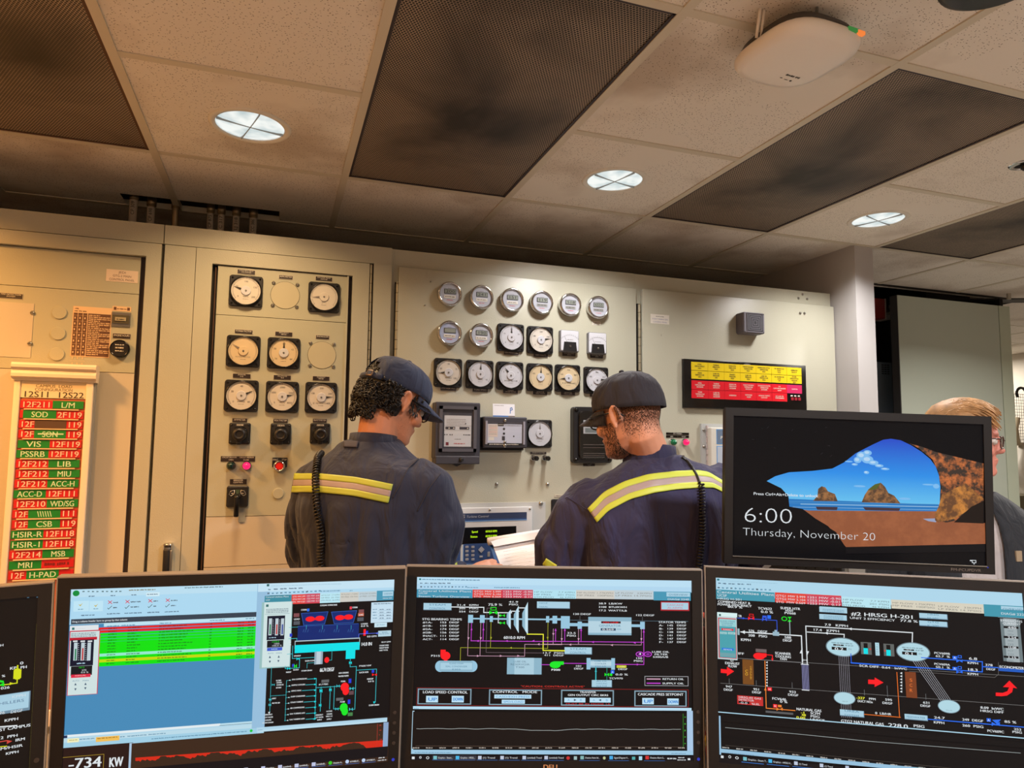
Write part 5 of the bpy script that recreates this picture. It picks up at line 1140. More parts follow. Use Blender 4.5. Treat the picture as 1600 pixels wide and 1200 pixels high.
b = MB(); b.T = H2 @ Matrix.Translation((0, -.006, .130)); b.lathe([(.008, -.002), (.007, .003), (.002, .005)], CAPM2, n=12); b.build('cap_button', t2)
b = MB()
for k in range(6):
    a_ = PI/6+k*PI/3
    b.tube([H2 @ Vector((math.cos(a_)*.085*r*1.012, -.006+math.sin(a_)*.113*r*1.012, .014+.110*u+.14*(1-u)**1.5*math.sin(a_)*.11*r)) for u, r in [(.0, 1.0), (.12, 1.01), (.3, 1.0), (.48, .955), (.64, .87), (.78, .74), (.89, .55), (.96, .34), (1, .1)]], .0010, mat('cap_stitch2', (40, 38, 44), .9), 6)
b.build('cap_seams', t2)
# short faded hair: dense under the cap, thinning towards the neck
def stubble(name, parent, H, body, n, fn, L, r, m, seed):
    rg = random.Random(seed); b = MB(); tr = BVHTree.FromPolygons([v.co for v in body.data.vertices], [tuple(p.vertices) for p in body.data.polygons])
    for k in range(n):
        p, keep = fn(rg)
        if not keep: continue
        o = H @ Vector(p); d = (H @ Vector((0, 0, p[2])))-o; h = tr.ray_cast(o, d.normalized())
        if h[0] is None: continue
        q, nn = h[0], h[1]; dn = (H.to_3x3() @ Vector((0, -.2, -1))).normalized(); tip = q+(nn*.5+dn*.9).normalized()*L*rg.uniform(.6, 1.2); s_ = nn.cross(dn).normalized()*r
        b.add([q-s_-nn*.0006, q+s_-nn*.0006, tip], [(0, 1, 2)], m)
    return b.build(name, parent)
def fade(rg):
    phi = math.radians(rg.uniform(186, 354)); z = rg.uniform(-.085, .05); u = (z+.085)/.115
    front = abs(math.degrees(phi)-270) > 74
    return (math.cos(phi)*.16, math.sin(phi)*.16-.012, z), rg.random() < (min(1, u)**1.7)*(1 if not front or z > -.02 else .3)
stubble('short_hair', t2, H2, body2, 60000, fade, .0042, .00042, HAIRF, 5)
def beard(rg):
    phi = math.radians(rg.choice((rg.uniform(100, 175), rg.uniform(5, 80)))); z = rg.uniform(-.125, -.02)
    return (math.cos(phi)*.15, math.sin(phi)*.15+.01, z), (z < -.06 or abs(math.cos(phi)) > .75)
stubble('beard', t2, H2, body2, 5200, beard, .006, .0006, HAIRF, 6)
def beard1(rg): p, k = beard(rg); return p, k and rg.random() < .4
stubble('stubble', t1, H1, body1, 3000, beard1, .0025, .0004, HAIRF, 7)
glasses(t2, H2, BLKG)

# ---------- tape, seams and patches follow the cloth
h1 = hitfn([cov1]); h2 = hitfn([cov2])
def Z1_(x, y): return 430+x/3.3323, 540+y/3.3323          # coordinates read off an enlarged crop
def Z2_(x, y): return 830+x/3.528, 560+y/3.528
tp = [Z1_(106, 668), Z1_(240, 668), Z1_(420, 686), Z1_(614, 724)]; bt = [Z1_(90, 764), Z1_(240, 765), Z1_(420, 785), Z1_(590, 820)]
def mid(A, B, f): return [(a[0]+(c[0]-a[0])*f, a[1]+(c[1]-a[1])*f) for a, c in zip(A, B)]
band('reflective_tape', t1, h1, tp, mid(tp, bt, .33), LIME1, .0035); band('reflective_tape', t1, h1, mid(tp, bt, .66), bt, LIME1, .0035); band('silver_tape', t1, h1, mid(tp, bt, .31), mid(tp, bt, .68), SILV, .003, label='grey reflective strip')
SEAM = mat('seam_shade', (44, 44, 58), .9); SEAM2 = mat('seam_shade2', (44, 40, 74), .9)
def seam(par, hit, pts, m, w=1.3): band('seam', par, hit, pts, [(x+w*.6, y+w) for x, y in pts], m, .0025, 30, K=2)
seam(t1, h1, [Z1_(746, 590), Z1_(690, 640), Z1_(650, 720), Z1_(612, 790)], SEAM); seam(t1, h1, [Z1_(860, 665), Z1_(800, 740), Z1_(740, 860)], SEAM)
band('embossed_patch', t1, h1, [Z1_(362, 500), Z1_(436, 503)], [Z1_(358, 532), Z1_(430, 535)], mat('patch_navy', (56, 56, 72), .8), .004, 8)
tp = [Z2_(315, 830), Z2_(400, 742), Z2_(520, 680), Z2_(650, 642), Z2_(800, 626), Z2_(920, 622), Z2_(975, 632), Z2_(1066, 688)]; bt = [Z2_(366, 905), Z2_(430, 840), Z2_(550, 778), Z2_(680, 742), Z2_(800, 725), Z2_(920, 716), Z2_(1005, 716), Z2_(1072, 750)]
band('reflective_tape', t2, h2, tp, mid(tp, bt, .32), LIME, .0035, 60); band('reflective_tape', t2, h2, mid(tp, bt, .68), bt, LIME, .0035, 60); band('silver_tape', t2, h2, mid(tp, bt, .30), mid(tp, bt, .70), SILV, .003, 60, label='grey reflective strip')
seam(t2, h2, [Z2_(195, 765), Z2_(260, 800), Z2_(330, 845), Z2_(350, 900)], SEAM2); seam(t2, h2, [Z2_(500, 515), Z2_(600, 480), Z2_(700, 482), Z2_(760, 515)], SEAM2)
band('cuff_tape', t2, h2, [Z2_(84, 1100), Z2_(145, 1138)], [Z2_(66, 1140), Z2_(130, 1170)], LIME, .003, 10); band('cuff_tape', t1, h1, [(700, 889), (714, 880)], [(702, 900), (715, 890)], LIME, .003, 10)
# ---------- radio cords
CORD = mat('cord_rubber', (16, 15, 17), .35)
def coil(name, label, hit, pts, R, pitch, r, straight=None, grp='coiled radio cords'):
    P = []
    for x, y in pts:
        h = hit(x, y)
        if h: P.append(h[0]+h[1]*(R+r+.001))
    for _ in range(3): P = [P[0]]+[(P[i-1]+P[i]*2+P[i+1])/4 for i in range(1, len(P)-1)]+[P[-1]]
    t = thing(name, label, 'cord', Matrix.Translation(P[-1]), grp); Mi = t.matrix_world.inverted()
    Lc = [0]
    for a, c in zip(P, P[1:]): Lc.append(Lc[-1]+(c-a).length)
    def pos(s):
        for i in range(len(P)-1):
            if Lc[i+1] >= s: f = (s-Lc[i])/(Lc[i+1]-Lc[i]+1e-9); return P[i].lerp(P[i+1], f), (P[i+1]-P[i]).normalized()
        return P[-1], (P[-1]-P[-2]).normalized()
    H_ = []; n = int(Lc[-1]/pitch*12)
    for k in range(n+1):
        p, d = pos(Lc[-1]*k/n); a = d.orthogonal().normalized() if k == 0 else (a-d*a.dot(d)).normalized(); c = d.cross(a); th = k/12*2*PI
        H_.append(Mi @ (p+(a*math.cos(th)+c*math.sin(th))*R))
    b = MB(); b.tube(H_, r, CORD, 6); b.build('coil', t)
    if straight:
        Q = [h_[0]+h_[1]*.005 for h_ in (hit(x, y) for x, y in straight) if h_]
        b = MB(); b.tube([Mi @ q for q in Q], .0035, CORD, 8); b.build('straight_lead', t)
    return t
def dens(L, n=10):
    o = []
    for a, c in zip(L, L[1:]):
        for k in range(n): o.append((a[0]+(c[0]-a[0])*k/n, a[1]+(c[1]-a[1])*k/n))
    return o+[L[-1]]
coil('coiled_cord', 'thick black coiled cord over the left shoulder of the man with curly hair', h1, dens([(522, 690), (512, 694), (504, 703), (500, 722), (498, 750), (499, 780), (502, 820), (506, 860), (510, 905)]), .0082, .0085, .0024)
coil('coiled_cord', 'thin straight then coiled black cord on the back of the man in the dark cap', h2, dens([(1094, 757), (1096, 775), (1095, 800), (1094, 830), (1091, 870), (1089, 905)]), .0065, .0078, .0021, dens([(1064, 716), (1072, 722), (1080, 732), (1087, 744), (1093, 758)], 4))

# ---------- notepad
P0 = at(763, 850, 2.16); P1 = at(849, 836, 2.16); P3 = at(824, 935, 1.99); u = (P1-P0); wN = u.length; v = (P0-P3); hN = v.length; u.normalize(); v = (v-u*v.dot(u)).normalized()
NP = frame(tuple(P0), u, v); t = thing('notepad', 'open white notepad with blue cover edge, held above the keypad', 'notepad', NP)
PAP = mat('paper_white', (226, 220, 220), .7)
b = MB(); rows = []
for k in range(13):
    q = k/12; y = -hN*1.02*q; rows.append([Vector((wN*.06+s_*wN*.96+.012*math.sin(q*PI)*s_, y, .004+.014*math.sin(q*PI*.8)*s_)) for s_ in [i/8 for i in range(9)]])
b.grid(rows, PAP)
for k in range(11):
    y = -.030-k*.0135; zz = .0065
    b.scribble(wN*.15, wN*(.85 if k % 3 else .55), y, .0016, .019 if False else .0205, INKG, k)
b.build('page', t); bpy.data.objects[-1] if False else None
b = MB(); rows = []
for k in range(9):
    a = k/8*PI*1.25; rows.append([Vector((s_*wN*1.02-.004, .004+.012*math.cos(a-PI/2)*1.0, .012-.012*math.sin(a-PI/2+PI/2*0)+.004)) for s_ in (0, .5, 1)])
b.tube([(-.002, .0, .012), (wN*1.02, .0, .012)], .0125, PAP, 16); b.grid([[Vector((0, -.001, .024)), Vector((wN*1.01, -.001, .024))], [Vector((.01, -.026, .014)), Vector((wN*1.0, -.026, .020))]], PAP); b.build('rolled_page', t)
b = MB(); b.grid([[Vector((wN*.02+s_*wN*.96-.004*math.sin(q*PI), -hN*1.02*q, .001)) for s_ in (0, 1)] for q in [k/8 for k in range(9)]], mat('cover_blue', (50, 110, 190), .4)); solid(b.build('cover', t), .002)

# ---------- fair-haired man behind the top monitor
hp = at(1506, 686, 1.66); R3 = Matrix.Translation((hp.x+.01, 1.69, 0)) @ RZ(180-28); R3i = R3.inverted()
t3 = thing('person', 'person with fair hair and glasses, dark shirt over grey, mostly behind the upper monitor', 'person', R3)
H3 = R3i @ Matrix.Translation(hp) @ RZ(-140) @ RX(-4)
S3 = [(z-.03, cx, cy, a, bf, bb) for z, cx, cy, a, bf, bb in S1]
dz = hp.z-1.632; S3 = [(z+dz, cx, cy, a*1.02, bf, bb) for z, cx, cy, a, bf, bb in S3]
SHIRT = cloth('charcoal_shirt', (24, 27, 34)); GREYT = cloth('grey_tee', (168, 160, 160))
aL3 = [(-.12, 0, 1.36+dz), (-.18, .0, 1.325+dz), (-.225, .0, 1.24+dz), (-.245, .0, 1.1+dz), (-.25, .03, 1.0+dz), (-.2, .2, .98+dz)]; aR3 = [(-x, y, z) for x, y, z in aL3]
b = torso_arms(None, GREYT, [(z, cx, cy, a*.93, bf*.93, bb*.9) for z, cx, cy, a, bf, bb in S3], [], legs=False); me = union(b, .0095, 3, .5); tee3 = pobj('tee_shirt', me, t3)
b = MB(); n = 36
def jring(z, cx, cy, a, bf, bb):
    return [v for v in ering((cx, cy, z), a, bf, bb, 40, e=2.3)]
jr = [jring(*q) for q in S3[:-1]]; vs = [v for r_ in jr for v in r_]; fs = []
for k in range(len(jr)-1):
    for i in range(40):
        ang = abs((i+.5)/40*360-90)
        if ang < 20: continue
        j = (i+1) % 40; fs.append((k*40+i, k*40+j, (k+1)*40+j, (k+1)*40+i))
b.add(vs, fs, SHIRT, True); o = b.build('open_shirt', t3); solid(o, .006)
b = MB(); limb(b, aL3, [.07, .074, .07, .064, .06, .05], SHIRT, 18); limb(b, aR3, [.07, .074, .07, .064, .06, .05], SHIRT, 18); b.build('sleeves', t3)
b = MB()
for s in (-1, 1): limb(b, [(s*.085, 0, .95), (s*.10, .01, .5), (s*.105, -.01, .07)], [.10, .08, .07], mat('dark_trousers', (40, 40, 46), .9), 18)
b.loft([ering((0, 0, z), .175, .125, .13, 24) for z in (.84, .92, .98)], mat('dark_trousers', (40, 40, 46), .9)); b.build('trousers', t3); boots(t3)
b = MB(); head_shapes(b, H3, SKIN3)
inner_body(b, SKIN3, [(0, .0, 1.39+dz), (0, .01, 1.46+dz), tuple(H3 @ Vector((0, -.02, -.05))), tuple(H3 @ Vector((0, -.02, .0)))], [.062, .058, .056, .05], [[aL3[0], aL3[2], aL3[4], aL3[5]], [aR3[0], aR3[2], aR3[4], aR3[5]]], dz)
for q in (aL3[5], aR3[5]): hand(b, wristM(q, (0, .8, -.1), (0, 0, 1)), SKIN3, .5)
me = union(b, .0045, 2, .5); body3 = pobj('body', me, t3); eyeballs(t3, H3)
collar(t3, (0, 0, 1.43+dz), .066, .062, .066, .055, SHIRT, -.05, flare=1.35)
b = MB(); b.T = Matrix.Translation((-.105, .118, 1.27+dz)) @ RX(-90) @ RY(-20); b.box(-.010, -.016, -.002, .010, .016, .004, mat('tan_patch', (150, 130, 106), .7)); b.build('chest_patch', t3)
glasses(t3, H3, mat('tortoise_frame', (70, 52, 46), .3))
# combed fair hair
rg = random.Random(21); b = MB()
b.loft([ering((0, -.010, z), a, f_, bb, 28, T=H3) for z, a, f_, bb in ((-.05, .066, .01, .094), (-.02, .0745, .012, .103), (.02, .079, .03, .108), (.05, .0805, .085, .108), (.08, .076, .098, .102), (.105, .062, .085, .084), (.124, .04, .058, .055), (.131, .015, .02, .02))], HAIRY)
for k in range(420):
    x = rg.uniform(-.068, .068); y0 = rg.uniform(.03, .098); pts = []
    for q in range(7):
        y = y0-q*.022; zz = .128*math.sqrt(max(.05, 1-(x/.085)**2-((y+.0)/.135)**2))+.006+.002*math.sin(q+k); pts.append(H3 @ Vector((x+.006*math.sin(q*.8+k), y, zz)))
    b.tube(pts, [.0012, .0022, .0024, .0024, .0022, .0018, .0006], HAIRY, 4)
b.build('combed_hair', t3)
# ------------------------------------------------------------------ desk and monitors
DESK = mat('dark_desk_laminate', (46, 40, 38), .5)
t = thing('console_desk', 'dark console desk carrying the row of monitors', 'desk', Matrix.Translation((.35, 1.15, 0)))
b = MB(); pts_o = [(-1.25, 1.62), (-.1, 1.72), (.62, 1.62), (1.35, 1.3), (1.75, .85)]; pts_i = [(-1.25, .75), (-.15, .85), (.35, .82), (.75, .6), (1.1, .2)]
b.T = Matrix.Translation((-.35, -1.15, 0)); vs = [(x, y, z) for z in (.72, .75) for x, y in pts_o+pts_i[::-1]]; n = 10
b.add(vs, [list(range(10))[::-1], [10+i for i in range(10)]]+[(i, (i+1) % n, 10+(i+1) % n, 10+i) for i in range(n)], DESK); b.build('desktop', t)
b = MB(); b.T = Matrix.Translation((-.35, -1.15, 0))
for x, y, a, w2 in ((-.70, 1.54, .09, .5), (.30, 1.56, -.08, .42), (1.05, 1.30, -.42, .38), (1.45, 1.02, -.8, .18)):
    b.T = Matrix.Translation((x-.35, y-1.15-.02, 0)) @ Matrix.Rotation(a, 4, 'Z'); b.box(-w2, -.01, 0, w2, .01, .715, DESK)
b.build('back_panel', t)
for x, y in ((-1.1, 1.0), (1.12, .42)):
    b = MB(); b.T = Matrix.Translation((x-.35, y-1.15, 0)); b.box(-.02, -.2, 0, .02, .25, .72, DESK); b.build('side_panel', t)

BZL = mat('monitor_bezel', (19, 16, 16), .45, bump=(900, .06), spec=.3); RIM = mat('monitor_rim_grey', (112, 106, 100), .4); BACK = mat('monitor_back', (34, 32, 32), .6)
def scr_black(name, rgb): 
    m = mat(name, rgb, .25, emit=1.0, spec=.12); m.node_tree.nodes['Principled BSDF'].inputs['Base Color'].default_value = (.002, .002, .002, 1); return m
class Scr:
    """drawing on a lit screen; coordinates are read off enlarged crops: pixel = offset + value / scale"""
    def __init__(s, M, w, h, bg):
        s.M = M; s.Mi = M.inverted(); s.w = w; s.h = h; s.b = MB(); s.z = .0006; s.o = (0, 0); s.k = 1.0
        s.b.rect(-w/2, -h/2, w/2, h/2, .0004, bg)
    def view(s, ox, oy, k): s.o = (ox, oy); s.k = k
    def p(s, x, y):
        d = s.Mi.to_3x3() @ ray(s.o[0]+x/s.k, s.o[1]+y/s.k); c = s.Mi @ CO; q = c-d*(c.z/d.z); return (q.x, q.y)
    def nz(s): s.z += 4e-6; return s.z
    def clip(s, q): return (min(max(q[0], -s.w/2), s.w/2), min(max(q[1], -s.h/2), s.h/2))
    def rect(s, x0, y0, x1, y1, m, px=None):
        a, c = s.clip(s.p(x0, y0)), s.clip(s.p(x1, y1)); s.b.rect(a[0], c[1], c[0], a[1], s.nz(), m)
    def poly(s, pts, m): s.b.poly([s.clip(s.p(*q)) for q in pts], s.nz(), m)
    def line(s, pts, wd, m):
        Q = [s.clip(s.p(*q)) for q in pts]; u = s.p(0, 0); v = s.p(0, 1); wd *= abs(u[1]-v[1]); P = [Q[0]]
        for q in Q[1:]:
            a = P[-1]; dx, dy = q[0]-a[0], q[1]-a[1]
            if abs(dy) < abs(dx)*.07: q = (q[0], a[1])
            elif abs(dx) < abs(dy)*.07: q = (a[0], q[1])
            P.append(q)
        s.b.line(P, wd, s.nz(), m)
    def text(s, t, x, y, h, w, m, al='l', bold=0, slant=0, thin=False):
        a = s.p(x, y); c = s.p(x, y-h); e = s.p(x+w, y); hh = abs(c[1]-a[1]); ww = abs(e[0]-a[0])
        s.b.text(t, a[0], a[1], hh, s.nz(), m, al, w=ww, bold=hh*.09*bold, slant=slant, thin=thin)
    def scrib(s, x0, y, x1, h, m, seed=0):
        a = s.p(x0, y); c = s.p(x0, y-h); e = s.p(x1, y); s.b.scribble(a[0], e[0], a[1], abs(c[1]-a[1]), s.nz(), m, seed)
    def ell(s, x, y, rx, ry, m, n=28):
        a = s.p(x, y); c = s.p(x+rx, y); e = s.p(x, y-ry); s.b.disc(a[0], a[1], abs(c[0]-a[0]), s.nz(), m, n, ry=abs(e[1]-a[1]))
    def arrow(s, x, y, r, ang, m):
        a = s.p(x, y); c = s.p(x, y-r); r = abs(c[1]-a[1]); s.b.poly([(a[0]+r*math.cos(math.radians(ang+q))*f, a[1]+r*math.sin(math.radians(ang+q))*f) for q, f in ((0, 1.1), (130, 1), (230, 1))], s.nz(), m)
    def valve(s, x, y, rx, ry, m):
        s.poly([(x-rx, y-ry), (x, y), (x-rx, y+ry)], m); s.poly([(x+rx, y-ry), (x+rx, y+ry), (x, y)], m)
W_ = em((222, 228, 232)); LB = em((186, 222, 242)); LB2 = em((164, 208, 232)); TEAL = em((70, 150, 180)); SRED = em((226, 66, 62)); SPK = em((206, 70, 92)); TAN = em((206, 204, 196)); BTN = em((168, 206, 224)); BTE = em((110, 140, 160)); TXD = em((80, 130, 160)); GRN = em((20, 230, 40)); REDS = em((250, 28, 36)); MAG = em((196, 66, 210)); PNK = em((214, 166, 192)); OLV = em((176, 180, 50)); YLW = em((240, 240, 60)); CYN = em((0, 224, 232)); CY2 = em((60, 190, 200)); DBL = em((16, 44, 120)); BLS = em((40, 110, 240)); BKS = em((12, 10, 14)); BRN = em((38, 26, 22)); ORG = em((224, 110, 40)); GRYS = em((120, 124, 128)); INKB = em((60, 84, 110)); GLIME = em((4, 224, 14)); REDP = em((232, 30, 30))
def monitor(pose_, label, group, bg, w=.518, h=.324, bez=.0185, dep=.045, stand=True, rim=True):
    x, y, z, yaw, ti, ro = pose_; yaw, ti, ro = map(math.radians, (yaw, ti, ro))
    a = Vector((math.cos(yaw), math.sin(yaw), 0)); n0 = Vector((-math.sin(yaw), math.cos(yaw), 0)); v = Vector((0, 0, 1))*math.cos(ti)+n0*math.sin(ti)
    a, v = a*math.cos(ro)+v*math.sin(ro), -a*math.sin(ro)+v*math.cos(ro)
    M = frame((x, y, z+CAMH), a, v); t = thing('computer_monitor', label, 'monitor', M, group)
    W2, H2 = w/2, h/2; B = bez
    b = MB()
    for q in ((-W2-B, -H2-B, -W2, H2+B), (W2, -H2-B, W2+B, H2+B), (-W2, H2, W2, H2+B), (-W2, -H2-B, W2, -H2)): b.box(q[0], q[1], -.01, q[2], q[3], .004, BZL)
    b.build('bezel', t)
    if rim:
        b = MB(); E_ = [(-W2-B-.002, -H2-B-.002, -W2-B, H2+B+.002), (W2+B, -H2-B-.002, W2+B+.002, H2+B+.002), (-W2-B, H2+B, W2+B, H2+B+.002), (-W2-B, -H2-B-.002, W2+B, -H2-B)]
        for q in E_: b.box(q[0], q[1], -.016, q[2], q[3], .0035, RIM)
        b.build('rim', t, 'grey outer rim')
    b = MB(); b.rsq(0, 0, w+2*B, h+2*B, .006, -.018, -.0101, BACK); b.rsq(0, 0, w*.8, h*.8, .02, -dep, -.018, BACK, .004); b.build('housing', t)
    if stand:
        zb = .752-(z+CAMH); Mi = M.inverted(); base = Mi @ Vector((x, y, .752))+Vector((0, 0, -.10)); wb = M @ base; wb.z = .752
        b = MB(); top = Vector((0, -.02, -dep)); bot = Mi @ wb; b.tube([top+Vector((0, 0, .01)), top+Vector((0, 0, -.03)), bot+Vector((0, .01, 0))], .022, BACK, 12); b.build('stand', t)
        b = MB(); b.T = Mi @ Matrix.Translation(wb); b.lathe([(.11, -.001), (.11, .008), (.105, .012), (.03, .014)], BACK, n=32); b.build('base', t)
    return t, Scr(M, w, h, bg)
def finish(t, S, name='screen'): o = S.b.build(name, t, 'lit display'); return o
GM = 'row of black monitors on the console'

# ============ middle monitor : steam turbine overview
t, S = monitor((.506, 1.2171, -.4123, -16.76, 1.35, -.59), 'middle black monitor of the front row, showing a steam turbine diagram', GM, em((16, 13, 14)))
S.view(630, 880, 5); R = S.rect
R(108, 104, 2353, 196, LB); R(108, 160, 2353, 232, em((176, 214, 238)))
R(125, 118, 140, 131, em((20, 120, 120))); S.scrib(148, 131, 600, 10, TXD, 1); 
for k, (a_, c_) in enumerate(((132, 155), (168, 198), (212, 262), (274, 330), (345, 375))): S.scrib(a_, 161, c_, 10, INKB, k)
for k in range(14): S.scrib(135+k*27, 190, 147+k*27, 12, em((40, 50, 60)) if k in (0, 3, 9) else TXD, k+20)
S.scrib(500, 193, 585, 8, TXD, 3); S.scrib(710, 193, 910, 8, TXD, 4); S.line([(108, 201), (2350, 218)], 1.5, em((90, 130, 160)))
R(108, 203, 543, 272, TEAL); S.text('Central Utilities Plant', 118, 222, 14, 415, W_); S.text('UCSF', 120, 240, 13, 72, W_); S.text('Steam Turbine Overview', 118, 264, 14, 400, W_)
R(543, 205, 1014, 273, SRED); R(770, 205, 1014, 273, SPK)
for k, (a_, c_) in enumerate((('GTG1 MW 5.999', '1251 MW -0.90'), ('GTG2 MW 5.104', '1252 MW -0.01'), ('STG  MW 0.569', '1253 MW  0.17'))): S.text(a_, 552, 226+k*20, 13, 212, W_); S.text(c_, 778, 227+k*20, 13, 230, W_)
R(1014, 207, 1350, 277, em((178, 226, 240))); TX1 = em((110, 140, 150))
S.text('HP FLOW     7.7 KPPH', 1022, 230, 12, 318, TX1); S.text('HP PRES     201 PSIG', 1022, 250, 12, 318, TX1); S.text('STM PROD     46 KPPH', 1022, 270, 12, 318, TX1)
R(1350, 209, 1955, 284, TAN); R(1650, 209, 1955, 284, em((190, 206, 214))); TX2 = em((130, 130, 124))
S.text('MP FLOW 1.77KPPH', 1356, 236, 12, 285, TX2); S.text('MP PRES  100PSIG', 1356, 256, 12, 285, TX2); S.text('LP FLOW   33KPPH', 1656, 238, 12, 285, TX2); S.text('LP PRES 14.7PSIG', 1656, 258, 12, 285, TX2)
R(1955, 220, 2246, 293, TEAL); R(2056, 226, 2240, 262, BTN); S.text('OVERVIEW', 2072, 253, 15, 150, TXD); S.text('DIAG# 2240', 2064, 287, 14, 168, W_)
R(108, 277, 2250, 1115, BKS)
def btn(x0, y0, x1, y1, ls, h=13, m=TXD, f=.6):
    R(x0, y0, x1, y1, BTE); R(x0, y0, x1-4, y1-5, BTN); n_ = len(ls)
    for k, s_ in enumerate(ls): S.text(s_, (x0+x1)/2-2, y0+(y1-y0)*(k+.5)/n_+h*.45+ (0), h, (x1-x0)*f, m, 'c')
btn(160, 310, 378, 368, ['STEAM', 'CONTROL'], 14)
S.text('STG BEARING TEMPS', 148, 443, 16, 310, W_, bold=1)
for k, (a_, v_) in enumerate((('#1A-', '153'), ('#1B-', '159'), ('#2A-', '174'), ('#2B-', '156'), ('INACT-', '111'), ('ACT-', '114'))):
    y = 468+k*26.3; S.text(a_, 152, y, 14, 19*len(a_), W_, bold=1); S.text(v_, 284, y, 14, 54, W_, bold=1); S.text('DEGF', 358, y, 14, 78, W_, bold=1)
S.line([(378, 341), (630, 343), (630, 384), (845, 386), (845, 374), (905, 376)], 7, W_)
for k, (a_, v_) in enumerate((('31.4', 'KPPH'), ('205', 'PSIG'), ('554', 'DEGF'))): S.text(a_, 486, 333+k*25.5, 14, 70 if k == 0 else 52, W_, 'r', 1); S.text(v_, 514, 333+k*25.5, 14, 74, W_, 'l', 1)
S.text('75.9', 662, 332, 19, 70, W_, 'l', 1); S.text('%', 745, 332, 17, 30, W_); S.text('41.9', 824, 308, 14, 74, W_, bold=1); S.text('PSIG', 824, 328, 14, 74, W_, bold=1)
R(682, 342, 728, 368, GRN); R(687, 347, 723, 363, BKS); S.valve(704, 385, 32, 15, GRN); S.line([(744, 386), (744, 465), (756, 466)], 6, W_); S.line([(744, 408), (756, 408)], 6, W_); S.valve(775, 408, 20, 11, GRN); S.valve(775, 466, 20, 11, GRN)
SH = em((150, 196, 220)); S.line([(545, 435), (2225, 483)], 1, SH); R(543, 426, 1270, 446, SH)
for x0, y0, x1, y1 in ((508, 402, 545, 465), (600, 404, 636, 465), (677, 412, 700, 458), (1116, 412, 1140, 462), (1168, 410, 1202, 470), (1232, 412, 1300, 510)): R(x0, y0, x1, y1, SH)
S.line([(905, 348), (955, 349)], 7, W_)
TB = em((140, 180, 200)); TB2 = em((196, 226, 240))
for x0, x1, yt, yb, yt2, yb2 in ((808, 840, 400, 470, 360, 516), (864, 902, 400, 480, 330, 545), (930, 974, 390, 490, 302, 560)): S.poly([(x0, yt), (x1, yt2), (x1, yb2), (x0, yb)], TB); S.poly([(x0+(x1-x0)*.5, (yt+yt2)/2), (x1, yt2), (x1, yb2), (x0+(x1-x0)*.5, (yb+yb2)/2)], TB2)
btn(1045, 298, 1300, 355, ['NOZZLE BLOCK', 'PARALLEL POSITION'], 10, f=.85)
S.text('6010.0 RPM', 783, 590, 22, 168, W_, bold=1)
def ln(pts, m, w_=3.2): S.line(pts, w_, m)
for x in (510, 606): ln([(x, 466), (x, 722)], PNK); S.arrow(x, 585, 11, -90, PNK)
for x in (534, 627): ln([(x, 466), (x, 606)], MAG, 4.5); S.arrow(x, 515, 11, 90, MAG)
ln([(530, 605), (2222-1150+90, 614)], MAG, 5); ln([(510, 722), (948, 724), (948, 632), (1240, 634)], PNK)
ln([(686, 458), (686, 660)], OLV); S.arrow(686, 582, 10, -90, OLV); ln([(446, 760), (446, 658), (1128, 664), (1128, 462)], OLV); S.arrow(842, 660, 10, 180, OLV); S.arrow(1128, 582, 10, -90, OLV)
ln([(700, 350), (655, 350), (655, 696), (1085, 699)], em((140, 120, 130)), 2); ln([(968, 553), (1094, 555), (1094, 680), (1260, 682)], YLW, 7)
for x in (583, 762, 898): S.arrow(x, 723, 11, 0, PNK)
for x in (583, 810, 1018): S.arrow(x, 606, 11, 180, MAG)
S.arrow(1058, 632, 11, 180, PNK)
S.text('13.7  PSIG', 1084, 705, 13, 170, W_, bold=1); S.text('411  DEGF', 1100, 724, 13, 154, W_, bold=1)
S.ell(331, 722, 38, 33, REDS); R(293, 674, 331, 722, REDS); R(320, 740, 345, 765, REDS); S.text('P315', 216, 729, 15, 72, W_, bold=1)
R(288, 760, 542, 848, SH); S.ell(290, 804, 40, 44, SH); S.ell(540, 804, 40, 44, SH); R(288, 762, 542, 845, TB); R(292, 776, 538, 830, BTN)
for k, s_ in enumerate(('GLAND STEAM', 'SEAL CONDENSER', 'E303')): S.text(s_, 415, 788+k*23, 12, (110, 170, 66)[k], TXD, 'c')
R(812, 737, 1080, 868, TB); R(870, 737, 1020, 868, em((170, 204, 220)))
for k, s_ in enumerate(('LUBE OIL', 'RESERVOIR', 'T300')): S.text(s_, 912, 774+k*22, 14, (100, 150, 70)[k], em((90, 120, 140)), 'c')
ln([(1080, 791), (1146, 791)], MAG, 5); S.ell(1186, 792, 42, 27, GRN); R(1180, 765, 1252, 792, GRN); S.text('P300', 1155, 837, 14, 70, W_, bold=1)
S.text('"CAUTION: CONTROLS ACTIVE"', 918, 966, 13, 500, em((230, 60, 50)))
RDL = em((170, 40, 40)); ln([(110, 971), (2225, 985), (2225, 1122), (105, 1112), (110, 971)], RDL, 2.5)
def cbox(x0, y0, x1, y1): R(x0, y0, x1, y1, em((130, 160, 176))); R(x0+9, y0+9, x1-9, y1-8, BKS)
cbox(115, 977, 531, 1103); S.text('LOAD SPEED CONTROL', 152, 1014, 20, 350, W_, bold=1); R(180, 1034, 272, 1086, LB); S.text('UP', 192, 1073, 26, 70, em((50, 130, 210)), bold=1); R(380, 1034, 473, 1086, LB); S.text('DOWN', 388, 1072, 24, 78, em((50, 130, 210)), bold=1)
cbox(671, 984, 1083, 1108); S.text('CONTROL   MODE', 696, 1011, 18, 350, W_, bold=1); R(712, 1024, 1000, 1056, LB); S.text('CASD/EXH PRESS', 722, 1048, 15, 266, em((60, 140, 200))); R(770, 1064, 950, 1096, LB); S.text('SPD/LOAD', 782, 1088, 15, 158, em((60, 140, 200)))
S.view(860, 880, 5)
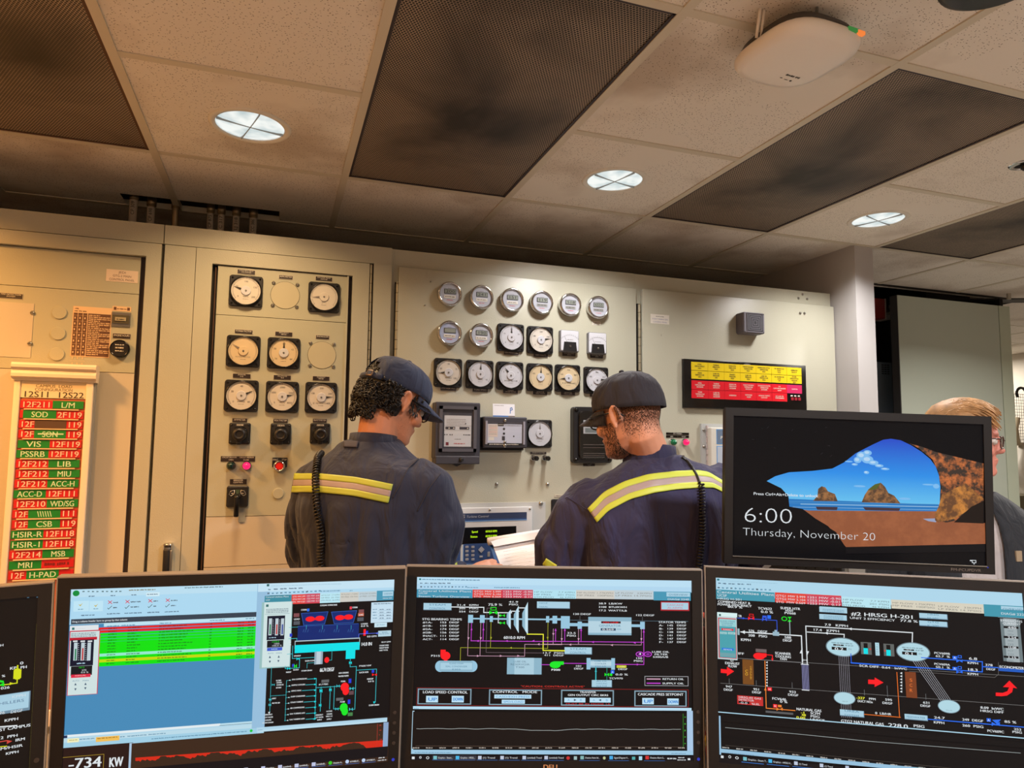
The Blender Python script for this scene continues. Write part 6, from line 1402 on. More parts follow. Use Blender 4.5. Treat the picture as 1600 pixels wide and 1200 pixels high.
R(16, 412, 50, 470, SH); R(82, 412, 150, 510, SH); R(-2, 428, 84, 446, SH); R(150, 466, 296, 492, SH); R(212, 455, 245, 512, SH); R(295, 418, 632, 562, TB); R(295, 450, 632, 545, em((180, 210, 224))); R(630, 476, 702, 498, SH); R(700, 456, 736, 514, SH)
R(396, 452, 548, 470, em((60, 20, 30))); S.text('ON LINE', 470, 467, 11, 120, REDS, 'c', 1); S.text('GENERATOR', 378, 495, 17, 170, TXD); R(392, 506, 510, 526, INKB); S.text('0.569', 404, 523, 14, 90, W_, bold=1); S.text('MW', 518, 521, 12, 34, TXD)
btn(-20, 300, 152, 355, ['', ''])
for k, s_ in enumerate(('38.9  LB/KW', '3100  BTU/KWH', '17.2  WATT/LB')): S.text(s_, 374, 320+k*27, 14, (186, 222, 222)[k], W_, bold=1)
S.text('120 DEGF', 172, 402, 14, 144, W_, bold=1); S.text('122 DEGF', 662, 411, 14, 148, W_, bold=1); ln([(230, 410), (230, 455)], GRYS, 2); ln([(717, 418), (717, 456)], GRYS, 2)
R(859, 298, 1084, 372, em((180, 40, 50))); R(866, 306, 1076, 362, BTN); S.text('CASCADE', 908, 332, 14, 130, em((206, 110, 130))); S.text('ALARMS', 912, 354, 14, 120, em((206, 110, 130)))
S.text('STATOR TEMPS', 844, 466, 15, 212, W_, bold=1)
for k, (a_, v_) in enumerate((('A-', '145'), ('B-', '139'), ('C-', '138'), ('D-', '141'), ('E-', '147'), ('F-', '137'))): y = 491+k*26; S.text(a_, 846, y, 14, 34, W_, bold=1); S.text(v_, 907, y, 14, 50, W_, bold=1); S.text('DEGF', 985, y, 14, 74, W_, bold=1)
S.text('33.5', 128, 550, 14, 70, W_, bold=1); S.text('PSIG', 126, 571, 14, 74, W_, bold=1)
for x in (22, 88, 219, 709): ln([(x, 512), (x, 632)], PNK); S.arrow(x, 592 if x > 30 else 552, 11, -90, PNK)
for x in (40, 112, 239): ln([(x, 512), (x, 612)], MAG, 4.5); S.arrow(x, 520, 11, 90, MAG)
ln([(-60, 608), (728, 622)], MAG, 5); ln([(728, 514), (728, 790), (505, 786)], MAG, 5); S.arrow(728, 532, 11, 90, MAG); ln([(-60, 630), (709, 642)], PNK, 3)
S.arrow(332, 614, 11, 180, MAG); S.arrow(658, 620, 11, 180, MAG); S.arrow(155, 634, 11, 180, PNK); S.arrow(480, 638, 11, 180, PNK)
btn(110, 654, 324, 712, ['STEAM', 'CONTROL'], 14); ln([(0, 682), (110, 684)], YLW, 7)
for x in (696, 760): S.ell(x, 709, 31, 21, MAG); S.ell(x, 709, 24, 15, BKS); S.ell(x, 709, 14, 9, em((140, 40, 160)))
S.ell(700, 706, 6, 9, W_)
S.text('LUBE OIL', 790, 697, 14, 136, W_, bold=1); S.text('FILTER', 810, 717, 14, 104, W_, bold=1); S.text('S300A/B', 798, 737, 14, 120, W_, bold=1); S.text('150', 662, 747, 14, 54, W_, bold=1); S.text('PSIG', 648, 768, 14, 72, W_, bold=1)
S.ell(40, 792, 40, 26, GRN); R(45, 765, 104, 792, GRN); S.text('P300', 4, 838, 14, 72, W_, bold=1); ln([(104, 780), (282, 783)], MAG, 5)
R(294, 752, 490, 815, TB); R(294, 764, 490, 800, em((186, 214, 226))); R(282, 738, 312, 828, SH); R(474, 740, 503, 830, SH)
for k, s_ in enumerate(('LUBE OIL', 'COOLER', 'E300 A/B')): S.text(s_, 390, 768+k*21, 12, (96, 90, 86)[k], TXD, 'c')
S.arrow(680, 789, 11, 0, MAG); S.text('101', 192, 808, 14, 52, W_, bold=1); S.text('DEGF', 182, 828, 14, 74, W_, bold=1); R(516, 795, 592, 816, em((200, 200, 50))); S.text('100', 540, 812, 13, 40, em((240, 240, 160))); S.text('DEGF', 526, 832, 14, 74, W_, bold=1)
ln([(354, 815), (354, 910)], CY2, 8); S.arrow(354, 838, 12, 90, CY2); ln([(440, 815), (440, 910)], em((40, 140, 120)), 5); S.valve(440, 868, 18, 14, GRN); S.ell(473, 868, 10, 12, GRN); R(470, 834, 498, 860, BLS); S.text('A', 476, 856, 15, 15, W_)
S.text('0.0 %', 506, 874, 15, 98, W_, bold=1); S.text('TCV970', 456, 904, 14, 108, W_, bold=1); btn(322, 910, 480, 968, ['AUX', 'COOLING', 'WATER'], 11, f=.55)
R(734, 879, 1076, 958, em((170, 170, 176))); R(738, 883, 1072, 954, BKS); ln([(754, 902), (855, 903)], PNK, 8); ln([(754, 935), (855, 936)], MAG, 8); S.text('RETURN OIL', 872, 909, 14, 168, W_, bold=1); S.text('SUPPLY OIL', 872, 943, 14, 168, W_, bold=1)
cbox(83, 986, 494, 1112); S.text('TRANSFER', 228, 1012, 15, 126, W_, bold=1); S.text('GEN OUTPUT CIRC BKRS', 134, 1034, 15, 316, W_, bold=1); R(108, 1048, 272, 1085, LB); R(306, 1048, 470, 1086, LB); S.text('A', 132, 1074, 16, 18, em((90, 160, 210))); S.text('B', 228, 1074, 16, 18, em((90, 160, 210))); S.arrow(190, 1066, 12, 0, INKB); S.text('A', 330, 1075, 16, 18, em((90, 160, 210))); S.text('B', 430, 1075, 16, 18, em((90, 160, 210))); S.arrow(388, 1067, 12, 180, INKB); S.text('MUST BE IN MODE 1A', 118, 1101, 11, 350, em((220, 50, 60)))
cbox(654, 992, 1062, 1118); S.text('CASCADE PRES SETPOINT', 680, 1030, 19, 356, W_, bold=1); R(716, 1050, 806, 1100, LB); S.text('UP', 726, 1088, 26, 70, em((50, 130, 210)), bold=1); R(911, 1054, 1000, 1104, LB); S.text('DOWN', 918, 1092, 24, 78, em((50, 130, 210)), bold=1)
S.view(630, 1050, 10/3)
R(52, 176, 1500, 200, LB); S.scrib(58, 190, 80, 5, TXD, 2); R(40, 200, 52, 408, LB); R(1476, 200, 1512, 412, em((170, 200, 230))); R(52, 204, 1476, 404, em((22, 16, 16))); R(40, 402, 1512, 430, em((158, 200, 226))); S.scrib(60, 420, 250, 6, em((110, 150, 180)), 3); S.scrib(1395, 425, 1470, 6, em((110, 150, 180)), 4)
rg = random.Random(2); P = []
for k in range(70): x = 70+k*19.9; P.append((x, 292+3*math.sin(k*.9)*.4+(8 if 560 < x < 900 else 0)*math.sin((x-560)/340*PI)+5*(x/1450)+rg.uniform(-.8, .8)))
for a_, c_ in zip(P, P[1:]): S.b.line([S.p(*a_), S.p(*c_)], .0006, S.nz(), em((190, 200, 200)))
S.line([(66, 382), (1456, 386)], 1.2, em((120, 96, 80)))
for k in range(21): S.scrib(50+k*69, 396, 84+k*69, 7, em((190, 180, 170)), 4)
S.line([(1456, 216), (1456, 388)], 2.4, em((50, 150, 40)))
for y in (233, 268, 302, 336, 370): S.scrib(1463, y+4, 1470, 8, em((60, 160, 50)), y)
R(36, 430, 1515, 464, em((20, 16, 22))); TBB = em((60, 130, 220))
S.rect(46, 438, 60, 451, W_); S.ell(90, 442, 6, 6, W_); S.ell(90, 442, 3.5, 3.5, em((20, 16, 22))); S.ell(128, 444, 8, 7, W_); S.ell(128, 444, 5, 4.5, em((20, 16, 22)))
for k, (x, s_, c_) in enumerate(((158, 'Graphics - Steam...', (120, 190, 200)), (274, 'Graphics - HRSG...', (70, 180, 230)), (390, '(1) Trend', (190, 200, 220)), (506, '(1) Trend', (190, 200, 220)), (621, '(untitled) Trend', (190, 200, 220)), (735, '(untitled) Trend', (190, 200, 220)), (922, 'Ovation Point Inf...', (130, 180, 180)), (1073, 'Signal Diagram V...', (70, 170, 230)), (1260, 'Ovation Alarm S...', (210, 50, 50)))):
    if s_.startswith('Graph'): S.rect(x-6, 431, x+108, 462, em((50, 50, 60)))
    S.rect(x, 434, x+18, 452, em(c_)); S.text(s_, x+24, 448, 9, min(76, 7.2*len(s_)), W_); S.line([(x-6, 461), (x+100, 461)], 2.2, TBB)
S.ell(858, 445, 9, 9, em((200, 50, 50))); S.rect(888, 436, 904, 454, em((160, 190, 190))); S.ell(1046, 445, 7, 8, em((190, 200, 150))); S.rect(1190, 438, 1207, 454, em((80, 170, 170))); S.rect(1226, 436, 1243, 456, em((170, 220, 240))); S.scrib(1374, 452, 1420, 8, W_, 8); S.scrib(1430, 446, 1462, 6, W_, 9); S.scrib(1426, 458, 1470, 6, W_, 10); S.rect(1480, 446, 1493, 456, W_)
finish(t, S)
b = MB(); b.text('DELL', -.004, -.1768, .0085, .0045, mat('logo_brass', (200, 150, 110), .35, .5), 'c', w=.030, bold=.0008); b.build('logo', t)
for k in range(4):
    b = MB(); b.lathe([(.0032, .003), (.003, .0048)], mat('button_dark', (44, 38, 36), .4), .268, -.075-.018*k, 12); b.build('button', t)
b = MB(); b.disc(.268, -.158, .0028, .0045, em((50, 60, 190)), 12); b.build('power_light', t, 'blue power light')

# ============ left monitor : alarm list
t, S = monitor((-.0457, 1.2952, -.4034, -5.07, -3.87, -.34), 'left black monitor with the red and green alarm list and cooling tower diagram', GM, em((40, 28, 22)))
S.view(0, 880, 3.75); R = S.rect
BG = em((70, 138, 184))
R(415, 150, 1545, 330, em((160, 208, 238))); R(415, 150, 1545, 185, em((186, 222, 240))); R(420, 200, 1545, 322, em((172, 216, 240)))
S.ell(447, 176, 20, 17, em((10, 140, 60)))
for k, x in enumerate((484, 514, 540, 566, 596, 622, 650, 676, 700)): S.scrib(x, 170, x+12, 9, em((60, 90, 90)), k)
S.scrib(756, 162, 910, 8, em((120, 110, 60)), 4); S.scrib(1082, 148, 1306, 8, em((90, 120, 130)), 5)
for k, (x, w_) in enumerate(((520, 34), (648, 28), (770, 32))): S.scrib(x, 197-k*4, x+w_, 7, INKB, k)
R(858, 172, 935, 192, em((210, 236, 246))); S.scrib(862, 186, 928, 7, INKB, 8)
for x, s_ in ((455, 'a'), (545, 'b')): R(x-22 if s_ == 'a' else x-18, 222, x+66 if s_ == 'a' else x+58, 280, em((190, 228, 244)))
for k, (x, y) in enumerate(((472, 244), (562, 248))): S.poly([(x-12, y-4), (x, y+8), (x+14, y-12), (x, y)], em((200, 170, 40)))
S.scrib(458, 273, 488, 6, TXD, 1); S.scrib(548, 270, 576, 6, TXD, 2)
for x, wd_ in ((646, 64), (748, 90), (882, 58), (984, 70)):
    y = 228-(x-646)*.035
    for q in (0, 1): S.line([(x-10, y-8+16*q), (x-1, y), (x+10, y+8-16*q)], 4, em((210, 60, 80)))
    S.scrib(x+18, y+6, x+wd_-14, 8, em((70, 80, 90)), x); S.line([(x-14, y+34), (x-9, y+40), (x+10, y+22)], 3, em((50, 80, 70))); S.scrib(x+18, y+36, x+wd_-24, 8, em((70, 80, 90)), x+1)
    S.scrib(x-18, y+72, x+wd_-6, 7, INKB, x+2)
S.scrib(476, 309, 556, 7, INKB, 4)
R(418, 328, 1545, 362, em((54, 66, 80))); S.text('Drag a column header here to group by that column', 424, 347, 10, 322, W_, bold=.6)
R(418, 358, 1545, 382, em((190, 226, 240)))
for k, (x, w_) in enumerate(((628, 70), (714, 78), (936, 68), (1230, 86), (1440, 50))): S.scrib(x, 372-(x-628)*.055, x+w_, 7, TXD, k)
R(575, 373, 1545, 1000, BG); R(380, 362, 580, 1010, BG)
y0 = 377; rowc = [REDP, REDP]+[GLIME]*7+[em((150, 232, 206)), GLIME, em((196, 216, 10)), GLIME]
rh = 17.0
for k, c_ in enumerate(rowc):
    a_ = y0+k*rh; R(580-k*.9, a_, 1545, a_+rh-.4-(1545-580)*.048+ (0), c_)
    ya = a_+rh-5
    for j, (x, w_) in enumerate(((636, 50), (750, (78, 60, 50)[k % 3]), (934, (160, 140, 200, 170)[k % 4]), (1232, 12), (1395, 34), (1455, 34))): S.scrib(x-k, ya-(x-580)*.048, x+w_-k, 7, em((120, 30, 20)) if k < 2 else em((20, 110, 30)), k*7+j)
    S.scrib(573-k*.8, ya, 580-k*.8, 5, em((20, 90, 60)), k)
# popup
R(412, 366, 578, 398, W_); S.rect(424, 376, 438, 389, em((50, 110, 110))); S.scrib(446, 386, 500, 4, em((200, 205, 210)), 1)
R(392+18, 396, 573, 770-6, em((200, 60, 80))); R(415, 402, 568, 762, em((206, 224, 224))); 
for k in range(3): S.scrib(418, 415+k*9, 564, 5, INKB, k)
R(413, 436, 570, 446, em((190, 30, 50)))
R(418, 450, 546, 596, em((14, 22, 44))); R(418, 604, 540, 652, em((16, 24, 30)))
for x in (444, 486, 523): R(x-8, 464, x+8, 568, em((190, 206, 214))); S.rect(x-3, 500 if x < 460 else 496, x+3, 566, em((50, 130, 90)) if x < 460 else (em((190, 60, 60)) if x < 500 else em((190, 206, 214))))
for k in range(9):
    for x in (462, 503): S.rect(x-3, 468+k*12, x+3, 470+k*12, W_)
for x in (430, 474, 516): R(x, 452, x+26, 459, W_)
S.scrib(452, 590, 500, 8, LB, 2); S.text('161.2', 462, 614, 9, 34, GLIME); S.text('270', 480, 630, 9, 28, W_); S.text('0.0 %', 476, 643, 9, 44, W_); R(418, 652, 532, 664, em((220, 40, 70))); S.text('MANUAL', 440, 662, 8, 66, em((255, 190, 190)))
S.text('AUTO', 426, 692, 8, 40, TXD); S.text('MAN', 486, 690, 8, 36, TXD)
for x, y, a_ in ((444, 708, 90), (444, 736, -90), (503, 706, 90), (502, 730, -90)): S.arrow(x, y, 8, a_, INKB)
# bottom of the alarm window
R(378, 1006, 1545, 1020-54, em((186, 222, 236))); R(396, 1004, 1290, 1016-42, em((226, 236, 240))); R(1286, 948, 1545, 920+18-4, em((90, 96, 104)))
R(372, 1020, 1545, 1078-50, em((176, 214, 232))); R(376, 1008, 396, 1022, em((30, 50, 90)))
S.view(90, 1040, 5.16)
R(40, 590, 1610, 622-44-34, em((186, 218, 232))); R(38, 620, 1610, 668-104, em((160, 206, 228))); 
R(82, 586, 174, 612, em((240, 236, 190))); S.scrib(96, 604, 160, 9, em((160, 150, 70)), 1); S.scrib(180, 596, 302, 9, TXD, 2); R(312, 574, 500, 598, em((240, 190, 90))); S.scrib(322, 590, 484, 10, em((160, 110, 30)), 3)
for x0, x1 in ((506, 548), (566, 718), (736, 872)): S.scrib(x0, 576-(x0-500)*.08, x1, 9, TXD, x0)
S.scrib(760, 592, 1250, 9, TXD, 4); S.scrib(1256, 552, 1524, 9, TXD, 5); S.ell(1562, 522, 12, 11, em((20, 200, 60)))
R(38, 662, 582, 1300, em((42, 24, 22))); R(582, 622, 600, 1300, em((170, 196, 220))); R(600, 624, 2720, 1300, em((60, 40, 28)))
S.line([(38, 738), (376, 710), (370, 1200)], 3.2, em((180, 150, 50))); S.text('-734', 84, 832, 84, 268, W_, bold=.8); S.text('KW', 412, 816, 78, 112, W_, bold=.8)
# red trend
rg = random.Random(9); S.view(0, 880, 3.75)
top = lambda x: 1137-(x-795)*.0705; TR = em((214, 44, 26)); N_ = 150; up = []; lo = []
for k in range(N_+1):
    x = 795+k*(2265-795)/N_; y = top(x)
    d = 12+9*math.sin(k*.23)+6*math.sin(k*.61+1)+rg.uniform(-4, 7)
    if k > 142: d = 92
    elif k > 136: d = 20+(k-136)*10
    up.append((x, y)); lo.append((x, y+max(2, d)))
for k in range(N_): S.b.add([(*S.clip(S.p(*q)), S.z+1e-5) for q in (lo[k], lo[k+1], up[k+1], up[k])], [(0, 1, 2, 3)], TR)
S.nz(); S.nz(); S.nz(); S.nz()
S.line([(860, 1200), (2265, 1102)], 1.6, em((150, 110, 70)))
for k in range(14): S.scrib(975+k*87+0, 1199-k*6.5, 1020+k*87, 7, em((200, 190, 170)), 5)
# right part : cooling tower diagram
S.view(400, 880, 3.75); R = S.rect
R(14, 120, 815, 893, BKS); R(10, 120, 815, 200-38, em((176, 216, 238))); R(10, 120, 50, 960, em((150, 190, 220)))
R(14, 112, 815, 140, em((196, 226, 242))); S.rect(64, 121, 78, 134, em((50, 100, 100))); S.scrib(90, 134, 500, 4, em((150, 190, 210)), 1)
for k, (a_, c_) in enumerate(((72, 88), (104, 128), (142, 180), (194, 238), (250, 274))): S.scrib(a_, 157-k*2, c_, 8, INKB, k)
for k in range(13): S.scrib(68+k*25, 181-k*1.2, 80+k*25, 10, em((40, 50, 60)) if k in (0, 3, 9) else TXD, k+20)
S.scrib(378, 166, 495, 6, TXD, 2); S.scrib(548, 162, 566, 5, TXD, 2)
R(52, 190, 210, 236, em((60, 140, 160))); S.text('Central Utilities Plant', 58, 202, 9, 134, W_); S.text('UCSF', 58, 219, 9, 24, W_)
R(210, 182, 376, 232, SRED); R(292, 178, 376, 230, SPK)
for k in range(3): S.text(('GTG1 MW 5.999', 'GTG2 MW 5.104', 'STG  MW 0.567')[k], 215, 199+k*15.5, 9, 74, W_); S.text(('1251 MW -0.90', '1252 MW -0.01', '1253 MW  0.17')[k], 296, 195+k*15.5, 9, 76, W_)
R(376, 176, 494, 228, em((186, 230, 242))); R(494, 170, 602, 222, TAN); R(602, 166, 708, 218, em((190, 206, 214)))
for k in range(3): S.text(('HP FLOW  7.7 KPPH', 'HP PRES  201 PSIG', 'STM PROD  46 KPPH')[k], 382, 191+k*15, 8, 108, TX1)
for k in range(2): S.text(('MP FLOW 1.7 KPPH', 'MP PRES 100 PSIG')[k], 498, 186+k*15, 8, 100, TX2); S.text(('LP FLOW 33 KPPH', 'LP PRES 14.7 PSIG')[k], 606, 182+k*15, 8, 98, TX2)
R(708, 160, 805, 214, TEAL); R(742, 164, 803, 190, BTN); S.text('OVERVIEW', 750, 182, 8, 48, TXD); S.text('DIAG# 2250', 742, 208, 8, 54, W_)
# second popup
R(36, 228, 200, 606, em((150, 190, 190))); R(50, 228, 196, 600, em((206, 226, 226))); S.rect(60, 240, 74, 254, em((60, 110, 110)))
for k in range(3): S.scrib(60, 272+k*9, 190, 5, INKB, k)
S.line([(54, 298), (196, 290)], 2, em((120, 150, 160)))
R(68, 308, 166, 444, em((14, 22, 44))); R(66, 452, 160, 488, em((16, 24, 30)))
for x in (84, 122, 155): R(x-7, 322, x+7, 420, em((190, 206, 214))); S.rect(x-3, 356, x+3, 414, em((50, 130, 90)) if x < 90 else (em((190, 60, 60)) if x < 130 else em((50, 70, 150))))
for k in range(9):
    for x in (101, 139): S.rect(x-2.5, 330+k*10, x+2.5, 332+k*10, W_)
S.scrib(76, 438, 118, 6, LB, 2); S.text('1572.0', 92, 463, 8, 44, GLIME); S.text('1500', 104, 474, 8, 34, W_); S.text('100.0 %', 92, 486, 8, 60, W_); R(66, 494, 154, 508, em((60, 90, 200))); S.scrib(90, 505, 126, 6, LB, 2)
S.text('AUTO', 70, 530, 7, 34, TXD); S.text('MAN', 118, 528, 7, 34, TXD)
for x, y, a_ in ((82, 548, 90), (82, 574, -90), (134, 546, 90), (132, 570, -90)): S.arrow(x, y, 8, a_, INKB)
S.text('COOLING TOWER FANS', 375, 250, 9, 100, W_, bold=1); S.text('LAG', 562, 262, 9, 3, BKS); S.text('CODRA', 264, 276, 9, 34, W_, bold=1); R(300, 264, 313, 280, BLS); R(549, 252, 562, 268, em((230, 60, 80))); S.text('CODRB', 564, 262, 9, 30, W_, bold=1)
R(222, 292, 254, 312, em((130, 76, 80))); S.text('LEAD', 222, 331, 10, 34, W_, bold=1); R(221, 338, 257, 358, em((84, 88, 96))); R(602, 270, 632, 290, em((130, 76, 80))); R(598, 290, 632, 308, em((190, 90, 60))); S.text('LAG', 602, 305, 10, 26, W_, bold=1); R(594, 316, 630, 336, em((84, 88, 96)))
EDG = em((50, 100, 190)); FB = em((12, 40, 110))
for q in (((266, 292), (422, 282), (402, 354), (280, 362)), ((442, 284), (590, 275), (570, 346), (458, 352))): S.poly(q, FB); S.b.line([S.p(*z_) for z_ in q+(q[0],)], .0007, S.nz(), EDG)
for x, y in ((318, 325), (374, 321), (492, 317), (542, 313)): S.ell(x, y, 27, 15, REDS)
for x, y in ((346, 323), (517, 315)): S.poly([(x-22, y-9), (x+22, y+7), (x+22, y-8), (x-22, y+9)], REDS)
R(246, 366, 600, 450, FB); S.line([(194, 374), (246, 372)], 2, CY2); S.b.line([S.p(246, 368), S.p(598, 352)], .0006, S.nz(), EDG)
for x in (296, 390, 476, 558): S.line([(x, 362), (x, 384)], 2, CY2); [S.b.line([S.p(x+d_, 384), S.p(x+d_*1.0-8+4*j, 402)], .0003, S.nz(), em((60, 110, 170))) for d_ in (-14, -2, 12) for j in range(2)]
R(228, 452, 608, 478, em((170, 190, 200))); R(232, 458, 604, 478, BKS); R(228, 478, 606, 504, CYN); R(528, 484, 580, 556, CYN)
R(344, 516, 390, 588, em((150, 170, 186))); R(356, 516, 378, 588, em((190, 206, 216))); S.ell(415, 564, 14, 17, REDS)
def l(pts, w_=3, m=CY2): S.line(pts, w_, m)
l([(446, 496), (446, 565), (428, 566)], 2); l([(216, 482), (214, 556), (345, 552)]); l([(184, 530), (212, 529)]); l([(192, 440), (240, 438), (240, 452)]); l([(344, 580), (300, 582), (300, 612)], 2); S.valve(247, 558, 9, 9, CYN); l([(256, 562), (254, 610), (172, 614), (172, 600)]); S.valve(192, 614, 9, 8, CYN); S.valve(232, 600, 8, 14, GRN); R(198, 410, 212, 428, em((40, 60, 200))); R(212, 588, 224, 604, em((40, 60, 200)))
for s_, x, y, w_ in (('UPMAKEUP', 222, 545, 40), ('BASIN FLOW', 288, 574, 56), ('MAKEUP', 176, 640, 30), ('BLEED', 218, 626, 32), ('STORM DRAIN', 266, 632, 62), ('IN', 192, 464, 14), ('%', 196, 478, 10)): S.text(s_, x, y, 8, w_, W_, bold=1)
S.text('66.74 DEGF', 373, 634, 22, 84, W_, bold=1)
R(676, 228, 800, 342, em((196, 222, 238))); S.scrib(690, 240, 790, 6, INKB, 1)
for k in range(4):
    for j in range(3): S.scrib(684+j*40, 272+k*17, 708+j*40, 6, INKB if j else TXD, k*3+j); S.line([(716, 276+k*17), (794, 272+k*17)], 1, TXD)
R(694, 348, 766, 370, em((200, 228, 240))); S.text('SET POINT', 706, 364, 8, 50, TXD); R(716, 394, 790, 424, em((180, 210, 224))); S.text('BASIN', 738, 406, 7, 32, TXD); S.text('WATER SUPPLY', 722, 416, 7, 60, TXD)
S.text('LOSSES', 614, 358, 9, 40, W_, bold=1); S.text('0.0 %', 614, 371, 9, 44, W_, bold=1); R(630, 384, 642, 422, REDS); R(644, 394, 656, 412, em((40, 60, 220))); l([(602, 430), (602, 412), (720, 408)], 3, em((90, 110, 230))); S.arrow(708, 408, 8, 180, em((90, 110, 230))); S.text('0.0 GPM', 650, 432, 10, 56, W_, bold=1); S.text('14.0 IN', 614, 482, 20, 64, W_, bold=1)
for k, (s_, w_) in enumerate((('0519 GPM', 54), ('COOLING TOWER', 54), ('MAKEUP WATER', 54), ('DAILY TOTAL', 50))): S.text(s_, 734 if k == 0 else 722, 464+k*14+(6 if k else 0), 8, w_, W_, bold=1)
l([(553, 556), (553, 604), (588, 602), (578, 852), (560, 854)]); S.valve(553, 580, 8, 9, CYN); l([(588, 624), (706, 618), (692, 812)], 3); S.arrow(692, 812, 8, -90, CYN); S.valve(694, 650, 14, 8, REDS); R(678, 622, 692, 638, em((40, 60, 220)))
for s_, x, y, w_ in (('PT620.7 KW', 604, 604, 70), ('SUCN HDR', 604, 642, 54), ('MAKEUP', 650, 680, 36), ('0.0 %', 656, 694, 34), ('STORM DRAIN', 660, 834, 60), ('AUX COOLING', 484, 645, 58), ('WATER PUMPS', 482, 664, 60), ('P334A', 497, 694, 26), ('P334B', 492, 814, 28), ('61.7 PSIG', 368, 712, 54)): S.text(s_, x, y, 9, w_, W_, bold=1)
R(384, 680, 428, 694, em((96, 98, 100))); R(470, 786, 512, 800, em((96, 98, 100))); R(543, 674, 558, 698, em((40, 60, 220))); R(538, 796, 552, 820, em((40, 60, 220))); R(545, 746, 572, 766, em((100, 70, 76))); R(538, 872, 566, 890, em((70, 130, 76)))
S.ell(520, 722, 24, 26, REDS); S.ell(526, 745, 19, 24, REDS); S.ell(514, 842, 23, 26, GRN); S.ell(520, 864, 19, 24, GRN); S.valve(481, 716, 9, 9, CY2); S.valve(560, 731, 11, 10, CY2); S.valve(474, 850, 9, 9, CY2); S.valve(556, 852, 11, 10, CY2); l([(545, 731), (582, 730)])
l([(348, 672), (354, 672), (345, 908), (336, 910)]); l([(350, 726), (496, 716)]); l([(382, 722), (376, 864)]); l([(436, 718), (432, 850)]); l([(460, 716), (458, 850), (490, 850)]); S.valve(381, 744, 8, 12, CYN); S.valve(376, 828, 7, 10, CYN); S.valve(436, 738, 7, 10, CYN)
for k, (s_, w_) in enumerate((('GAS COMPRESSORS', 88), ('SAMPLE COOLERS', 80), ('OFFICE HVAC', 60), ('DUMP CONDENSER', 84), ('STEAM TURBINE', 74), ('AIR COMPRESSORS', 84), ('GAS TURBINE #101', 90), ('GAS TURBINE #201', 90))):
    y = 682+k*33.5; S.text(s_, 210-k*2, y, 8, w_, W_, bold=1); l([(214+w_-k*1.5, y-6), (352, y-9)], 3); S.arrow(346, y-9, 7, 0, CYN); l([(180-k*1.8, y+2), (206-k*2, y)], 2); S.arrow(198-k*1.8, y, 5, 180, W_)
l([(180, 684), (166, 920)], 2); l([(92, 606), (80, 872)], 2); S.arrow(78, 872, 8, -90, W_); l([(86, 774), (174, 768)], 2); S.valve(84, 795, 7, 8, CY2); S.valve(82, 826, 7, 8, CY2); S.valve(102, 708, 8, 6, CY2)
for s_, x, y, w_ in (('H-COND', 118, 688, 30), ('COOLING', 120, 700, 32), ('TOWER RE', 120, 714, 42), ('RETURN', 118, 730, 30), ('EMERGENCY', 52, 888, 44), ('CITY WATER', 50, 904, 50), ('COOLING', 50, 920, 40), ('STORM DRAIN', 38, 936, 64), ('EMERGENCY', 350, 890, 42), ('CITY WATER', 350, 904, 44), ('SUPPLY', 358, 918, 28), ('H-COND', 412, 868, 34), ('COOLING', 414, 884, 32), ('TWR C 4 C', 408, 898, 40), ('SUPPLY', 414, 914, 28), ('SUPPLY', 94, 793, 24), ('MLP IN 350', 94, 820, 46)): S.text(s_, x, y, 8, w_, W_, bold=1)
# lower trend strip and task bar
S.view(400, 1030, 7.059); R = S.rect
R(10, 746, 1445, 800-166+48, em((176, 212, 232))); R(20, 775, 1440, 640+40, em((190, 222, 236))); S.scrib(24, 778, 76, 8, TXD, 1)
R(1406, 690, 1448, 1046, em((140, 166, 200))); S.line([(1340, 705), (1332, 965)], 3, em((206, 60, 50)))
for y, s_ in ((728, '300'), (782, '150'), (832, '0'), (884, '-150'), (938, '-300')): S.text(s_, 1356, y, 13, 8*len(s_), em((210, 60, 50)))
R(-300, 1118, 1448, 1040, em((150, 186, 214))); S.scrib(1210, 1046, 1400, 8, em((110, 140, 170)), 2)
R(-2200, 1270, 1448, 1062, em((22, 18, 22)))
for k, (x, s_) in enumerate(((-330, 'untitled'), (-130, 'Signal Di...'), (60, 'Graphics...'), (246, '(untitled)...'), (428, '(untitled)...'), (616, '(untitled)...'), (800, 'Ovation A...'), (986, 'XYVISE-P...'), (1166, 'XYVISE-P...'))):
    y = 1170-(x-616)*.078
    if x > 700: S.ell(x+20, y-22, 20, 20, em((60, 200, 40)) if x < 900 else em((190, 210, 240)))
    else: R(x, y-40, x+42, y-4, em((190, 196, 226)))
    S.text(s_, x+50, y-12, 17, 106, W_, bold=.5); S.line([(x, y+8), (x+150, y-2)], 3, TBB)
S.scrib(1350, 1086, 1424, 12, W_, 3); S.scrib(1342, 1114, 1440, 12, W_, 4)
finish(t, S)
for k in range(4):
    b = MB(); b.lathe([(.0032, .003), (.003, .0048)], mat('button_dark', (44, 38, 36), .4), .268, -.075-.018*k, 12); b.build('button', t)
b = MB(); b.disc(.268, -.158, .0028, .0045, em((50, 60, 190)), 12); b.build('power_light', t, 'blue power light')

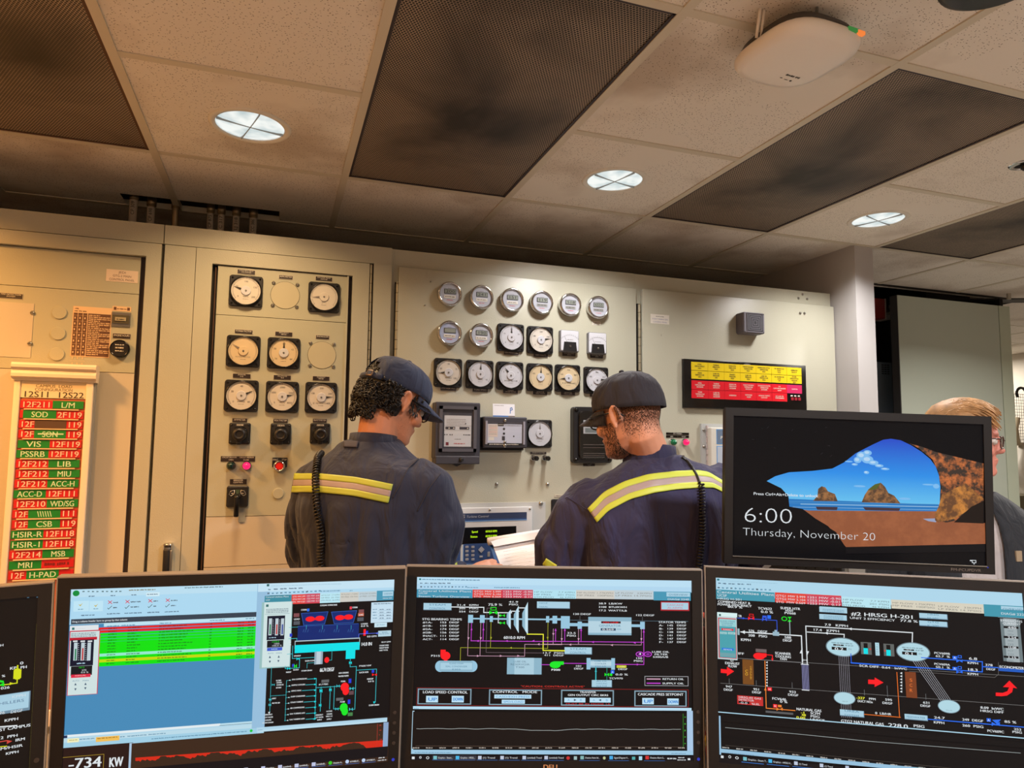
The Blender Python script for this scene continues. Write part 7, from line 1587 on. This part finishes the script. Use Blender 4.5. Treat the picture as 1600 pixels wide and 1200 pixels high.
# ============ right monitor : heat recovery diagram
t, S = monitor((1.0169, .9895, -.4101, -29.64, 5.09, -.38), 'right black monitor of the front row with a boiler diagram headed HRSG H-201', GM, em((14, 12, 15)))
S.view(1100, 880, 3.75); R = S.rect
R(66, 82, 2100, 300, em((174, 214, 234))); R(66, 82, 2100, 260-85, em((190, 224, 240)))
S.rect(76, 90, 90, 102, em((50, 120, 130))); S.scrib(96, 104, 430, 4, em((150, 190, 210)), 1)
for k, (a_, c_) in enumerate(((84, 100), (110, 130), (144, 184), (196, 236), (250, 274))): S.scrib(a_, 121+k*1.5, c_, 8, INKB, k)
for k in range(13): S.scrib(80+k*25, 148+k*1.1, 92+k*25, 10, em((40, 50, 60)) if k in (0, 3, 9) else TXD, k+20)
TQ = em((66, 150, 172)); R(68, 153, 415, 228, TQ); S.text('Central Utilities Plant', 76, 174, 15, 334, W_); S.text('UCSF', 78, 194, 14, 56, W_); S.text('HRSG H-201', 78, 212, 12, 146, W_)
R(415, 170, 806, 250, em((226, 66, 54))); R(598, 184, 806, 250, SPK)
for k, (a_, c_) in enumerate((('GTG1 MW 5.999', '1251 MW -0.90'), ('GTG2 MW 5.104', '1252 MW -0.01'), ('STG  MW 0.569', '1253 MW  0.17'))): S.text(a_, 422, 195+k*18, 12, 172, W_); S.text(c_, 602, 204+k*18, 12, 198, W_)
S.view(1240, 900, 7.5)
R(562, 240, 1140, 385, em((184, 228, 240)))
for k, s_ in enumerate(('HP FLOW     7.7 KPPH', 'HP PRES     201 PSIG', 'STM PROD     46 KPPH')): S.text(s_, 574, 284+k*33, 20, 545, em((110, 134, 140)))
S.view(1340, 880, 3.75)
R(195, 212, 740, 295, em((214, 208, 190))); 
for k in range(2): S.text(('MP FLOW 1.75KPPH', 'MP PRES  100PSIG')[k], 202, 236+k*16, 10, 250, TX2); S.text(('LP FLOW   33KPPH', 'LP PRES 14.7PSIG')[k], 470, 256+k*16, 10, 254, TX2)
R(736, 240, 1100, 330, TQ); R(838, 250, 1100, 284, BTN); S.text('OVERVIEW', 848, 275, 14, 140, TXD); S.text('DIAG# 2220', 838, 300, 13, 150, W_)
S.view(1100, 880, 3.75)
R(68, 226, 430, 900, BKS); R(430, 250, 2100, 930, BKS); R(68, 880, 2100, 1200, em((14, 12, 15)))
for s_, x, y, h_, w_ in (('COMBINED HEAT &', 80, 230, 13, 190), ('POWER EFFICIENCY', 78, 246, 13, 200), ('80.9 %', 138, 260, 13, 86), ('TCV622', 315, 270, 14, 82), ('0.0 %', 332, 290, 14, 72), ('SUPER HTR', 446, 268, 14, 116), ('VENT', 474, 283, 13, 50), ('PV668', 470, 297, 13, 66), ('TR', 200, 315, 13, 20), ('576   DEGF', 260, 402, 14, 110), ('208   PSIG', 258, 428, 14, 112), ('KPPH', 214, 454, 15, 60), ('588', 470, 440, 14, 40), ('DEGF', 460, 457, 14, 54), ('SCANNER', 415, 532, 14, 92), ('COOLING', 417, 550, 14, 92), ('FAN', 445, 566, 13, 40), ('EXHAUST', 122, 590, 14, 86), ('FLOW', 140, 608, 14, 52), ('IFF', 198, 534, 13, 36), ('GT', 154, 575, 12, 20), ('947', 126, 727, 13, 38), ('DEGF', 114, 745, 13, 54), ('951', 288, 743, 13, 38), ('DEGF', 280, 760, 13, 54), ('933', 498, 758, 13, 40), ('DEGF', 490, 775, 13, 62), ('FCV646', 398, 798, 14, 82), ('0 %', 444, 816, 14, 44), ('NATURAL GAS', 540, 860, 15, 146), ('-1', 566, 880, 13, 26), ('SCFM', 622, 884, 14, 58), ('48', 570, 894, 13, 26), ('PSIG', 622, 902, 14, 56), ('0.00', 540, 908, 13, 52), ('LB/SCF', 620, 920, 13, 86)):
    S.text(s_, x, y, h_, w_, YLW if s_ in ('-1', '48', '0.00') else W_, bold=1)
def l(pts, w_=3, m=W_): S.line(pts, w_, m)
BLU2 = em((50, 90, 220))
l([(196, 321), (426, 334), (424, 394)], 3.5, BLU2); S.arrow(232, 322, 8, 0, BLU2); S.valve(276, 322, 18, 10, REDS); R(264, 296, 290, 312, REDS); R(267, 299, 287, 309, BKS); S.valve(354, 328, 14, 12, BLU2); R(342, 306, 366, 320, BLU2); R(370, 304, 392, 326, BLS); S.ell(470, 325, 17, 13, GRN); S.ell(470, 325, 12, 9, BKS); S.poly([(488, 314), (513, 314), (501, 327)], GRN); S.poly([(488, 342), (513, 342), (501, 327)], GRN); l([(501, 342), (502, 418)], 5, em((150, 170, 176)))
l([(216, 402), (570, 424), (568, 590)], 6); S.arrow(230, 403, 14, 180, W_); R(402, 400, 440, 426, em((150, 180, 196))); R(412, 390, 428, 402, em((150, 180, 196))); R(196, 382, 208, 420, em((150, 180, 190))); S.arrow(569, 520, 12, 90, W_)
# popup
R(76, 286, 196, 568, em((190, 210, 214))); R(78, 286, 194, 316, em((214, 240, 240))); S.rect(87, 297, 99, 309, em((50, 90, 90))); R(82, 318, 192, 560, em((206, 70, 80))); R(88, 324, 188, 556, em((74, 160, 172)))
R(88, 324, 188, 374, em((150, 206, 210))); S.text('GLAND STEAM', 92, 342, 9, 88, TXD); S.text('CONDENSER', 100, 354, 9, 70, TXD); S.text('EXH FAN', 104, 366, 9, 60, TXD); R(102, 380, 172, 396, em((216, 44, 60))); S.text('RUNNING', 112, 392, 8, 50, W_); R(92, 400, 134, 416, em((160, 206, 206))); R(140, 402, 184, 418, em((160, 206, 206))); S.text('START', 96, 412, 7, 34, TXD); S.text('STOP', 146, 414, 7, 30, TXD); R(104, 494, 174, 512, em((40, 120, 220))); S.text('REMOTE', 114, 508, 8, 50, W_); R(92, 522, 186, 550, em((110, 160, 168)))
R(302, 500, 366, 524, em((110, 96, 96))); S.ell(322, 544, 34, 20, REDS); S.poly([(322, 525), (366, 528), (366, 548), (322, 564)], REDS); l([(366, 536), (400, 540), (400, 560)], 4, REDS); S.arrow(400, 564, 9, -90, REDS)
l([(196, 556), (606, 582)], 1.5, em((140, 140, 144))); S.b.line([S.p(196, 556), S.p(1880, 664)], .0004, S.nz(), em((150, 150, 150))); S.b.line([S.p(96, 702), S.p(2100, 850)], .0004, S.nz(), em((150, 150, 150)))
S.poly([(98, 618), (134, 622), (134, 606), (176, 633), (134, 660), (134, 645), (98, 641)], REDS)
R(224, 562, 292, 712, em((120, 74, 30))); S.text('CO', 240, 620, 14, 1, em((240, 180, 40)))
for s_, y in (('C', 634), ('O', 652)): S.text(s_, 240, y+4, 15, 18, em((240, 180, 50)))
for k, s_ in enumerate('CATALYST'): S.text(s_, 268, 610+k*10, 8, 12, em((230, 170, 50)))
l([(356, 574), (360, 848), (532, 862)], 4.5, em((236, 130, 50))); S.arrow(359, 738, 10, 90, em((236, 130, 50)))
for k in range(9): S.poly([(372, 574+k*17), (372, 586+k*17), (361, 580+k*17)], W_)
R(371, 726, 397, 748, REDS); S.text('H', 377, 744, 14, 14, W_); l([(147, 676), (147, 706)], 2, GRYS); l([(305, 686), (305, 716)], 2, GRYS); l([(515, 698), (515, 730)], 2, GRYS)
R(194, 772, 346, 836, em((210, 50, 50))); R(196, 774, 344, 832, em((196, 48, 48))); S.text('HRSG-02 GAS', 202, 788, 11, 132, W_); S.text('DETECTOR', 202, 803, 11, 90, W_); R(202, 806, 266, 824, BKS); S.text('-0.0', 206, 821, 12, 48, W_); S.text('%LEL', 278, 828, 11, 48, W_)
S.valve(442, 854, 18, 9, em((236, 130, 50))); R(432, 828, 454, 844, em((236, 130, 50))); R(404, 824, 428, 846, REDS); S.text('H', 410, 842, 14, 13, W_); R(360, 862, 522, 888, em((90, 90, 92)))
btn(676, 252, 838, 294, ['', ''], 8); R(674, 254, 838, 294, BTN); R(674, 296, 836, 336, BTN)
for k in range(3): S.scrib(694, 271+k*8, 820, 4, TXD, k); S.scrib(700, 309+k*8, 816, 4, TXD, k+4)
S.view(1240, 900, 7.5)
S.text('#2 HRSG H-201', 670, 460, 42, 738, W_, bold=1); S.text('UNIT 2 EFFICIENCY', 655, 500, 25, 528, W_, bold=.7); S.text('77.8 %', 1242, 533, 27, 208, W_, bold=1)
S.text('7.9   KPPH', 360, 582, 28, 276, W_, bold=.8); S.text('17.4   KPPH', 222, 640, 28, 310, W_, bold=.8)
l([(158, 1030), (150, 586), (1390, 662), (1386, 780)], 11); l([(158, 655), (590, 682), (588, 728)], 10); S.arrow(664, 618, 22, 180, W_); S.arrow(384, 668, 22, 180, W_); S.arrow(160, 895, 24, -90, W_); S.text('SH', 104, 992, 20, 46, W_)
EB = em((110, 130, 140)); EL = em((176, 214, 226))
for x, y, rx, ry in ((573, 832, 200, 112), (1397, 888, 200, 112)): S.ell(x, y, rx, ry, EB); S.ell(x, y, rx-12, ry-10, EL); S.scrib(x-130, y-46, x+110, 16, em((120, 150, 160)), 3); R(x-112, y-36, x+12, y-12, BKS); S.text('217' if x < 700 else '217', x-80, y-16, 18, 60, W_); S.scrib(x+28, y-12, x+124, 16, em((120, 150, 160)), 5); R(x-130, y-6, x+46, y+40, BKS); S.text('0.2' if x < 700 else '0.1', x-96, y+32, 32, 104, W_, bold=1); S.text('IN', x+64, y+32, 20, 40, em((110, 140, 150)))
for x0 in (782, 1048):
    R(x0, 770+(20 if x0 > 1000 else 0), x0+132, 922+(20 if x0 > 1000 else 0), em((96, 100, 98))); xx = x0+34; yy = 20 if x0 > 1000 else 0
    R(xx, 784+yy, xx+54, 916+yy, BKS); R(xx, 842+yy, xx+54, 914+yy, CYN); S.arrow(x0+(112 if yy == 0 else 20), 855+yy, 14, 180 if yy == 0 else 0, em((220, 60, 40)))
R(950, 778, 1006, 932, EL)
for k, s_ in enumerate('TREND'): S.text(s_, 966, 810+k*28, 18, 22, em((100, 140, 156)))
for k in range(6): l([(528+k*22, 935), (532+k*22, 1300-270+620+2*k)], 3, em((176, 176, 190)))
l([(668, 910), (668, 1018), (1500, 1076)], 9, em((30, 90, 220))); S.text('SCR DIFF  0.64   InWC', 766, 1060, 26, 556, W_, bold=.8)
S.view(1100, 880, 3.75)
for k in range(9): l([(572+k*4.6, 592), (576+k*4.6, 740)], 1.6, em((150, 150, 200)))
l([(568, 590), (610, 592)], 4); l([(574, 741), (614, 744)], 4)
for x, y, rx, ry in ((822, 790, 64, 38), ): S.ell(x, y, rx, ry, EB); S.ell(x, y, rx-4, ry-4, EL); S.scrib(x-14, y+20, x+22, 6, em((150, 180, 190)), 2)
S.text('-327', 890, 793, 14, 50, YLW, bold=1); S.text('DUCT NOx', 898, 812, 13, 88, W_, bold=1); S.text('PPM', 964, 799, 13, 40, W_, bold=1)
btn(794, 854, 938, 904, ['UREA', 'SYSTEM'], 12); S.text('GTG2 NATURAL GAS', 800, 930, 17, 250, W_, bold=1); l([(938, 884), (1148, 900)], 4, ORG)
l([(937, 740), (938, 772)], 2, GRYS)
S.view(1340, 880, 3.75)
l([(244, 902), (244, 640)], 4, ORG)
for k in range(7): S.poly([(259, 636+k*18), (259, 650+k*18), (246, 643+k*18)], W_)
R(274, 634, 348, 790, em((124, 62, 32)))
for k, s_ in enumerate('SCR'): S.text(s_, 302, 692+k*30, 18, 18, em((240, 120, 50)))
S.poly([(60, 680), (98, 682), (98, 668), (150, 698), (98, 724), (98, 708), (60, 706)], REDS)
for k in range(6): S.b.line([S.p(322+k*13, 572), S.p(486+k*12, 806)], .0005, S.nz(), em((190, 194, 204)))
S.ell(533, 838, 66, 40, EB); S.ell(533, 838, 62, 36, EL); S.scrib(516, 862, 552, 6, em((150, 180, 190)), 2)
l([(372, 552), (728, 576), (728, 636), (-40, 598)], 5, BLS); l([(734, 605), (826, 612)], 5, BLS); R(822, 610, 970, 640, em((30, 90, 190))); l([(300, 632), (800, 662), (822, 650), (822, 580)], 2, em((110, 106, 104)))
for y, s_, v_, q_ in ((530, 'PCV609B', '62.7  %', '6.8'), (594, 'PCV609A', '50.1  %', '18.3')):
    S.text(s_, 446, y, 12, 92, W_, bold=1); S.text(v_, 454, y+18, 12, 84, W_, bold=1); R(553, y+12, 582, y+32, BLS); S.text('A', 560, y+29, 14, 14, W_); R(584, y+8, 608, y+26, BLS); R(588, y+12, 604, y+22, BKS); S.valve(594, y+42, 18, 9, BLS); S.text(q_, 648 if y < 550 else 638, y+34, 15, 50 if y < 550 else 64, W_, bold=1); S.text('KPPH', 640, y+58, 13, 64, W_, bold=1)
S.text('378', 744, 600, 13, 44, W_, bold=1); S.text('DEGF', 750, 624, 12, 54, W_, bold=1); S.text('ECONOMIZER', 828, 612, 15, 142, W_, bold=1)
R(830, 322, 968, 580, em((110, 124, 128))); R(850, 322, 948, 580, em((160, 172, 176))); R(820, 316, 976, 324, W_); R(826, 576, 974, 586, W_); S.text('EMISSIONS', 834, 340, 12, 128, W_); S.text('CURRENT', 846, 357, 12, 108, W_)
for k, (s_, u_) in enumerate((('440', 'NOx'), ('2.54', 'O2'), ('15.08', 'CO'), ('1.15', ''))): R(852, 366+k*58, 940, 384+k*58, BKS); S.text(s_, 876, 381+k*58, 12, 50, W_, bold=1); S.text(('DEGF', 'PPM', 'PCT', 'PPM')[k], 876, 400+k*58, 9, 34, em((110, 124, 130))); S.text(u_, 876, 420+k*58, 10, 36, em((110, 124, 130)))
btn(358, 290, 526, 332, ['HRSG', 'H-101'], 10, f=.4); btn(358, 334, 526, 376, ['GTG', 'K-200'], 10, f=.4)
S.poly([(806, 756), (846, 758), (874, 748), (884, 726), (848, 724), (886, 686), (932, 732), (908, 728), (902, 754), (872, 774), (840, 778), (806, 776)], REDS)
for s_, x, y, h_, w_ in (('8.09  InWC', 716, 850, 14, 136), ('HRSG DIFF', 714, 868, 13, 138), ('24.7', 444, 908, 14, 64), ('KPPH', 442, 936, 14, 64), ('249  DEGF', 610, 920, 14, 122), ('260  PSIG', 610, 954, 14, 124), ('85 %', 856, 932, 14, 70), ('PCV609C', 756, 986, 14, 98), ('253', 912, 976, 13, 44), ('PSIG', 902, 992, 13, 58), ('228.0', 176, 956, 22, 116), ('PSIG', 324, 958, 16, 66), ('595', 158, 803, 13, 42), ('DEGF', 142, 822, 13, 60), ('631', 380, 820, 13, 42), ('DEGF', 364, 838, 13, 60), ('0  LB/HR', 100, 882, 13, 94)): S.text(s_, x, y, h_, w_, W_, bold=1)
btn(272, 880, 410, 924, ['FEEDWATER'], 12, f=.8); l([(410, 912), (975, 958)], 5, BLS); R(752, 906, 778, 928, BLS); S.text('A', 758, 924, 14, 14, W_); S.valve(806, 940, 24, 12, BLS); S.poly([(784, 916), (836, 914), (812, 940)], BLS); l([(170, 716), (172, 780)], 2, GRYS); l([(396, 764), (397, 796)], 2, GRYS)
# trend strip and task bar
S.view(1100, 880, 3.75)
R(78, 872, 2100, 1040, em((176, 216, 236))); R(96, 892, 2100, 1100, em((14, 12, 15))); R(86, 892, 100, 1120, em((150, 190, 220)))
for a_, c_ in (((124, 961), (560, 1000)), ((560, 1000), (975, 1042)), ((975, 1042), (1850, 1110))): S.b.line([S.p(*a_), S.p(*c_)], .0006, S.nz(), em((180, 190, 190)))
S.b.line([S.p(124, 1064), S.p(1850, 1240)], .0003, S.nz(), em((110, 100, 90)))
for k in range(20): S.scrib(106+k*82, 1080+k*8.4, 146+k*82, 8, em((190, 186, 180)), 4)
R(94, 1084, 2100, 1300, em((150, 192, 220))); R(88, 1120, 2100, 1400, em((22, 18, 22))); S.scrib(118, 1110, 290, 6, em((110, 150, 180)), 3)
R(98, 1124, 114, 1140, W_); S.ell(150, 1132, 8, 8, W_); S.ell(150, 1132, 5, 5, em((22, 18, 22))); S.ell(192, 1138, 10, 8, W_); S.ell(192, 1138, 6, 5, em((22, 18, 22)))
for k, (x, s_, c_) in enumerate(((228, 'Graphics - Steam T...', (120, 190, 200)), (376, 'Graphics - HRSG H...', (70, 180, 230)), (526, '(1) Trend', (190, 200, 220)), (676, '(1) Trend', (190, 200, 220)), (826, '(untitled) Trend', (190, 200, 220)))):
    y = 1146+k*13; R(x, y-14, x+22, y+9, em(c_)); S.text(s_, x+28, y+6, 10, 5.4*len(s_), W_); S.line([(x-8, y+16), (x+120, y+27)], 2.4, TBB)
finish(t, S)

# ============ far left monitor, mostly out of the frame
t, S = monitor((-.603, 1.2685, -.4129, 9.73, -2.26, .71), 'monitor cut off by the left edge of the picture, diagram page 2224', GM, em((20, 15, 14)))
S.view(0, 900, 4); R = S.rect
R(-3000, 200, 264, 122-2, LB); R(-3000, 118, 264, 200, em((190, 218, 240))); R(-3000, 214, 258, 288, TEAL); R(36, 206, 246, 256, BTN); R(246, 206, 252, 250, em((30, 60, 90))); S.text('OVERVIEW', 54, 242, 20, 176, em((90, 130, 150))); S.text('DIAG# 2224', 38, 288, 18, 194, W_); R(-3000, 296, 252, 1400, em((20, 15, 14)))
S.line([(250, 296), (206, 1200)], 3.2, em((150, 146, 50))); S.scrib(170, 137, 182, 6, TXD, 1); S.scrib(228, 135, 238, 6, TXD, 1)
S.text('H', 0, 440, 14, 22, W_, bold=1); S.text('0', 124, 553, 17, 22, W_, bold=1); S.text('KP', 60, 586, 17, 42, W_, bold=1); S.text('PH', 126, 580, 17, 42, W_, bold=1); R(86, 588, 132, 636, em((214, 220, 30))); S.poly([(86, 590), (96, 578), (122, 578), (132, 588)], em((214, 220, 30))); S.poly([(86, 634), (96, 646), (122, 644), (132, 632)], em((214, 220, 30))); S.line([(111, 560), (111, 580)], 8, em((214, 220, 30))); S.line([(108, 644), (108, 668), (0, 678)], 6, em((214, 220, 30))); S.arrow(70, 671, 12, 0, em((214, 220, 30))); S.poly([(0, 650), (24, 654), (24, 666), (0, 664)], GRN); S.arrow(14, 678, 16, 180, GRN)
for s_, x, y, h_, w_ in (('%', 10, 632, 14, 22), ('1026', -16, 712, 16, 76), ('0', 16, 772, 15, 20), ('KPPH', 72, 764, 17, 88), ('96', -10, 866, 17, 40), ('DEGF', 64, 858, 17, 76), ('KPPH', 26, 912, 17, 88), ('EAST CAMPUS', -50, 978, 18, 238), ('2  PPH', 2, 1020, 17, 108), ('IRM', 94, 1034, 17, 62), ('IRM/HSIR', -40, 1096, 17, 180), ('KPPH', 34, 1118, 16, 82)): S.text(s_, x, y, h_, w_, W_, bold=1)
R(-200, 772, 186, 836-0, BTE); R(-200, 775, 178, 820, BTN); S.text('CHILLERS', -40, 812, 18, 190, em((90, 120, 150))); S.line([(-100, 950), (104, 934)], 8, W_); S.line([(-100, 1052), (40, 1036)], 6, em((206, 70, 60))); S.arrow(56, 1034, 16, 0, em((206, 70, 60))); S.line([(-100, 1076), (42, 1062)], 5, em((214, 220, 30)))
finish(t, S)
b = MB(); b.lathe([(.004, .003), (.0038, .0048)], mat('button_dark', (44, 38, 36), .4), .268, -.095, 12); b.build('button', t)

# ============ upper monitor with the lock screen
UZ = 1.10
t, S = monitor((1.0638*UZ, 1.0442*UZ, -.0793*UZ, -20.56, 0, -1.51), 'upper monitor at right showing the 6:00 lock screen with a beach cave picture', None, scr_black('lock_black', (10, 9, 13)), .477*UZ, .268*UZ, .0155*UZ, .05, stand=False, rim=False)
S.view(1110, 620, 3.2653); S.z = .0012
SKY = mat('screen_sky', (20, 130, 230), .3, emit=1.0); nt = SKY.node_tree; bs = nt.nodes['Principled BSDF']; tc = nt.nodes.new('ShaderNodeTexCoord'); sp = nt.nodes.new('ShaderNodeSeparateXYZ'); mr = nt.nodes.new('ShaderNodeMapRange'); rp = nt.nodes.new('ShaderNodeValToRGB')
nt.links.new(tc.outputs['Object'], sp.inputs[0]); nt.links.new(sp.outputs[1], mr.inputs[0]); ylo = S.p(800, 545)[1]; yhi = S.p(920, 215)[1]; mr.inputs[1].default_value = ylo; mr.inputs[2].default_value = yhi; nt.links.new(mr.outputs[0], rp.inputs[0])
rp.color_ramp.elements[0].color = s2l((96, 190, 236))+(1,); rp.color_ramp.elements[1].color = s2l((10, 66, 196))+(1,); e_ = rp.color_ramp.elements.new(.45); e_.color = s2l((20, 138, 228))+(1,); nt.links.new(rp.outputs[0], bs.inputs['Emission Color'])
S.poly([(286, 430), (330, 405), (400, 385), (520, 378), (620, 366), (680, 335), (740, 288), (830, 242), (880, 219), (920, 214), (970, 222), (1020, 246), (1075, 280), (1120, 318), (1148, 356), (1164, 400), (1172, 460), (1168, 552), (400, 524), (396, 505), (360, 466)], SKY)
CLD = mat('screen_cloud', (176, 210, 240), .3, emit=1.0); CL2 = mat('screen_cloud2', (120, 184, 236), .3, emit=1.0)
for x, y, rx, ry in ((770, 300, 26, 20), (800, 320, 30, 20), (750, 322, 20, 16), (830, 336, 26, 12), (800, 286, 22, 14), (860, 352, 22, 8), (890, 368, 22, 6), (795, 386, 14, 8), (735, 345, 16, 6)): S.ell(x, y, rx, ry, CL2); S.ell(x-3, y-2, rx*.55, ry*.5, CLD)
for x, y, rx, ry in ((760, 456, 30, 5), (1110, 448, 30, 4), (1150, 456, 16, 12), (990, 520, 30, 6), (705, 330, 20, 4)): S.ell(x, y, rx, ry, CL2)
def rock(name, c1, c2, sc):
    m = mat(name, c1, .4, emit=1.0); nt = m.node_tree; bs = nt.nodes['Principled BSDF']; tc = nt.nodes.new('ShaderNodeTexCoord'); n = nt.nodes.new('ShaderNodeTexNoise'); n.inputs['Scale'].default_value = sc; n.inputs['Detail'].default_value = 6; n.inputs['Roughness'].default_value = .7
    r = nt.nodes.new('ShaderNodeValToRGB'); r.color_ramp.elements[0].position = .44; r.color_ramp.elements[1].position = .62; r.color_ramp.elements[0].color = s2l(c1)+(1,); r.color_ramp.elements[1].color = s2l(c2)+(1,)
    nt.links.new(tc.outputs['Object'], n.inputs['Vector']); nt.links.new(n.outputs[0], r.inputs[0]); nt.links.new(r.outputs[0], bs.inputs['Emission Color']); return m
RK1 = rock('screen_rock', (74, 48, 26), (156, 104, 56), 70); RK2 = rock('screen_cave', (40, 24, 14), (196, 106, 48), 55); SAND = rock('screen_sand', (140, 76, 42), (156, 88, 50), 18); RK3 = rock('screen_foot', (96, 56, 24), (200, 128, 50), 40)
SEA = em((40, 120, 190)); SEAL = em((150, 190, 220)); CAVE = scr_black('lock_black', (10, 9, 13))
S.poly([(396, 520), (1172, 550), (1172, 590), (396, 582)], SEA); 
for k, (x0, x1, y, w_) in enumerate(((400, 1160, 533, 2), (460, 1160, 547, 4), (400, 900, 541, 1.5), (420, 1150, 562, 2), (430, 1150, 574, 2))): S.b.line([S.p(x0, y), S.p(x1, y+(x1-x0)*.02)], .0004*w_, S.nz(), SEAL if k % 2 else em((84, 150, 200)))
S.poly([(522, 531), (545, 505), (548, 470), (566, 456), (586, 462), (598, 482), (634, 496), (648, 533)], RK1); S.poly([(770, 538), (786, 500), (806, 470), (838, 446), (868, 438), (890, 460), (906, 490), (936, 504), (968, 544)], RK1); S.poly([(800, 478), (838, 446), (868, 438), (846, 470)], em((86, 96, 40)))
S.poly([(536, 560), (648, 562), (644, 578), (544, 576)], em((66, 50, 60))); S.poly([(776, 562), (968, 568), (960, 582), (790, 578)], em((70, 52, 60)))
S.poly([(440, 570), (500, 580), (1200, 584), (1150, 620), (1400, 644), (1402, 750), (690, 766), (600, 660), (480, 588)], SAND)
S.poly([(1082, 622), (1148, 620), (1150, 640), (1110, 634)], em((150, 160, 190)))
S.poly([(1010, 236), (1060, 262), (1130, 318), (1160, 380), (1176, 460), (1166, 560), (1145, 600), (1150, 628), (1200, 642), (1300, 620), (1392, 644), (1392, 340), (1300, 318), (1150, 282), (1080, 256)], RK2)
S.poly([(1144, 598), (1162, 560), (1180, 500), (1300, 440), (1392, 520), (1340, 560), (1250, 620), (1160, 640), (1144, 630)], RK3); S.poly([(1392, 530), (1330, 560), (1240, 640), (1392, 646)], em((30, 20, 16)))
S.poly([(286, 430), (360, 466), (396, 505), (402, 560), (470, 572), (560, 640), (640, 690), (690, 770), (690, 840), (120, 820), (118, 420)], CAVE)
S.poly([(690, 766), (1402, 750), (1402, 790), (690, 800)], em((14, 12, 16)))
S.text('Press Ctrl+Alt+Delete to unlock', 218, 500, 14, 330, W_, bold=.6); S.text('6:00', 164, 638, 78, 258, W_, thin=True); S.text('Thursday, November 20', 162, 706, 40, 680, W_, thin=True)
R = S.rect; R(1322, 832, 1336, 838, W_); R(1332, 832, 1354, 848, W_); R(1335, 835, 1351, 845, BKS); R(1340, 850, 1346, 854, W_)
q0 = S.p(300, 170); rg = random.Random(4)
for k in range(10): x, y = rg.uniform(180, 640), rg.uniform(140, 330); S.b.line([S.p(x, y), S.p(x+rg.uniform(4, 12), y+rg.uniform(-10, 4))], .0004, S.nz(), em((60, 60, 66)))
finish(t, S)
w2, h2 = .477*UZ/2, .268*UZ/2
b = MB(); b.box(-w2, -h2-.002, .004, w2, -h2, .006, mat('silver_line', (120, 116, 110), .3, .6)); b.build('lower_edge_strip', t, 'thin silver strip')
b = MB(); b.text('FM-PCUPDVR', w2-.012, -h2-.0125, .0055, .0043, mat('asset_text', (90, 80, 72), .5), 'r', w=.062); b.build('asset_label', t)
b = MB(); b.disc(w2+.002, -h2-.003, .0016, .0043, em((40, 50, 160)), 10); b.build('power_light', t, 'blue power light')
b = MB(); ti = t.matrix_world.inverted(); bs_ = t.matrix_world @ Vector((0, 0, -.10)); bs_.z = .752
b.tube([Vector((0, -.02, -.045)), Vector((0, -.03, -.10)), ti @ bs_], .02, STEEL, 14); b.build('arm_post', t)
b = MB(); b.T = ti @ Matrix.Translation(bs_); b.lathe([(.09, -.001), (.09, .01), (.03, .014)], BACK, n=28); b.build('base', t)
q = at(1246, 887, 1.23)
t = thing('metal_bracket', 'silver grey metal bracket strip under the left half of the upper monitor', 'bracket', frame(tuple(q), (math.cos(-.36), math.sin(-.36), -.02), (0, 0, 1)))
b = MB(); b.add([(-.066, -.006, 0), (.068, -.006, 0), (.068, .002, 0), (-.050, .009, 0), (-.066, -.006, -.03), (.068, -.006, -.03), (.068, .002, -.03), (-.050, .009, -.03)], [(0, 1, 2, 3), (3, 2, 6, 7), (0, 3, 7, 4), (1, 5, 6, 2), (4, 7, 6, 5), (0, 4, 5, 1)], mat('bracket_silver', (150, 144, 138), .35, .6))
for k in range(4): b.lathe([(.0015, .0), (.0012, .001)], INK, -.022+k*.02, 0, 8)
b.box(-.05, -.47, -.02, -.035, -.006, -.01, BACK); b.build('strip', t)
# cables hanging behind the gaps between the monitors
CAB = [mat('cable_grey', (120, 112, 104), .5), mat('cable_red', (150, 50, 40), .5), mat('cable_yellow', (190, 160, 60), .5), BLKG]
for k in range(7):
    q = at(1101+(k % 3)*1.5-1, 1080, 1.16+.02*k); t = thing('cable', ['grey cable', 'red cable', 'yellow cable', 'black cable'][k % 4]+' hanging in the gap between the middle and right monitors', 'cable', Matrix.Translation((q.x, q.y, .752)), 'cables behind the monitors')
    b = MB(); b.tube([(.01*math.sin(k+j*1.3), .012*math.cos(k*2+j), j*.05) for j in range(9)], .003, CAB[k % 4], 8); b.build('cable', t)
